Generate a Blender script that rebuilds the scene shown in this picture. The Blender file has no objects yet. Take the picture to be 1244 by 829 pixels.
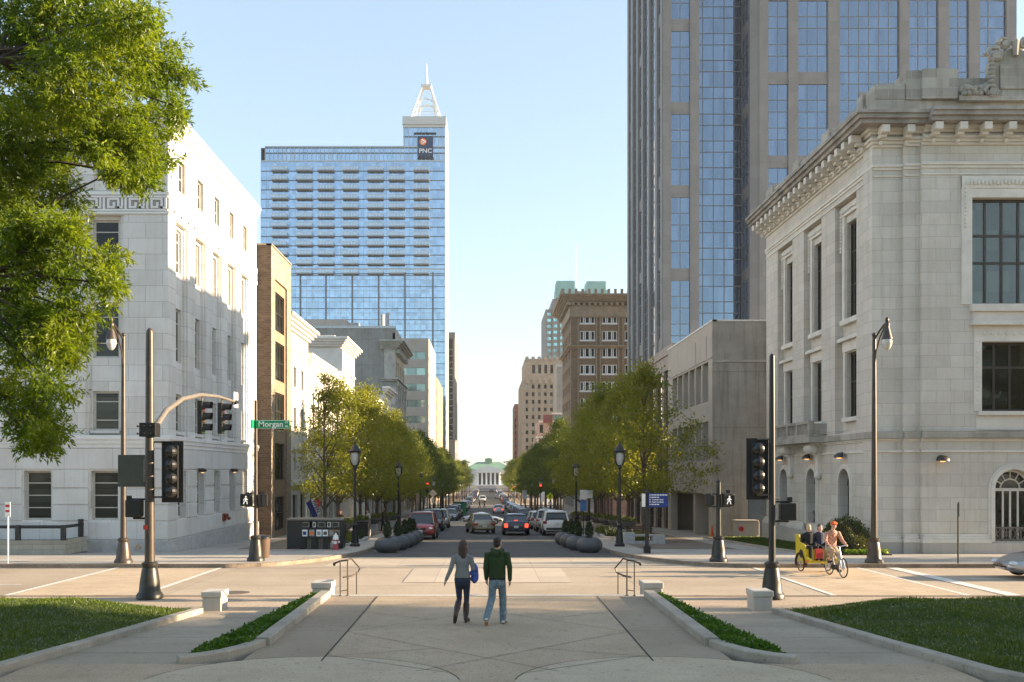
EXPOSURE = 2.3
import bpy, math, random
import numpy as np
from mathutils import Vector, Matrix, Euler
R = math.radians
random.seed(7)
RNG = np.random.default_rng(7)
scene = bpy.context.scene
COL = scene.collection
# ------------------------------------------------------------------ camera geometry
FPX, VX, VY, IW = 1150.0, 592.0, 572.0, 1244.0
EYE = 3.57                                   # eye height above Morgan road level
PROFILE = [(-400, 3.6), (26.4, 3.55), (35, 3.6), (40, 3.72), (47, 4.0), (60, 4.4), (74, 4.8), (90, 5.4),
           (106, 6.0), (160, 7.2), (209, 8.2), (260, 8.6), (800, 12.5), (1200, 15.0), (4000, 17.0)]
def road_z(y):
    for (a, da), (b, db) in zip(PROFILE, PROFILE[1:]):
        if y <= b:
            return EYE - (da + (db - da) * (y - a) / (b - a))
    return EYE - PROFILE[-1][1]
def walk_z(y): return road_z(y) + 0.14
def at(px, y): return (px - VX) / FPX * y     # metres right of the street axis for a pixel column at depth y

# ------------------------------------------------------------------ object helpers
OFF = {}
def link(o): COL.objects.link(o); return o
def tag(o, label=None, cat=None, group=None, kind=None):
    if label: o['label'] = label
    if cat: o['category'] = cat
    if group: o['group'] = group
    if kind: o['kind'] = kind
    return o
def thing(name, label, cat, loc=(0, 0, 0), rz=0.0, group=None, scale=1.0):
    o = bpy.data.objects.new(name, None); link(o)
    o.empty_display_size = 0.3
    o.location = loc; o.rotation_euler = (0, 0, rz); o.scale = (scale,) * 3
    OFF[o.name] = Vector(loc)
    return tag(o, label, cat, group)
def copy_tree(o, parent=None):
    c = o.copy(); link(c)
    if parent: c.parent = parent
    for ch in list(o.children): copy_tree(ch, c)
    return c

class Face:
    """A vertical facade plane: u runs along it, v is height, d is outwards."""
    def __init__(s, kind, pos): s.k, s.q = kind, pos
    def p(s, u, v, d):
        if s.k == 'front': return (u, s.q - d, v)
        if s.k == 'back': return (u, s.q + d, v)
        if s.k == 'right': return (s.q + d, u, v)
        return (s.q - d, u, v)

class MB:
    def __init__(s): s.v, s.f, s.m = [], [], []
    def add(s, vs, fs, mi=0):
        n = len(s.v); s.v.extend([tuple(x) for x in vs])
        for f in fs: s.f.append([i + n for i in f]); s.m.append(mi)
    def quad(s, a, b, c, d, mi=0): s.add([a, b, c, d], [(0, 1, 2, 3)], mi)
    BF = [(0, 3, 2, 1), (4, 5, 6, 7), (0, 1, 5, 4), (1, 2, 6, 5), (2, 3, 7, 6), (3, 0, 4, 7)]
    def box(s, x0, x1, y0, y1, z0, z1, mi=0):
        s.add([(x0, y0, z0), (x1, y0, z0), (x1, y1, z0), (x0, y1, z0), (x0, y0, z1), (x1, y0, z1), (x1, y1, z1), (x0, y1, z1)], s.BF, mi)
    def fbox(s, F, u0, u1, v0, v1, d0, d1, mi=0):
        s.add([F.p(u0, v0, d0), F.p(u1, v0, d0), F.p(u1, v0, d1), F.p(u0, v0, d1), F.p(u0, v1, d0), F.p(u1, v1, d0), F.p(u1, v1, d1), F.p(u0, v1, d1)], s.BF, mi)
    def obox(s, c, h, rot=(0, 0, 0), mi=0):
        M = Euler(rot).to_matrix(); c = Vector(c)
        vs = [c + M @ Vector((a * h[0], b * h[1], e * h[2])) for e in (-1, 1) for a, b in ((-1, -1), (1, -1), (1, 1), (-1, 1))]
        s.add(vs, s.BF, mi)
    def wall(s, F, u0, u1, v0, v1, holes=(), depth=0.3, mi=0, d=0.0, rmi=None):
        us = sorted({u0, u1, *[h[0] for h in holes], *[h[1] for h in holes]}); us = [u for u in us if u0 <= u <= u1]
        vs = sorted({v0, v1, *[h[2] for h in holes], *[h[3] for h in holes]}); vs = [v for v in vs if v0 <= v <= v1]
        for a, b in zip(us, us[1:]):
            for c, e in zip(vs, vs[1:]):
                mu, mv = (a + b) / 2, (c + e) / 2
                if any(h[0] < mu < h[1] and h[2] < mv < h[3] for h in holes): continue
                s.quad(F.p(a, c, d), F.p(b, c, d), F.p(b, e, d), F.p(a, e, d), mi)
        r = mi if rmi is None else rmi
        for h in holes:
            a, b, c, e = h[:4]; q = d - depth
            s.quad(F.p(a, c, d), F.p(a, e, d), F.p(a, e, q), F.p(a, c, q), r)
            s.quad(F.p(b, c, d), F.p(b, e, d), F.p(b, e, q), F.p(b, c, q), r)
            s.quad(F.p(a, c, d), F.p(b, c, d), F.p(b, c, q), F.p(a, c, q), r)
            s.quad(F.p(a, e, d), F.p(b, e, d), F.p(b, e, q), F.p(a, e, q), r)
    def ring_loft(s, rings, mi=0, cap=True):
        n = len(rings[0]); vs = [p for r in rings for p in r]; fs = []
        for i in range(len(rings) - 1):
            for j in range(n):
                k = (j + 1) % n
                fs.append((i * n + j, i * n + k, (i + 1) * n + k, (i + 1) * n + j))
        if cap:
            fs.append(tuple(reversed(range(n)))); fs.append(tuple((len(rings) - 1) * n + j for j in range(n)))
        s.add(vs, fs, mi)
    def tube(s, pts, rad, n=8, mi=0, cap=True):
        pts = [Vector(p) for p in pts]
        if not hasattr(rad, '__len__'): rad = [rad] * len(pts)
        rings = []; up = None
        for i, p in enumerate(pts):
            t = (pts[min(i + 1, len(pts) - 1)] - pts[max(i - 1, 0)])
            if t.length < 1e-9: t = Vector((0, 0, 1))
            t.normalize()
            if up is None:
                up = t.orthogonal().normalized()
                if abs(t.z) > .99: up = Vector((1, 0, 0))
            up = (up - t * up.dot(t)).normalized(); w = t.cross(up)
            rings.append([p + (up * math.cos(2 * math.pi * j / n) + w * math.sin(2 * math.pi * j / n)) * rad[i] for j in range(n)])
        s.ring_loft(rings, mi, cap)
    def cyl(s, p0, p1, r0, r1=None, n=12, mi=0): s.tube([p0, p1], [r0, r0 if r1 is None else r1], n, mi)
    def lathe(s, prof, c=(0, 0, 0), n=16, mi=0, flute=0.0):
        rings = []
        for r, z in prof:
            rings.append([(c[0] + r * (1 + flute * (j % 2)) * math.cos(2 * math.pi * j / n), c[1] + r * (1 + flute * (j % 2)) * math.sin(2 * math.pi * j / n), c[2] + z) for j in range(n)])
        s.ring_loft(rings, mi)
    def ell(s, c, r, n=12, m=8, mi=0):
        c = Vector(c); rings = []
        for i in range(m + 1):
            t = -math.pi / 2 + math.pi * (i + .02) / (m + .04)
            rings.append([(c.x + r[0] * math.cos(t) * math.cos(2 * math.pi * j / n), c.y + r[1] * math.cos(t) * math.sin(2 * math.pi * j / n), c.z + r[2] * math.sin(t)) for j in range(n)])
        s.ring_loft(rings, mi)
    def prism(s, poly, vec, mi=0):
        a = [Vector(p) for p in poly]; b = [p + Vector(vec) for p in a]; n = len(a)
        fs = [tuple(reversed(range(n))), tuple(range(n, 2 * n))] + [(i, (i + 1) % n, n + (i + 1) % n, n + i) for i in range(n)]
        s.add(a + b, fs, mi)
    def build(s, name, mats, parent=None, world=False, smooth=False, bevel=0.0):
        if not isinstance(mats, (list, tuple)): mats = [mats]
        vs = s.v
        off = OFF.get(parent.name, Vector()) if parent else Vector()
        if world and parent: vs = [(x - off.x, y - off.y, z - off.z) for x, y, z in vs]
        me = bpy.data.meshes.new(name); me.from_pydata(vs, [], s.f)
        for m in mats: me.materials.append(m)
        if len(mats) > 1: me.polygons.foreach_set('material_index', s.m)
        me.update()
        o = bpy.data.objects.new(name, me); link(o)
        if parent: o.parent = parent; OFF[o.name] = off
        else: OFF[o.name] = Vector()
        if smooth:
            me.shade_smooth(); me.set_sharp_from_angle(angle=R(38))
        if bevel:
            b = o.modifiers.new('bevel', 'BEVEL'); b.width = bevel; b.segments = 2; b.limit_method = 'ANGLE'
        return o

def quads_mesh(name, V, mats, smooth=False):
    """V: (N,4,3) array of quads -> mesh"""
    n = len(V); me = bpy.data.meshes.new(name)
    me.vertices.add(n * 4); me.loops.add(n * 4); me.polygons.add(n)
    me.vertices.foreach_set('co', np.ascontiguousarray(V, dtype=np.float32).ravel())
    me.loops.foreach_set('vertex_index', np.arange(n * 4, dtype=np.int32))
    me.polygons.foreach_set('loop_start', np.arange(0, n * 4, 4, dtype=np.int32))
    me.polygons.foreach_set('loop_total', np.full(n, 4, dtype=np.int32))
    for m in mats: me.materials.append(m)
    me.update(); me.validate()
    return me
def mesh_obj(name, me, parent=None):
    o = bpy.data.objects.new(name, me); link(o)
    if parent: o.parent = parent; OFF[o.name] = OFF.get(parent.name, Vector())
    return o
def text_mesh(txt, size, thick=0.004, bold=0.0, sx=1.0):
    cu = bpy.data.curves.new('lettering', 'FONT'); cu.body = txt; cu.size = size
    cu.align_x = 'CENTER'; cu.align_y = 'CENTER'; cu.extrude = thick; cu.offset = bold; cu.resolution_u = 3
    ob = bpy.data.objects.new('lettering', cu); link(ob)
    dg = bpy.context.evaluated_depsgraph_get(); dg.update()
    me = bpy.data.meshes.new_from_object(ob.evaluated_get(dg))
    bpy.data.objects.remove(ob)
    if sx != 1.0: me.transform(Matrix.Diagonal((sx, 1, 1, 1)))
    return me
def lettering(txt, size, loc, rot, mat, parent, thick=0.004, bold=0.0, sx=1.0):
    me = text_mesh(txt, size, thick, bold, sx); me.materials.clear(); me.materials.append(mat)
    o = mesh_obj('lettering', me, parent)
    o.location = loc; o.rotation_euler = rot
    return o

# ------------------------------------------------------------------ materials
def new_mat(name):
    m = bpy.data.materials.new(name); m.use_nodes = True
    nt = m.node_tree; return m, nt, nt.nodes['Principled BSDF']
def N(nt, t, **kw):
    n = nt.nodes.new(t)
    for k, v in kw.items():
        if k in n.inputs: n.inputs[k].default_value = v
        else: setattr(n, k, v)
    return n
def c4(c): return (c[0], c[1], c[2], 1.0)
def mul(c, k): return tuple(min(1.0, x * k) for x in c)
def mixc(nt, fac, a, b, mode='MIX'):
    n = nt.nodes.new('ShaderNodeMix'); n.data_type = 'RGBA'; n.blend_type = mode
    for sock, v in ((n.inputs[0], fac), (n.inputs[6], a), (n.inputs[7], b)):
        if isinstance(v, (float, int)): sock.default_value = v
        elif isinstance(v, tuple): sock.default_value = c4(v)
        else: nt.links.new(v, sock)
    return n.outputs[2]
def ramp(nt, src, p0, p1, a=0.0, b=1.0):
    n = nt.nodes.new('ShaderNodeMapRange'); n.inputs[1].default_value = p0; n.inputs[2].default_value = p1
    n.inputs[3].default_value = a; n.inputs[4].default_value = b; nt.links.new(src, n.inputs[0]); return n.outputs[0]
def noise(nt, vec, scale, detail=4.0, rough=.6):
    n = N(nt, 'ShaderNodeTexNoise'); n.inputs['Scale'].default_value = scale; n.inputs['Detail'].default_value = detail
    n.inputs['Roughness'].default_value = rough; nt.links.new(vec, n.inputs['Vector']); return n.outputs['Fac']
def objco(nt, sc=None):
    t = N(nt, 'ShaderNodeTexCoord').outputs['Object']
    if sc:
        mp = N(nt, 'ShaderNodeMapping'); mp.inputs['Scale'].default_value = sc; nt.links.new(t, mp.inputs['Vector']); return mp.outputs[0]
    return t
def bump(nt, bsdf, h, strength, dist=0.02):
    b = N(nt, 'ShaderNodeBump'); b.inputs['Strength'].default_value = strength; b.inputs['Distance'].default_value = dist
    nt.links.new(h, b.inputs['Height']); nt.links.new(b.outputs[0], bsdf.inputs['Normal']); return b
def simple(name, col, rough=.6, metal=0.0, var=.12, nscale=6.0, bmp=0.0, spec=.5, emit=None, estr=1.0, coat=0.0):
    m, nt, b = new_mat(name)
    b.inputs['Roughness'].default_value = rough; b.inputs['Metallic'].default_value = metal
    b.inputs['Specular IOR Level'].default_value = spec; b.inputs['Coat Weight'].default_value = coat
    b.inputs['Coat Roughness'].default_value = .05
    v = objco(nt); f = noise(nt, v, nscale)
    nt.links.new(mixc(nt, ramp(nt, f, .3, .7), mul(col, 1 - var), mul(col, 1 + var)), b.inputs['Base Color'])
    if bmp: bump(nt, b, noise(nt, v, nscale * 6), bmp)
    if emit:
        b.inputs['Emission Color'].default_value = c4(emit); b.inputs['Emission Strength'].default_value = estr
    return m
def facade_uv(nt):
    t = N(nt, 'ShaderNodeTexCoord').outputs['Object']
    s = N(nt, 'ShaderNodeSeparateXYZ'); nt.links.new(t, s.inputs[0])
    a = N(nt, 'ShaderNodeMath', operation='ADD'); nt.links.new(s.outputs[0], a.inputs[0]); nt.links.new(s.outputs[1], a.inputs[1])
    c = N(nt, 'ShaderNodeCombineXYZ'); nt.links.new(a.outputs[0], c.inputs[0]); nt.links.new(s.outputs[2], c.inputs[1])
    return t, c.outputs[0]
def stone(name, col, bw=1.2, bh=.6, mortar=.012, dark=.72, var=.1, bmp=.25, streak=.18, rough=.8, spec=.3, hue=None, blotch=.15):
    m, nt, b = new_mat(name)
    obj, uv = facade_uv(nt)
    br = N(nt, 'ShaderNodeTexBrick'); nt.links.new(uv, br.inputs['Vector'])
    br.inputs['Scale'].default_value = 1.0; br.inputs['Brick Width'].default_value = bw; br.inputs['Row Height'].default_value = bh
    br.inputs['Mortar Size'].default_value = mortar; br.inputs['Mortar Smooth'].default_value = .3; br.offset = .5
    c2 = hue if hue else mul(col, 1 - var)
    br.inputs['Color1'].default_value = c4(mul(col, 1 + var * .5)); br.inputs['Color2'].default_value = c4(c2)
    br.inputs['Mortar'].default_value = c4(mul(col, dark))
    c = br.outputs['Color']
    f1 = noise(nt, obj, .55, 5, .65)
    c = mixc(nt, ramp(nt, f1, .35, .75, 0, 1), c, mixc(nt, 1.0, c, mul((1, .97, .92), 1 - blotch), 'MULTIPLY'))
    mp = N(nt, 'ShaderNodeMapping'); mp.inputs['Scale'].default_value = (3.0, 3.0, .16); nt.links.new(obj, mp.inputs['Vector'])
    f2 = noise(nt, mp.outputs[0], 1.0, 5, .7)
    c = mixc(nt, ramp(nt, f2, .5, .85, 0, 1), c, mixc(nt, 1.0, c, mul((1, .97, .93), 1 - streak), 'MULTIPLY'))
    f3 = noise(nt, obj, 24, 3)
    c = mixc(nt, ramp(nt, f3, .3, .7, 0, .35), c, mixc(nt, 1.0, c, (.82, .82, .82), 'MULTIPLY'))
    nt.links.new(c, b.inputs['Base Color'])
    b.inputs['Roughness'].default_value = rough; b.inputs['Specular IOR Level'].default_value = spec
    mth = N(nt, 'ShaderNodeMath', operation='MULTIPLY_ADD'); nt.links.new(br.outputs['Fac'], mth.inputs[0]); mth.inputs[1].default_value = -1.0; nt.links.new(f3, mth.inputs[2])
    bump(nt, b, mth.outputs[0], bmp, .012)
    return m
def glass(name, col, rough=.05, metal=0.0, pane=(1.0, 1.0), var=.25, wob=.04, spec=.8):
    """opaque coated window glass whose panes differ a little in tint and in flatness"""
    m, nt, b = new_mat(name)
    obj, uv = facade_uv(nt)
    sn = N(nt, 'ShaderNodeVectorMath', operation='SNAP'); nt.links.new(uv, sn.inputs[0]); sn.inputs[1].default_value = (pane[0], pane[1], 1)
    wn = N(nt, 'ShaderNodeTexWhiteNoise'); nt.links.new(sn.outputs[0], wn.inputs['Vector'])
    c = mixc(nt, wn.outputs['Value'], mul(col, 1 - var), mul(col, 1 + var))
    nt.links.new(c, b.inputs['Base Color'])
    b.inputs['Roughness'].default_value = rough; b.inputs['Metallic'].default_value = metal; b.inputs['Specular IOR Level'].default_value = spec
    ad = N(nt, 'ShaderNodeVectorMath', operation='ADD'); nt.links.new(obj, ad.inputs[0])
    sc = N(nt, 'ShaderNodeVectorMath', operation='SCALE'); nt.links.new(wn.outputs['Color'], sc.inputs[0]); sc.inputs['Scale'].default_value = 9.0
    nt.links.new(sc.outputs[0], ad.inputs[1])
    bump(nt, b, noise(nt, ad.outputs[0], .7, 2, .4), wob, .3)
    return m
def ground_mat(name, col, var=.2, fine=60.0, rough=.85, bmp=.3, blotch=.6, stain=.25, spec=.3, joint=None, jc=.6):
    m, nt, b = new_mat(name)
    v = objco(nt)
    q = noise(nt, v, 2.3, 8, .8); f = noise(nt, v, fine, 2, .7); g = noise(nt, v, blotch, 6, .65); h = noise(nt, objco(nt, (.12, 1.3, 1)), 1.1, 5, .6)
    c = mixc(nt, ramp(nt, f, .3, .7), mul(col, 1 - var), mul(col, 1 + var))
    c = mixc(nt, ramp(nt, g, .4, .75), c, mixc(nt, 1.0, c, mul((1, .98, .95), 1 - stain), 'MULTIPLY'))
    c = mixc(nt, ramp(nt, h, .52, .8, 0, .7), c, mixc(nt, 1.0, c, mul((1, .98, .95), 1 - stain), 'MULTIPLY'))
    c = mixc(nt, ramp(nt, q, .58, .72, 0, .8), c, mixc(nt, 1.0, c, (.80, .78, .75), 'MULTIPLY')); c = mixc(nt, ramp(nt, noise(nt, v, 9.0, 1, .4), .66, .73, 0, .6), c, mixc(nt, 1.0, c, (.6, .58, .55), 'MULTIPLY'))
    if joint:
        br = N(nt, 'ShaderNodeTexBrick'); nt.links.new(v, br.inputs['Vector']); br.inputs['Scale'].default_value = 1
        br.inputs['Brick Width'].default_value = joint[0]; br.inputs['Row Height'].default_value = joint[1]; br.inputs['Mortar Size'].default_value = joint[2]
        br.offset = joint[3]
        br.inputs['Color1'].default_value = (1, 1, 1, 1); br.inputs['Color2'].default_value = c4((.86, .85, .84)); br.inputs['Mortar'].default_value = c4((jc, jc, jc))
        c = mixc(nt, 1.0, c, br.outputs['Color'], 'MULTIPLY')
    nt.links.new(c, b.inputs['Base Color'])
    b.inputs['Roughness'].default_value = rough; b.inputs['Specular IOR Level'].default_value = spec
    bump(nt, b, f, bmp, .008)
    return m
def leaf_mat(name, col, col2, trans=.45, scale=2.2, gloss=.25):
    m = bpy.data.materials.new(name); m.use_nodes = True; nt = m.node_tree; nt.nodes.clear()
    out = N(nt, 'ShaderNodeOutputMaterial')
    v = objco(nt)
    f = noise(nt, v, scale, 3, .7); g = noise(nt, v, scale * 14, 1, .5)
    c = mixc(nt, ramp(nt, f, .35, .65), col, col2)
    c = mixc(nt, ramp(nt, g, .3, .7, 0, .5), c, mixc(nt, 1.0, c, (.55, .6, .5), 'MULTIPLY'))
    d = N(nt, 'ShaderNodeBsdfDiffuse'); t = N(nt, 'ShaderNodeBsdfTranslucent'); gl = N(nt, 'ShaderNodeBsdfGlossy'); gl.inputs['Roughness'].default_value = .45
    nt.links.new(c, d.inputs['Color']); nt.links.new(mixc(nt, 1.0, c, (1.5, 1.45, .6), 'MULTIPLY'), t.inputs['Color'])
    mx = N(nt, 'ShaderNodeMixShader'); mx.inputs[0].default_value = trans
    nt.links.new(d.outputs[0], mx.inputs[1]); nt.links.new(t.outputs[0], mx.inputs[2])
    fr = N(nt, 'ShaderNodeFresnel'); fr.inputs['IOR'].default_value = 1.35
    ms = N(nt, 'ShaderNodeMath', operation='MULTIPLY'); ms.inputs[1].default_value = gloss; nt.links.new(fr.outputs[0], ms.inputs[0])
    m2 = N(nt, 'ShaderNodeMixShader'); nt.links.new(ms.outputs[0], m2.inputs[0]); nt.links.new(mx.outputs[0], m2.inputs[1]); nt.links.new(gl.outputs[0], m2.inputs[2])
    nt.links.new(m2.outputs[0], out.inputs[0])
    return m

# window on a facade: frame (part) with bars and a pane (sub-part)
def window(parent, F, u0, u1, v0, v1, d, nu, nv, fm, gm, fw=.07, bw=.045, label=None, vs=None, name='window'):
    f = MB(); t = .05
    f.fbox(F, u0, u0 + fw, v0, v1, d, d + t); f.fbox(F, u1 - fw, u1, v0, v1, d, d + t)
    f.fbox(F, u0 + fw, u1 - fw, v0, v0 + fw, d, d + t); f.fbox(F, u0 + fw, u1 - fw, v1 - fw, v1, d, d + t)
    for i in range(1, nu):
        u = u0 + (u1 - u0) * i / nu; f.fbox(F, u - bw / 2, u + bw / 2, v0 + fw, v1 - fw, d, d + t * .9)
    rows = vs if vs else [v0 + (v1 - v0) * i / nv for i in range(1, nv)]
    for v in rows: f.fbox(F, u0 + fw, u1 - fw, v - bw / 2, v + bw / 2, d, d + t * .8)
    o = f.build(name, fm, parent, world=True)
    g = MB(); e = d + .012
    g.quad(F.p(u0 + fw * .5, v0 + fw * .5, e), F.p(u1 - fw * .5, v0 + fw * .5, e), F.p(u1 - fw * .5, v1 - fw * .5, e), F.p(u0 + fw * .5, v1 - fw * .5, e))
    g.build('pane', gm, o, world=True)
    if label: o['label'] = label
    return o
# ------------------------------------------------------------------ palette
M = {}
M['marble'] = stone('white_marble', (.70, .685, .66), 1.55, .72, .016, .68, .10, .3, .2)
M['marble_rough'] = stone('rusticated_marble', (.68, .665, .64), 2.2, 3.0, .014, .7, .08, .3, .2)
M['granite'] = simple('grey_granite', (.40, .39, .375), .75, nscale=3, var=.18)
M['marble_plain'] = simple('plain_marble', (.70, .685, .66), .75, nscale=1.6, var=.07, bmp=.05)
M['key_dark'] = simple('dark_key_ground', (.30, .295, .285), .8, nscale=4, var=.15)
M['lime'] = stone('bank_limestone', (.65, .605, .535), 1.25, .52, .012, .70, .08, .3, .24, hue=(.59, .55, .49), blotch=.18)
M['lime_plain'] = simple('carved_limestone', (.65, .605, .535), .8, nscale=1.3, var=.12, bmp=.12)
M['lime_dark'] = stone('sooty_limestone', (.42, .39, .34), .95, .42, .014, 1.15, .2, .3, .4, blotch=.35)
M['lime_base'] = stone('bank_granite_base', (.50, .465, .425), 2.1, 2.0, .01, .75, .1, .3, .25)
M['lime_soot'] = simple('rain_stained_limestone', (.30, .275, .245), .85, nscale=1.2, var=.4, bmp=.1)
M['bronze'] = simple('dark_bronze', (.055, .045, .036), .45, .4, nscale=8, var=.2)
M['sash_white'] = simple('cream_sash', (.52, .49, .43), .5)
M['sash_grey'] = simple('grey_metal_sash', (.30, .295, .27), .5)
M['black'] = simple('black_paint', (.012, .012, .013), .38, spec=.5)
M['black_matt'] = simple('matt_black_paint', (.014, .014, .014), .7)
M['glass_dark'] = glass('dark_window_glass', (.014, .016, .014), .04, 0, (1, .7), .5, .05, .6)
M['glass_court'] = glass('dusky_window_glass', (.03, .032, .026), .06, 0, (3, .6), .7, .05, .35)
M['glass_green'] = glass('greenish_window_glass', (.07, .09, .065), .04, 0, (.5, .9), .35, .08, 1.0)
M['brick_brown'] = stone('brown_roman_brick', (.33, .275, .215), .42, .13, .012, .8, .35, .5, .05, hue=(.26, .21, .16))
M['brick_rough'] = stone('rough_dark_brick', (.115, .088, .068), .36, .12, .014, 1.3, .4, .8, .1, hue=(.075, .058, .047))
M['panel_brown'] = simple('brown_spandrel_panel', (.26, .185, .125), .6)
M['stucco'] = stone('white_painted_brick', (.66, .62, .55), .4, .12, .008, .9, .04, .2, .1)
M['stucco_plain'] = simple('white_stucco', (.68, .64, .58), .75, nscale=1.5, var=.07)
M['grey_wall'] = stone('streaked_grey_render', (.33, .32, .29), 5.5, 3.9, .06, .85, .08, .2, .42, blotch=.3)
M['grey_trim'] = simple('grey_stone_trim', (.40, .375, .33), .8, nscale=1.2, var=.25)
M['buff_trim'] = simple('buff_stone', (.50, .42, .30), .8, nscale=1.2, var=.2)
M['beige_panel'] = stone('beige_precast', (.50, .45, .39), 2.6, 4.0, .02, .85, .04, .15, .12)
M['ribbon_glass'] = glass('ribbon_glass', (.30, .40, .37), .06, .6, (2.2, 3.9), .45, .03)
M['tan_brick'] = stone('tan_brick', (.40, .30, .19), .5, .15, .01, .85, .2, .2, .1)
M['pnc_glass'] = glass('blue_curtain_glass', (.39, .52, .65), .05, .92, (1.35, 1.6), .16, .02)
M['pnc_glass2'] = glass('pale_curtain_glass', (.42, .55, .67), .08, .92, (1.35, 3.3), .14, .02)
M['pnc_line'] = simple('aluminium_mullion', (.42, .44, .45), .4, .6)
M['pnc_slab'] = simple('balcony_slab', (.34, .34, .335), .7)
M['pnc_cap'] = simple('pale_metal_cap', (.55, .53, .49), .55, .2)
M['white_steel'] = simple('white_steel', (.75, .73, .68), .5)
M['navy'] = simple('navy_panel', (.006, .03, .085), .4)
M['orange'] = simple('orange_enamel', (.75, .16, .03), .45)
M['white_paint'] = simple('white_paint', (.78, .78, .76), .5, var=.04)
M['gran_tower'] = stone('grey_brown_granite', (.21, .195, .185), 1.5, 1.98, .012, .85, .2, .1, .05, .5, hue=(.27, .25, .238), blotch=.08)
M['gran_pink'] = stone('pink_granite', (.36, .285, .245), 1.5, 1.2, .012, .8, .1, .1, .05, .45)
M['tower_glass'] = glass('blue_tower_glass', (.21, .265, .33), .04, .9, (1.4, 1.95), .10, .015)
M['tower_glass_dk'] = glass('shade_darkened_tower_glass', (.09, .11, .14), .05, .9, (1.4, 1.95), .15, .02)  # darker copy of the tower glass, notch shade put into its colour
M['tower_bar'] = simple('grey_mullion', (.20, .205, .21), .45, .4)
M['conc'] = stone('weathered_concrete', (.41, .38, .335), 6.5, 3.6, .03, .7, .05, .25, .62, blotch=.38)
M['conc_side'] = stone('pinkish_concrete', (.47, .42, .365), 6.5, 9.0, .02, .85, .05, .2, .2)
M['rough_panel'] = simple('mottled_brown_panel', (.19, .14, .10), .85, nscale=1.8, var=.45, bmp=.4)
M['hotel_brick'] = stone('brown_hotel_brick', (.245, .175, .115), .6, .2, .012, 1.15, .2, .25, .1, hue=(.20, .14, .095))
M['hotel_stone'] = simple('brown_limestone', (.33, .26, .185), .8, nscale=.9, var=.2)
M['deco'] = stone('deco_limestone', (.42, .34, .26), 1.6, .9, .012, .85, .08, .2, .12)
M['red_brick'] = stone('red_brick', (.27, .115, .075), .6, .2, .012, 1.1, .15, .2, .1)
M['teal_metal'] = simple('patina_green_metal', (.20, .38, .34), .5, .2, nscale=.2, var=.1)
M['teal_stone'] = stone('grey_tower_stone', (.27, .25, .225), 3.5, 3.5, .03, .8, .05, .1, .05)
M['teal_glass'] = glass('teal_window', (.28, .55, .55), .08, .7, (2, 3.5), .3, .02)
M['rose'] = simple('rose_stucco', (.48, .33, .28), .8, nscale=.4, var=.2)
M['maroon'] = simple('maroon_tile', (.20, .05, .05), .5)
M['cop_roof'] = simple('green_copper_roof', (.18, .30, .20), .6, nscale=.1, var=.15)
M['lamp_warm'] = simple('lit_bulb', (.9, .6, .3), .4, emit=(1.0, .45, .14), estr=.38)
M['grey_door'] = simple('blue_grey_door', (.13, .17, .21), .55)
M['pinkbrick'] = stone('pink_brick', (.36, .22, .17), .4, .13, .012, 1.2, .2, .2, .1)
M['roofing'] = simple('grey_roofing', (.2, .2, .19), .9)
h = lambda e: EYE + e

def building(name, label, x, y, group=None):
    return thing(name, label, 'building', (x, y, walk_z(y) - .14), group=group)

def cornice(mb, faces, v0, v1, out, mi=0, steps=3):
    """stepped moulding running along several faces: faces = [(F,u0,u1,grow0,grow1)]"""
    for k in range(steps):
        a = v0 + (v1 - v0) * k / steps; b = v0 + (v1 - v0) * (k + 1) / steps; o = out * (k + 1) / steps
        for F, u0, u1, g0, g1 in faces:
            e = .0 if F.k == 'front' else .022 + .003 * k
            mb.fbox(F, u0 - o * g0 + e, u1 + o * g1, a, b, -.02 - .003 * k, o, mi)

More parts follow.
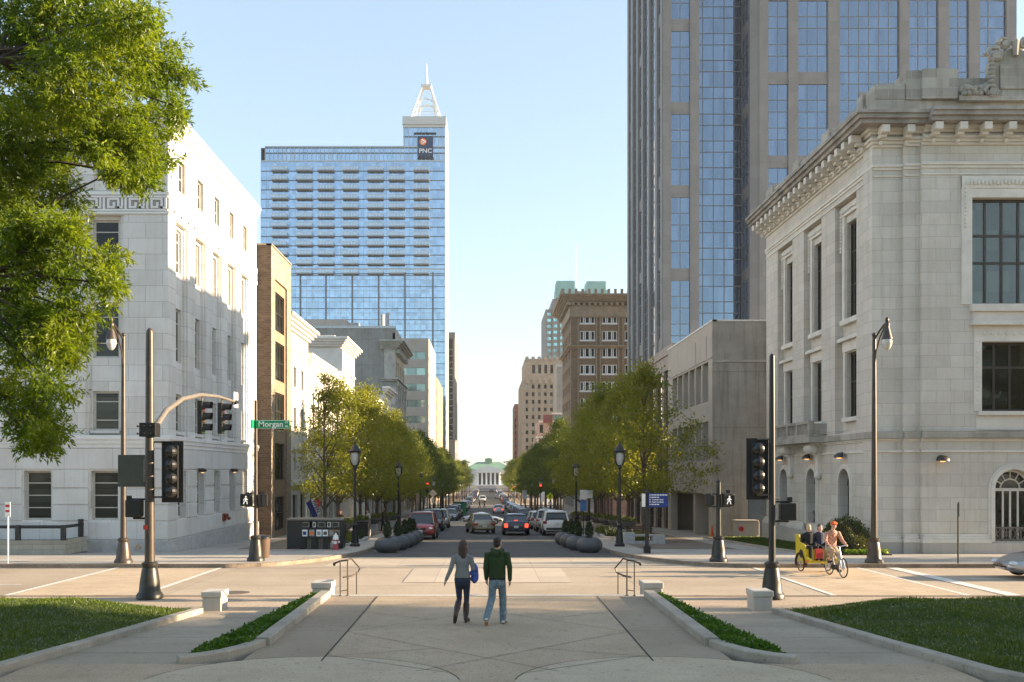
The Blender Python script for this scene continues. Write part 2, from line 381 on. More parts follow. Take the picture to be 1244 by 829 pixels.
# ================================================================== courthouse-like marble building on the left
def marble_building():
    x0, X, Y0, Y1 = -46.0, -14.5, 43.0, 59.5
    b = building('marble_building', 'white marble office building with greek key frieze behind the left signal pole', (x0 + X) / 2, Y0)
    Ff, Fs = Face('front', Y0), Face('right', X)
    base = walk_z(Y1) - 1.2
    fb = [-17.4 - 3.03 * k for k in range(9)]; sb = [44.95 + 2.92 * k for k in range(5)]
    rows = [(13.15, 14.6, .40), (9.4, 11.45, .6), (5.15, 7.68, .6), (1.83, 3.63, .6)]
    top = 16.4
    # ground floor wall, upper wall with recessed window bays
    w = MB()
    for F, u0, u1, cs in ((Ff, x0, X, fb), (Fs, Y0, Y1, sb)):
        gh = [(c - .62, c + .62, h(-2.25), h(0)) for c in cs]
        w.wall(F, u0, u1, base, h(1.1), gh, .32, 0)
        bays = [(c - .86, c + .86, h(1.62), h(11.62)) for c in cs]
        att = [(c - .45, c + .45, h(13.15), h(14.62)) for c in cs]
        w.wall(F, u0, u1, h(1.1), h(top), bays + att, .22, 0)
        for c in cs:   # panel at back of each bay with window holes
            w.wall(F, c - .86, c + .86, h(1.62), h(11.62), [(c - .6, c + .6, h(a), h(e)) for a, e, _ in rows[1:]], .22, 0, -.22)
            w.fbox(F, c - .86, c - .72, h(1.62), h(11.62), -.2195, -.10, 0); w.fbox(F, c + .72, c + .86, h(1.62), h(11.62), -.2195, -.10, 0)
            w.fbox(F, c - .66, c + .66, h(1.70), h(1.83), -.219, -.05, 0)
    w.quad((x0, Y0, base), (x0, Y1, base), (x0, Y1, h(top)), (x0, Y0, h(top)))
    w.quad((x0, Y1, base), (X, Y1, base), (X, Y1, h(top)), (x0, Y1, h(top)))
    w.build('wall', M['marble'], b, world=True)
    q = MB(); q.quad((x0, Y0, h(top) - .05), (X, Y0, h(top) - .05), (X, Y1, h(top) - .05), (x0, Y1, h(top) - .05)); q.build('roof', M['roofing'], b, world=True)
    # rusticated blocks between ground windows
    r = MB()
    for F, u0, u1, cs in ((Ff, x0, X, fb), (Fs, Y0, Y1, sb)):
        s = sorted(cs); ends = [u0] + s + [u1]
        for i in range(len(ends) - 1):
            a = ends[i] + (.70 if i else .0); e = ends[i + 1] - (.70 if i < len(ends) - 2 else .0)
            if e - a < .15: continue
            for v0, v1 in ((-.76, .02), (-1.52, -.82), (-2.26, -1.58)):
                r.fbox(F, a, e, h(v0), h(v1), -.01, .055)
        for v0, v1 in ((.08, 1.0), (-3.12, -2.32)):
            r.fbox(F, u0, u1, h(v0), h(v1), -.012, .05)
    r.build('rusticated_course', M['marble_rough'], b, world=True, bevel=.012)
    p = MB(); p.fbox(Ff, x0, X + .16, base, h(-3.18), -.015, .16); p.fbox(Fs, Y0 + .016, Y1, base, h(-3.18), -.014, .162); p.build('plinth', M['granite'], b, world=True, bevel=.02)
    t = MB()
    cornice(t, [(Ff, x0, X, 0, 1), (Fs, Y0, Y1, 0, 0)], h(1.04), h(1.6), .17, 0, 3)
    cornice(t, [(Ff, x0, X, 0, 1), (Fs, Y0, Y1, 0, 0)], h(15.75), h(16.5), .28, 0, 4)
    cornice(t, [(Ff, x0, X, 0, 1), (Fs, Y0, Y1, 0, 0)], h(12.52), h(12.66), .07, 0, 1)
    cornice(t, [(Ff, x0, X, 0, 1), (Fs, Y0, Y1, 0, 0)], h(11.66), h(11.76), .06, 0, 1)
    t.build('moulding', M['marble_plain'], b, world=True)
    # greek key frieze: raised bright bars over a flat band coloured darker
    k = MB(); g = MB(); U = .98; s = U / 9.0; hb = 11.79; hh = (12.49 - 11.79) / 7
    keys = [(0, 9, 0, .9), (0, 9, 6.1, 7), (0, .9, 1, 6), (1.8, 6.8, 5, 5.9), (1.8, 2.7, 2.2, 5), (1.8, 4.9, 1.3, 2.2), (4.2, 5.1, 2.2, 3.9), (6, 6.9, 1.2, 5), (6, 8.3, 1.2, 2.1), (7.6, 8.4, 2, 6)]
    for F, u0, u1 in ((Ff, x0, X), (Fs, Y0, Y1)):
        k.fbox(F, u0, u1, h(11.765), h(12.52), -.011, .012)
        n = int((u1 - u0) / U); st = (u1 - u0) / n; sc = st / 9
        for i in range(n):
            for a, e, c, d in keys:
                g.fbox(F, u0 + i * st + a * sc, u0 + i * st + e * sc, h(hb + c * hh), h(hb + d * hh), .0125, .05)
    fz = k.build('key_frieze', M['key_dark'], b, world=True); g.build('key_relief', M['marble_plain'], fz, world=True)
    for F, cs in ((Ff, fb), (Fs, sb)):
        for c in cs:
            window(b, F, c - .45, c + .45, h(13.15), h(14.62), -.21, 1, 2, M['sash_white'], M['glass_court'])
            window(b, F, c - .62, c + .62, h(-2.25), h(0), -.31, 1, 4, M['sash_white'], M['glass_court'], fw=.09)
            for a, e, _ in rows[1:]:
                vs = [h(a + (e - a) * f) for f in (.27, .74)]
                window(b, F, c - .6, c + .6, h(a), h(e), -.40, 1, 3, M['sash_white'], M['glass_court'], fw=.09, vs=vs)
    # wall lamps, connection and plaque on the street side
    for u in (47.3, 53.3):
        l = MB(); l.ell((X + .28, u, h(.02)), (.22, .2, .11), 10, 6); l.cyl((X, u, h(.1)), (X + .25, u, h(.08)), .03, n=6); lo = l.build('wall_lamp', M['bronze'], b, world=True, smooth=True)
        e = MB(); e.ell((X + .28, u, h(-.07)), (.10, .10, .05), 8, 4); e.build('bulb', M['lamp_warm'], lo, world=True)
    s = MB(); s.cyl((X, 51.9, h(-2.55)), (X + .25, 51.9, h(-2.55)), .10, n=10); s.cyl((X + .2, 51.7, h(-2.42)), (X + .36, 51.7, h(-2.42)), .09, n=10); s.cyl((X + .2, 52.1, h(-2.62)), (X + .36, 52.1, h(-2.62)), .09, n=10); s.box(X, X + .12, 51.6, 52.2, h(-2.75), h(-2.35))
    s.build('standpipe', simple('red_brass', (.30, .09, .05), .45, .5), b, world=True)
    d = MB(); d.cyl((-15.35 - .45, Y0 - .16, h(-3.45)), (-15.8, Y0 - .20, h(-3.45)), .12, n=14); d.build('plaque', simple('tan_disc', (.45, .30, .18), .5), b, world=True)
    # low area wall with black rail
    t = thing('area_wall', 'low mossy stone wall with black pipe rail before the marble building', 'wall', (-21, 41.2, walk_z(41)))
    a = MB(); z = walk_z(41); a.box(-34, -18.1, 40.6, 40.9, z, z + .62); a.box(-18.4, -18.1, 40.9, 42.84, z, z + .66); a.build('stone_kerb', stone('mossy_stone', (.40, .385, .33), .9, .22, .012, .7, .2, .3, .3), t, world=True)
    rl = MB()
    for x in (-18.25, -20.2, -24, -28, -32): rl.box(x - .09, x + .09, 40.66, 40.84, z + .62, z + 1.28)
    rl.tube([(-34, 40.75, z + 1.2), (-18.25, 40.75, z + 1.2), (-18.25, 42.7, z + 1.2)], .07, 8); rl.tube([(-18.25, 42.5, z + .6), (-18.25, 42.5, z + 1.45)], .13, 8)
    rl.build('rail', M['black'], t, world=True)
marble_building()

# ================================================================== limestone bank on the right
def bank():
    X, X1, Y0, Y1 = 17.1, 34.0, 41.8, 58.0
    b = building('limestone_bank', 'grand limestone bank with heavy cornice and arched ground windows on the right corner', (X + X1) / 2, Y0)
    Ff, Fs = Face('front', Y0), Face('left', X)
    CX = 23.05                                # centre of the visible front bay
    base = walk_z(Y1) - 1.0
    cb = [CX, CX + 5.4]; sb = [45.2, 49.8, 54.4]
    cols = [X, X + 1.2]                       # corner recess, then the bay steps forward
    def arch(cx, r, spring, z0, n=14):
        return [(cx - r, z0)] + [(cx - r * math.cos(math.pi * i / n), spring + r * math.sin(math.pi * i / n)) for i in range(n + 1)] + [(cx + r, z0)]
    w = MB(); AL = []
    PF = .35                                  # forward bay projection
    Fb = Face('front', Y0 - PF)
    w.wall(Ff, X, X + 1.9, base, h(15.0), [], 0)
    def archwall(F, u0, u1, cs, r, spring, z0, v0, v1, dep, outer):
        holes = [(c - r, c + r, z0, spring + r) for c in cs]
        w.wall(F, u0, u1, v0, v1, holes, dep, 0)
        n = 14
        for c in cs:
            for i in range(n):               # fill the spandrels over each arch and line the reveal
                a0, a1 = math.pi * i / n, math.pi * (i + 1) / n
                p, q = (c - r * math.cos(a0), spring + r * math.sin(a0)), (c - r * math.cos(a1), spring + r * math.sin(a1))
                w.quad(F.p(p[0], p[1], 0), F.p(q[0], q[1], 0), F.p(q[0], spring + r, 0), F.p(p[0], spring + r, 0))
                w.quad(F.p(p[0], p[1], 0), F.p(q[0], q[1], 0), F.p(q[0], q[1], -dep), F.p(p[0], p[1], -dep))
            A = MB(); AL.append(A)
            for o0, o1, dd in ((r, outer, .10), (outer, outer + .1, .05)):   # archivolt moulding
                ring = []
                for rr, dz in ((o0, -.005), (o0, dd), (o1, dd), (o1, -.005)):
                    ring.append((rr, dz))
                rings = []
                pts = [(-1, z0)] + [(math.pi * i / n, None) for i in range(n + 1)] + [(1, z0)]
                for a, zz in pts:
                    if zz is not None: rings.append([F.p(c + (rr if a > 0 else -rr), zz, dz) for rr, dz in ring])
                    else: rings.append([F.p(c - rr * math.cos(a), spring + rr * math.sin(a), dz) for rr, dz in ring])
                A.ring_loft(rings)
    archwall(Fb, X + 1.9, X1, cb, .86, h(-.80), h(-3.10), base, h(1.4), .35, 1.02)
    archwall(Fs, Y0, Y1, sb, .72, h(-.62), h(-2.75), base, h(1.4), .45, .86)
    up_f = [(c - 1.84, c + 1.84, h(7.27), h(11.95)) for c in cb] + [(c - 1.41, c + 1.41, h(2.6), h(5.65)) for c in cb]
    w.wall(Fb, X + 1.9, X1, h(1.4), h(15.0), up_f, .4, 0)
    # side wall: recessed window bays between piers
    bays = [(c - 1.35, c + 1.35, h(1.8), h(12.95)) for c in sb]
    w.wall(Fs, Y0, Y1, h(1.4), h(15.0), bays, .38, 0)
    for c in sb:
        w.wall(Fs, c - 1.35, c + 1.35, h(1.8), h(12.95), [(c - .8, c + .8, h(7.3), h(12.0)), (c - .8, c + .8, h(2.56), h(5.7))], .3, 0, -.38)
    w.quad((X + 1.9, Y0, base), (X + 1.9, Y0 - PF, base), (X + 1.9, Y0 - PF, h(15.0)), (X + 1.9, Y0, h(15.0)))
    w.quad((X1, Y0 - PF, base), (X1, Y1, base), (X1, Y1, h(15)), (X1, Y0 - PF, h(15)))
    w.quad((X, Y1, base), (X1, Y1, base), (X1, Y1, h(15)), (X, Y1, h(15)))
    w.fbox(Ff, X + 1.2, X + 1.898, base, h(14.99), -.01, .17)        # pilaster strip
    w.fbox(Fs, Y0 + .003, Y0 + 1.0, base, h(14.98), -.01, .105)
    w.build('wall', M['lime'], b, world=True)
    q = MB(); q.quad((X, Y0, h(15.6)), (X1, Y0, h(15.6)), (X1, Y1, h(15.6)), (X, Y1, h(15.6))); q.build('roof', M['roofing'], b, world=True)
    for A in AL: A.build('arch_moulding', M['lime_plain'], b, world=True, smooth=True)
    # base courses
    pl = MB()
    for F, u0, u1, o in ((Fb, X + 1.9, X1, 0), (Ff, X - .1, X + 1.15, .0), (Fs, Y0 + .02, Y1, .10)):
        pl.fbox(F, u0, u1, base, h(-3.16), -.012, .16 + o)
    pl.fbox(Ff, X + 1.15, X + 1.9, base, h(-3.161), .0, .31)
    pl.build('plinth', M['lime_base'], b, world=True, bevel=.02)
    mo = MB()
    for F, u0, u1 in ((Fb, X + 1.9, CX - 1.02), (Fb, CX + 1.02, CX + 4.3), (Ff, X - .1, X + 1.17), (Face('front', Y0 - .17), X + 1.16, X + 1.9), (Face('left', X - .1), Y0 + .02, sb[0] - .95), (Face('left', X - .1), sb[0] + .95, sb[1] - .95), (Face('left', X - .1), sb[1] + .95, sb[2] - .95), (Face('left', X - .1), sb[2] + .95, Y1)):
        mo.fbox(F, u0, u1, h(-3.16), h(-3.0), -.013, .15); mo.fbox(F, u0 + .04, u1 - .04, h(-3.0), h(-2.88), -.014, .09); mo.fbox(F, u0 + .08, u1 - .08, h(-2.88), h(-2.78), -.015, .04)
    FS = [(Fb, X + 1.9, X1, 0, 0), (Ff, X, X + 1.2, 1, 0), (Face('front', Y0 - .17), X + 1.2, X + 1.9, 0, 0), (Fs, Y0, Y1, 0, 0)]
    cornice(mo, FS, h(1.28), h(1.42), .12, 0, 2)
    cornice(mo, FS, h(.80), h(.90), .06, 0, 1)
    cornice(mo, FS, h(13.25), h(13.5), .12, 0, 2)
    cornice(mo, FS, h(12.95), h(13.02), .05, 0, 1)
    cornice(mo, FS, h(14.25), h(14.62), .28, 0, 3)
    for F, c in [(Fb, c) for c in cb]:        # eared architraves, sill shelf and panel
        for a, e, z0, z1 in ((c - 2.30, c - 1.84, 7.27, 12.9), (c + 1.84, c + 2.30, 7.27, 12.9)):
            mo.fbox(F, a, e, h(z0), h(z1), -.014, .06)
        mo.fbox(F, c - 2.30, c + 2.30, h(12.35), h(12.9), -.013, .075); mo.fbox(F, c - 1.98, c + 1.98, h(11.95), h(12.35), -.016, .045)
        mo.fbox(F, c - 1.95, c + 1.95, h(6.95), h(7.27), -.02, .28); mo.fbox(F, c - 1.85, c + 1.85, h(6.5), h(6.95), -.02, .15); mo.fbox(F, c - 1.95, c + 1.95, h(6.35), h(6.5), -.02, .30)
        mo.fbox(F, c - 1.75, c + 1.75, h(5.65), h(6.35), -.019, .05)
        for s in (-1, 1): mo.fbox(F, c + s * 1.58 - .17, c + s * 1.58 + .17, h(2.6), h(5.65), -.018, .05)
        mo.fbox(F, c - 1.6, c + 1.6, h(2.42), h(2.6), -.02, .18)
        mo.fbox(F, c - 1.65, c + 1.65, h(1.78), h(2.42), -.017, .03)
    for c in sb:
        for s in (-1, 1):
            mo.fbox(Fs, c + s * 1.02 - .16, c + s * 1.02 + .16, h(7.3), h(12.35), -.39, -.27)
            mo.fbox(Fs, c + s * .95 - .12, c + s * .95 + .12, h(2.56), h(5.75), -.39, -.28)
        mo.fbox(Fs, c - 1.34, c + 1.34, h(12.35), h(12.85), -.391, -.24)
        mo.fbox(Fs, c - 1.1, c + 1.1, h(7.05), h(7.3), -.389, -.12)
        mo.fbox(Fs, c - 1.3, c + 1.3, h(6.25), h(6.42), -.392, -.05); mo.fbox(Fs, c - 1.1, c + 1.1, h(5.75), h(6.25), -.393, -.25)
        mo.fbox(Fs, c - .95, c + .95, h(2.36), h(2.56), -.388, -.16)
    mo.build('moulding', M['lime_plain'], b, world=True, bevel=.015)
    # carved garlands round the tall windows
    rr = random.Random(3)
    for F, c, hw, vt, d in [(Fb, c, 2.14, 12.6, .08) for c in cb] + [(Fs, c, 1.2, 12.6, -.22) for c in sb]:
        n = int(hw * 2 / .16); g = MB()
        for i in range(n): g.ell(F.p(c - hw + (i + .5) * 2 * hw / n, h(vt + rr.uniform(-.03, .03)), d), (.085, .085, .12), 6, 4)
        for s in (-1, 1):
            for i in range(11): g.ell(F.p(c + s * hw, h(vt - .2 - i * .17), d - .02), (.08, .08, .09), 6, 4)
        g.build('carved_garland', M['lime_plain'], b, world=True, smooth=True)
    for c in cb:
        g = MB()
        for s in (-1, 1):
            for i in range(12): g.ell(Fb.p(c + s * 1.6, h(2.9 + i * .21), .05), (.06, .05, .085), 6, 4)
        for i in range(9): g.ell(Fb.p(c - 1.3 + i * .33, h(6.0), .06), (.1, .05, .08), 6, 4)
        g.build('carved_panel', M['lime_plain'], b, world=True, smooth=True)
    # big cornice with modillions
    co = MB()
    for k, (v0, v1, o) in enumerate(((15.02, 15.2, .95), (15.2, 15.38, 1.1), (15.38, 15.52, 1.2))):
        co.fbox(Face('front', Y0 - PF), X + 1.9 - (.001 * k), X1, h(v0), h(v1), -.1 - .004 * k, o)
        co.fbox(Ff, X - o, X + 1.898 - .001 * k, h(v0), h(v1), -.1, o); co.fbox(Fs, Y0 + .102, Y1 + .4, h(v0), h(v1), -.1, o)
    cor = co.build('cornice', M['lime_soot'], b, world=True)
    bd = MB(); cornice(bd, FS, h(14.62), h(15.015), .42, 0, 3); bd.build('bed_moulding', M['lime_plain'], b, world=True)
    mods = [(Fb, X + 2.3 + i * 1.05) for i in range(14)] + [(Ff, X + .15), (Ff, X + 1.25)] + [(Fs, Y0 + .6 + i * .86) for i in range(19)]
    for F, u in mods:
        md = MB(); md.fbox(F, u - .17, u + .17, h(14.66), h(14.99), .40, .88); md.fbox(F, u - .14, u + .14, h(14.52), h(14.66), .2, .62)
        md.ell(F.p(u, h(14.36), .30), (.1, .1, .1), 6, 4)
        md.build('modillion', M['lime_plain'], b, world=True, bevel=.02)
    # parapet with stepped piers
    pa = MB()
    F2 = Face('front', Y0 - .1); F3 = Face('left', X - .05)
    pa.fbox(F2, X - .05, X1, h(15.52), h(16.35), -.9, .05)
    pa.fbox(F2, X - .05, X + 1.3, h(16.35), h(17.0), -1.0, .07); pa.fbox(F2, X + 1.3, X + 3.5, h(16.30), h(17.6), -1.1, .12); pa.fbox(F2, X + 1.95, X + 3.52, h(16.3), h(17.62), -1.05, .25)
    pa.fbox(F2, X + 3.5, X1, h(16.35), h(17.35), -.9, -.1)
    pa.fbox(F3, Y0 + .81, Y1, h(15.52), h(16.45), -.8, .06)
    for y0, y1 in ((42.72, 43.4), (46.9, 48.0), (51.5, 52.6), (56.2, 57.6)): pa.fbox(F3, y0, y1, h(16.2), h(17.0), -.9, .12)
    pa.fbox(F3, 43.4, Y1, h(16.45), h(16.75), -.78, .03)
    pa.build('parapet', M['lime_dark'], b, world=True, bevel=.03)
    # cartouche: scrolled shield between fruit swags
    c = MB(); Yc = Y0 - .35
    c.prism([(CX - .95, Yc, h(16.4)), (CX + .95, Yc, h(16.4)), (CX + 1.0, Yc, h(17.9)), (CX + .6, Yc, h(18.35)), (CX, Yc, h(18.5)), (CX - .6, Yc, h(18.35)), (CX - 1.0, Yc, h(17.9))], (0, .5, 0))
    c.fbox(F2, CX - .62, CX + .62, h(16.7), h(17.75), .26, .32)
    def scroll(cx, cz, r, s):
        pts = [(cx + s * r * (1 - t / 9.0) * math.cos(t * .95), Yc - .08, cz + r * (1 - t / 9.0) * math.sin(t * .95)) for t in range(0, 9)]
        c.tube(pts, [.12 - .006 * t for t in range(9)], 6)
        c.cyl((cx, Yc - .2, cz), (cx, Yc + .3, cz), r * .45, n=10)
    for s in (-1, 1):
        scroll(CX + s * .85, h(18.15), .42, s); scroll(CX + s * .45, h(18.65), .30, s); scroll(CX + s * 1.0, h(16.55), .36, s)
        for i in range(7): c.ell((CX + s * 1.02, Yc - .1, h(16.8 + i * .19)), (.16, .14, .12), 7, 5)
    c.ell((CX, Yc - .1, h(18.72)), (.22, .16, .18), 8, 6); c.cyl((CX, Yc - .15, h(18.1)), (CX, Yc - .15, h(18.7)), .1, .16, 8)
    for i in range(130):
        s = -1 if i % 2 else 1
        u = rr.uniform(1.1, 2.3); c.ell((CX + s * u, Yc + .05 + rr.uniform(-.15, .05), h(16.42 + rr.uniform(.05, .38 + .1 * (u < 1.5)))), (.12, .12, .12), 6, 5)
    c.fbox(F2, CX - 2.4, CX + 2.4, h(16.2), h(16.42), -.3, .3)
    c.build('cartouche', M['lime_dark'], b, world=True, smooth=True)
    # balcony on the street side, on two consoles
    ba = MB(); y0, y1 = 47.6, 53.4
    ba.fbox(Fs, y0, y1, h(1.42), h(1.72), -.01, .95); ba.fbox(Fs, Y0 + .002, y0, h(1.425), h(1.72), -.012, .2); ba.fbox(Fs, y1, Y1, h(1.425), h(1.72), -.012, .2)
    ba.fbox(Ff, X - .2, X + 1.2, h(1.425), h(1.725), .0, .2); ba.fbox(Face('front', Y0 - .17), X + 1.2, X + 1.9, h(1.425), h(1.73), -.011, .2); ba.fbox(Fb, X + 1.9, X1, h(1.425), h(1.74), -.011, .22)
    ba.build('string_course', M['lime_dark'], b, world=True, bevel=.02)
    bb = MB(); bb.fbox(Fs, y0 + .1, y1 - .1, h(2.38), h(2.52), .62, .9); bb.fbox(Fs, y0 + .1, y1 - .1, h(1.73), h(1.85), .62, .9)
    for u in (y0 + .1, y0 + 1.95, y1 - 2.3, y1 - .45): bb.fbox(Fs, u, u + .35, h(1.85), h(2.38), .64, .88)
    for i in range(22):
        u = y0 + .55 + i * .22
        if u < y1 - .5: bb.fbox(Fs, u - .05, u + .05, h(1.85), h(2.38), .7, .82)
    bb.fbox(Fs, y0 + .1, y0 + .3, h(1.85), h(2.38), 0, .62); bb.fbox(Fs, y1 - .3, y1 - .1, h(1.85), h(2.38), 0, .62)
    bal = bb.build('balcony', M['lime_dark'], b, world=True)
    for u in (48.6, 53.0):
        k = MB()
        for uu in (-.22, .22):
            k.ell(Fs.p(u + uu, h(1.12), .45), (.36, .17, .27), 10, 7)
        k.fbox(Fs, u - .3, u + .3, h(.95), h(1.42), 0, .55); k.fbox(Fs, u - .18, u + .18, h(-.2), h(.95), 0, .2)
        k.ell(Fs.p(u, h(-.25), .14), (.2, .2, .22), 8, 6)
        k.build('console', M['lime_plain'], bal, world=True, smooth=True)
    # windows
    for c in cb:
        window(b, Fb, c - 1.84, c + 1.84, h(7.27), h(11.95), -.36, 5, 3, M['bronze'], M['glass_green'], .12, .11, vs=[h(9.15), h(10.35)])
        window(b, Fb, c - 1.41, c + 1.41, h(2.6), h(5.65), -.36, 4, 2, M['bronze'], M['glass_dark'], .12, .11, vs=[h(4.55)])
    for c in sb:
        window(b, Fs, c - .8, c + .8, h(7.3), h(12.0), -.62, 4, 3, M['bronze'], M['glass_dark'], .1, .07, vs=[h(9.0), h(10.6)])
        window(b, Fs, c - .8, c + .8, h(2.56), h(5.7), -.62, 4, 2, M['bronze'], M['glass_dark'], .1, .07, vs=[h(4.3)])
    for F, c, r, sp, z0, d in [(Fb, c, .86, -.80, -3.1, -.33) for c in cb] + [(Fs, c, .72, -.62, -2.75, -.43) for c in sb]:
        f = MB(); e = d + .05
        for u in (-r + .05, -.36, -.04, .30, r - .12): f.fbox(F, c + u, c + u + .08, h(z0), h(sp), d, e)
        f.fbox(F, c - r, c + r, h(sp - .1), h(sp + .03), d, e + .03); f.fbox(F, c - r, c + r, h(z0), h(z0 + .08), d, e)
        pts = lambda q: [F.p(c - q * math.cos(math.pi * i / 12), h(sp) + q * math.sin(math.pi * i / 12), d + .03) for i in range(13)]
        f.tube(pts(r - .05), .055, 6); f.tube(pts(r * .5), .035, 6)
        for a in (30, 60, 90, 120, 150): f.tube([F.p(c - r * .5 * math.cos(R(a)), h(sp) + r * .5 * math.sin(R(a)), d + .03), F.p(c - r * math.cos(R(a)), h(sp) + r * math.sin(R(a)), d + .03)], .028, 5)
        fo = f.build('arched_window', M['bronze'] if F is Fs else M['lime_plain'], b, world=True)
        g = MB(); poly = arch(c, r, h(sp), h(z0)); g.add([F.p(u, v, d + .01) for u, v in poly], [tuple(range(len(poly)))]); g.build('pane', M['glass_dark'], fo, world=True)
        gr = MB(); z1 = z0 + .62; n = 4
        gr.fbox(F, c - r, c + r, h(z1 - .06), h(z1), d + .12, d + .16); gr.fbox(F, c - r, c + r, h(z0 + .02), h(z0 + .08), d + .12, d + .16)
        for i in range(n):
            a, e2 = c - r + i * 2 * r / n, c - r + (i + 1) * 2 * r / n; m_ = (a + e2) / 2
            gr.tube([F.p(a, h(z0), d + .14), F.p(e2, h(z1), d + .14)], .02, 4); gr.tube([F.p(e2, h(z0), d + .14), F.p(a, h(z1), d + .14)], .02, 4)
            gr.tube([F.p(a, h(z0), d + .14), F.p(a, h(z1), d + .14)], .03, 4); gr.tube([F.p(m_, h(z0), d + .14), F.p(m_, h(z1), d + .14)], .02, 4)
        gr.build('grille', simple('taupe_ironwork', (.17, .14, .115), .6), fo, world=True)
    for F, u, v in [(Fs, c, .72) for c in sb] + [(Fb, CX - 3.25, .52), (Fb, CX + 2.7, .52)]:
        l = MB(); n = 10
        rings = [[Vector(F.p(u + r * math.cos(2 * math.pi * j / n), h(v + z), .12 + r * .7 * (1 + math.sin(2 * math.pi * j / n)))) for j in range(n)] for r, z in ((.30, -.10), (.29, 0), (.2, .12), (.04, .17))]
        l.ring_loft(rings); lo = l.build('wall_lamp', M['bronze'], b, world=True, smooth=True)
        e = MB(); e.ell(F.p(u, h(v - .11), .30), (.13, .13, .04), 8, 4); e.build('bulb', M['lamp_warm'], lo, world=True)
bank()

# ================================================================== grey concrete block beside the bank
def concrete_block():
    X, X1, Y0, Y1, top = 14.5, 27.0, 61.0, 76.0, 9.65
    b = building('concrete_building', 'plain weathered concrete building between the bank and the tall tower', (X + X1) / 2, Y0)
    base = walk_z(Y1) - 1; Ff, Fs = Face('front', Y0), Face('left', X)
    w = MB(); w.wall(Ff, X, X1, base, h(top), [(16.8, 19.6, h(-4.2), h(-1.45))], .25)
    w.wall(Fs, Y0 + .5, Y0 + .5001, base, h(top))
    w.build('wall', M['conc'], b, world=True)
    s = MB()
    wins1 = [(62.1 + 2.05 * k, 63.85 + 2.05 * k, h(4.55), h(7.15)) for k in range(6)]
    wins2 = [(62.1 + 2.05 * k, 63.85 + 2.05 * k, h(.65), h(3.25)) for k in range(6)]
    door = (62.0, 74.8, base - 1, h(-1.55))
    s.wall(Fs, Y0, Y1, base, h(top), wins1 + wins2 + [door], .55)
    s.quad((X, Y1, base), (X1, Y1, base), (X1, Y1, h(top)), (X, Y1, h(top))); s.quad((X1, Y0, base), (X1, Y1, base), (X1, Y1, h(top)), (X1, Y0, h(top)))
    for k in (1.6, 4.9): s.fbox(Fs, Y0 + k, Y0 + k + .12, h(7.4), h(8.9), -.01, .04)
    s.build('street_wall', M['conc_side'], b, world=True)
    q = MB(); q.quad((X, Y0, h(top) - .03), (X1, Y0, h(top) - .03), (X1, Y1, h(top) - .03), (X, Y1, h(top) - .03)); q.build('roof', M['roofing'], b, world=True)
    t = MB(); t.fbox(Ff, X, X1, h(top - .02), h(top + .08), -.3, .05); t.fbox(Fs, Y0 - .05, Y1, h(top - .02), h(top + .081), -.3, .05); t.build('coping', M['white_steel'], b, world=True)
    g = MB(); g.fbox(Ff, X + .02, X1, h(7.0), h(7.14), -.01, .05); g.fbox(Ff, X, X1, h(-.9), h(-.82), -.01, .03); g.fbox(Fs, Y0, Y1, h(7.3), h(7.4), -.01, .05); g.build('ledge', M['grey_trim'], b, world=True)
    for wn in wins1 + wins2:
        window(b, Fs, wn[0], wn[1], wn[2], wn[3], -.4, 2, 2, M['grey_trim'], M['glass_court'], .09, .08, vs=[wn[2] + 1.7])
    d = MB(); d.fbox(Fs, 62.0, 74.8, base, h(-1.5), -3.2, -3.0); d.build('arcade_panel', M['rough_panel'], b, world=True)
    d = MB(); d.fbox(Fs, 66.2, 66.7, base, h(-1.56), -3.0, -.02); d.fbox(Fs, 62.0, 74.8, h(-1.7), h(-1.5), -3.0, -.6); d.build('arcade_pier', M['conc_side'], b, world=True)
    d = MB(); d.fbox(Ff, 16.85, 18.0, base, h(-1.5), -.2, -.1); d.build('door', M['grey_door'], b, world=True)
    d = MB()
    for i in range(18): d.fbox(Ff, 18.1 + i * .1, 18.13 + i * .1, base, h(-1.9), .3, .33)
    d.fbox(Ff, 18.05, 19.9, h(-1.95), h(-1.88), .29, .34); d.build('bar_gate', M['black_matt'], b, world=True)
    w2 = MB(); w2.box(X + 3, X + 3.06, Y0 - .03, Y0, h(-.9), h(-.88)); 
    cb = thing('utility_cabinet', 'small grey cabinet with red dot by the bank side wall', 'cabinet', (17.2, 59.6, walk_z(59.6)))
    m = MB(); z = walk_z(59.6); m.box(15.6, 17.05, 59.3, 60.1, z - .1, z + 1.05); m.box(15.55, 17.0, 59.25, 60.15, z + 1.05, z + 1.15); m.build('housing', M['conc_side'], cb, world=True, bevel=.03)
    m = MB(); m.cyl((15.9, 59.3, z + .6), (15.9, 59.24, z + .6), .16, n=12); m.build('red_disc', simple('red_paint', (.45, .02, .02), .5), cb, world=True)
concrete_block()

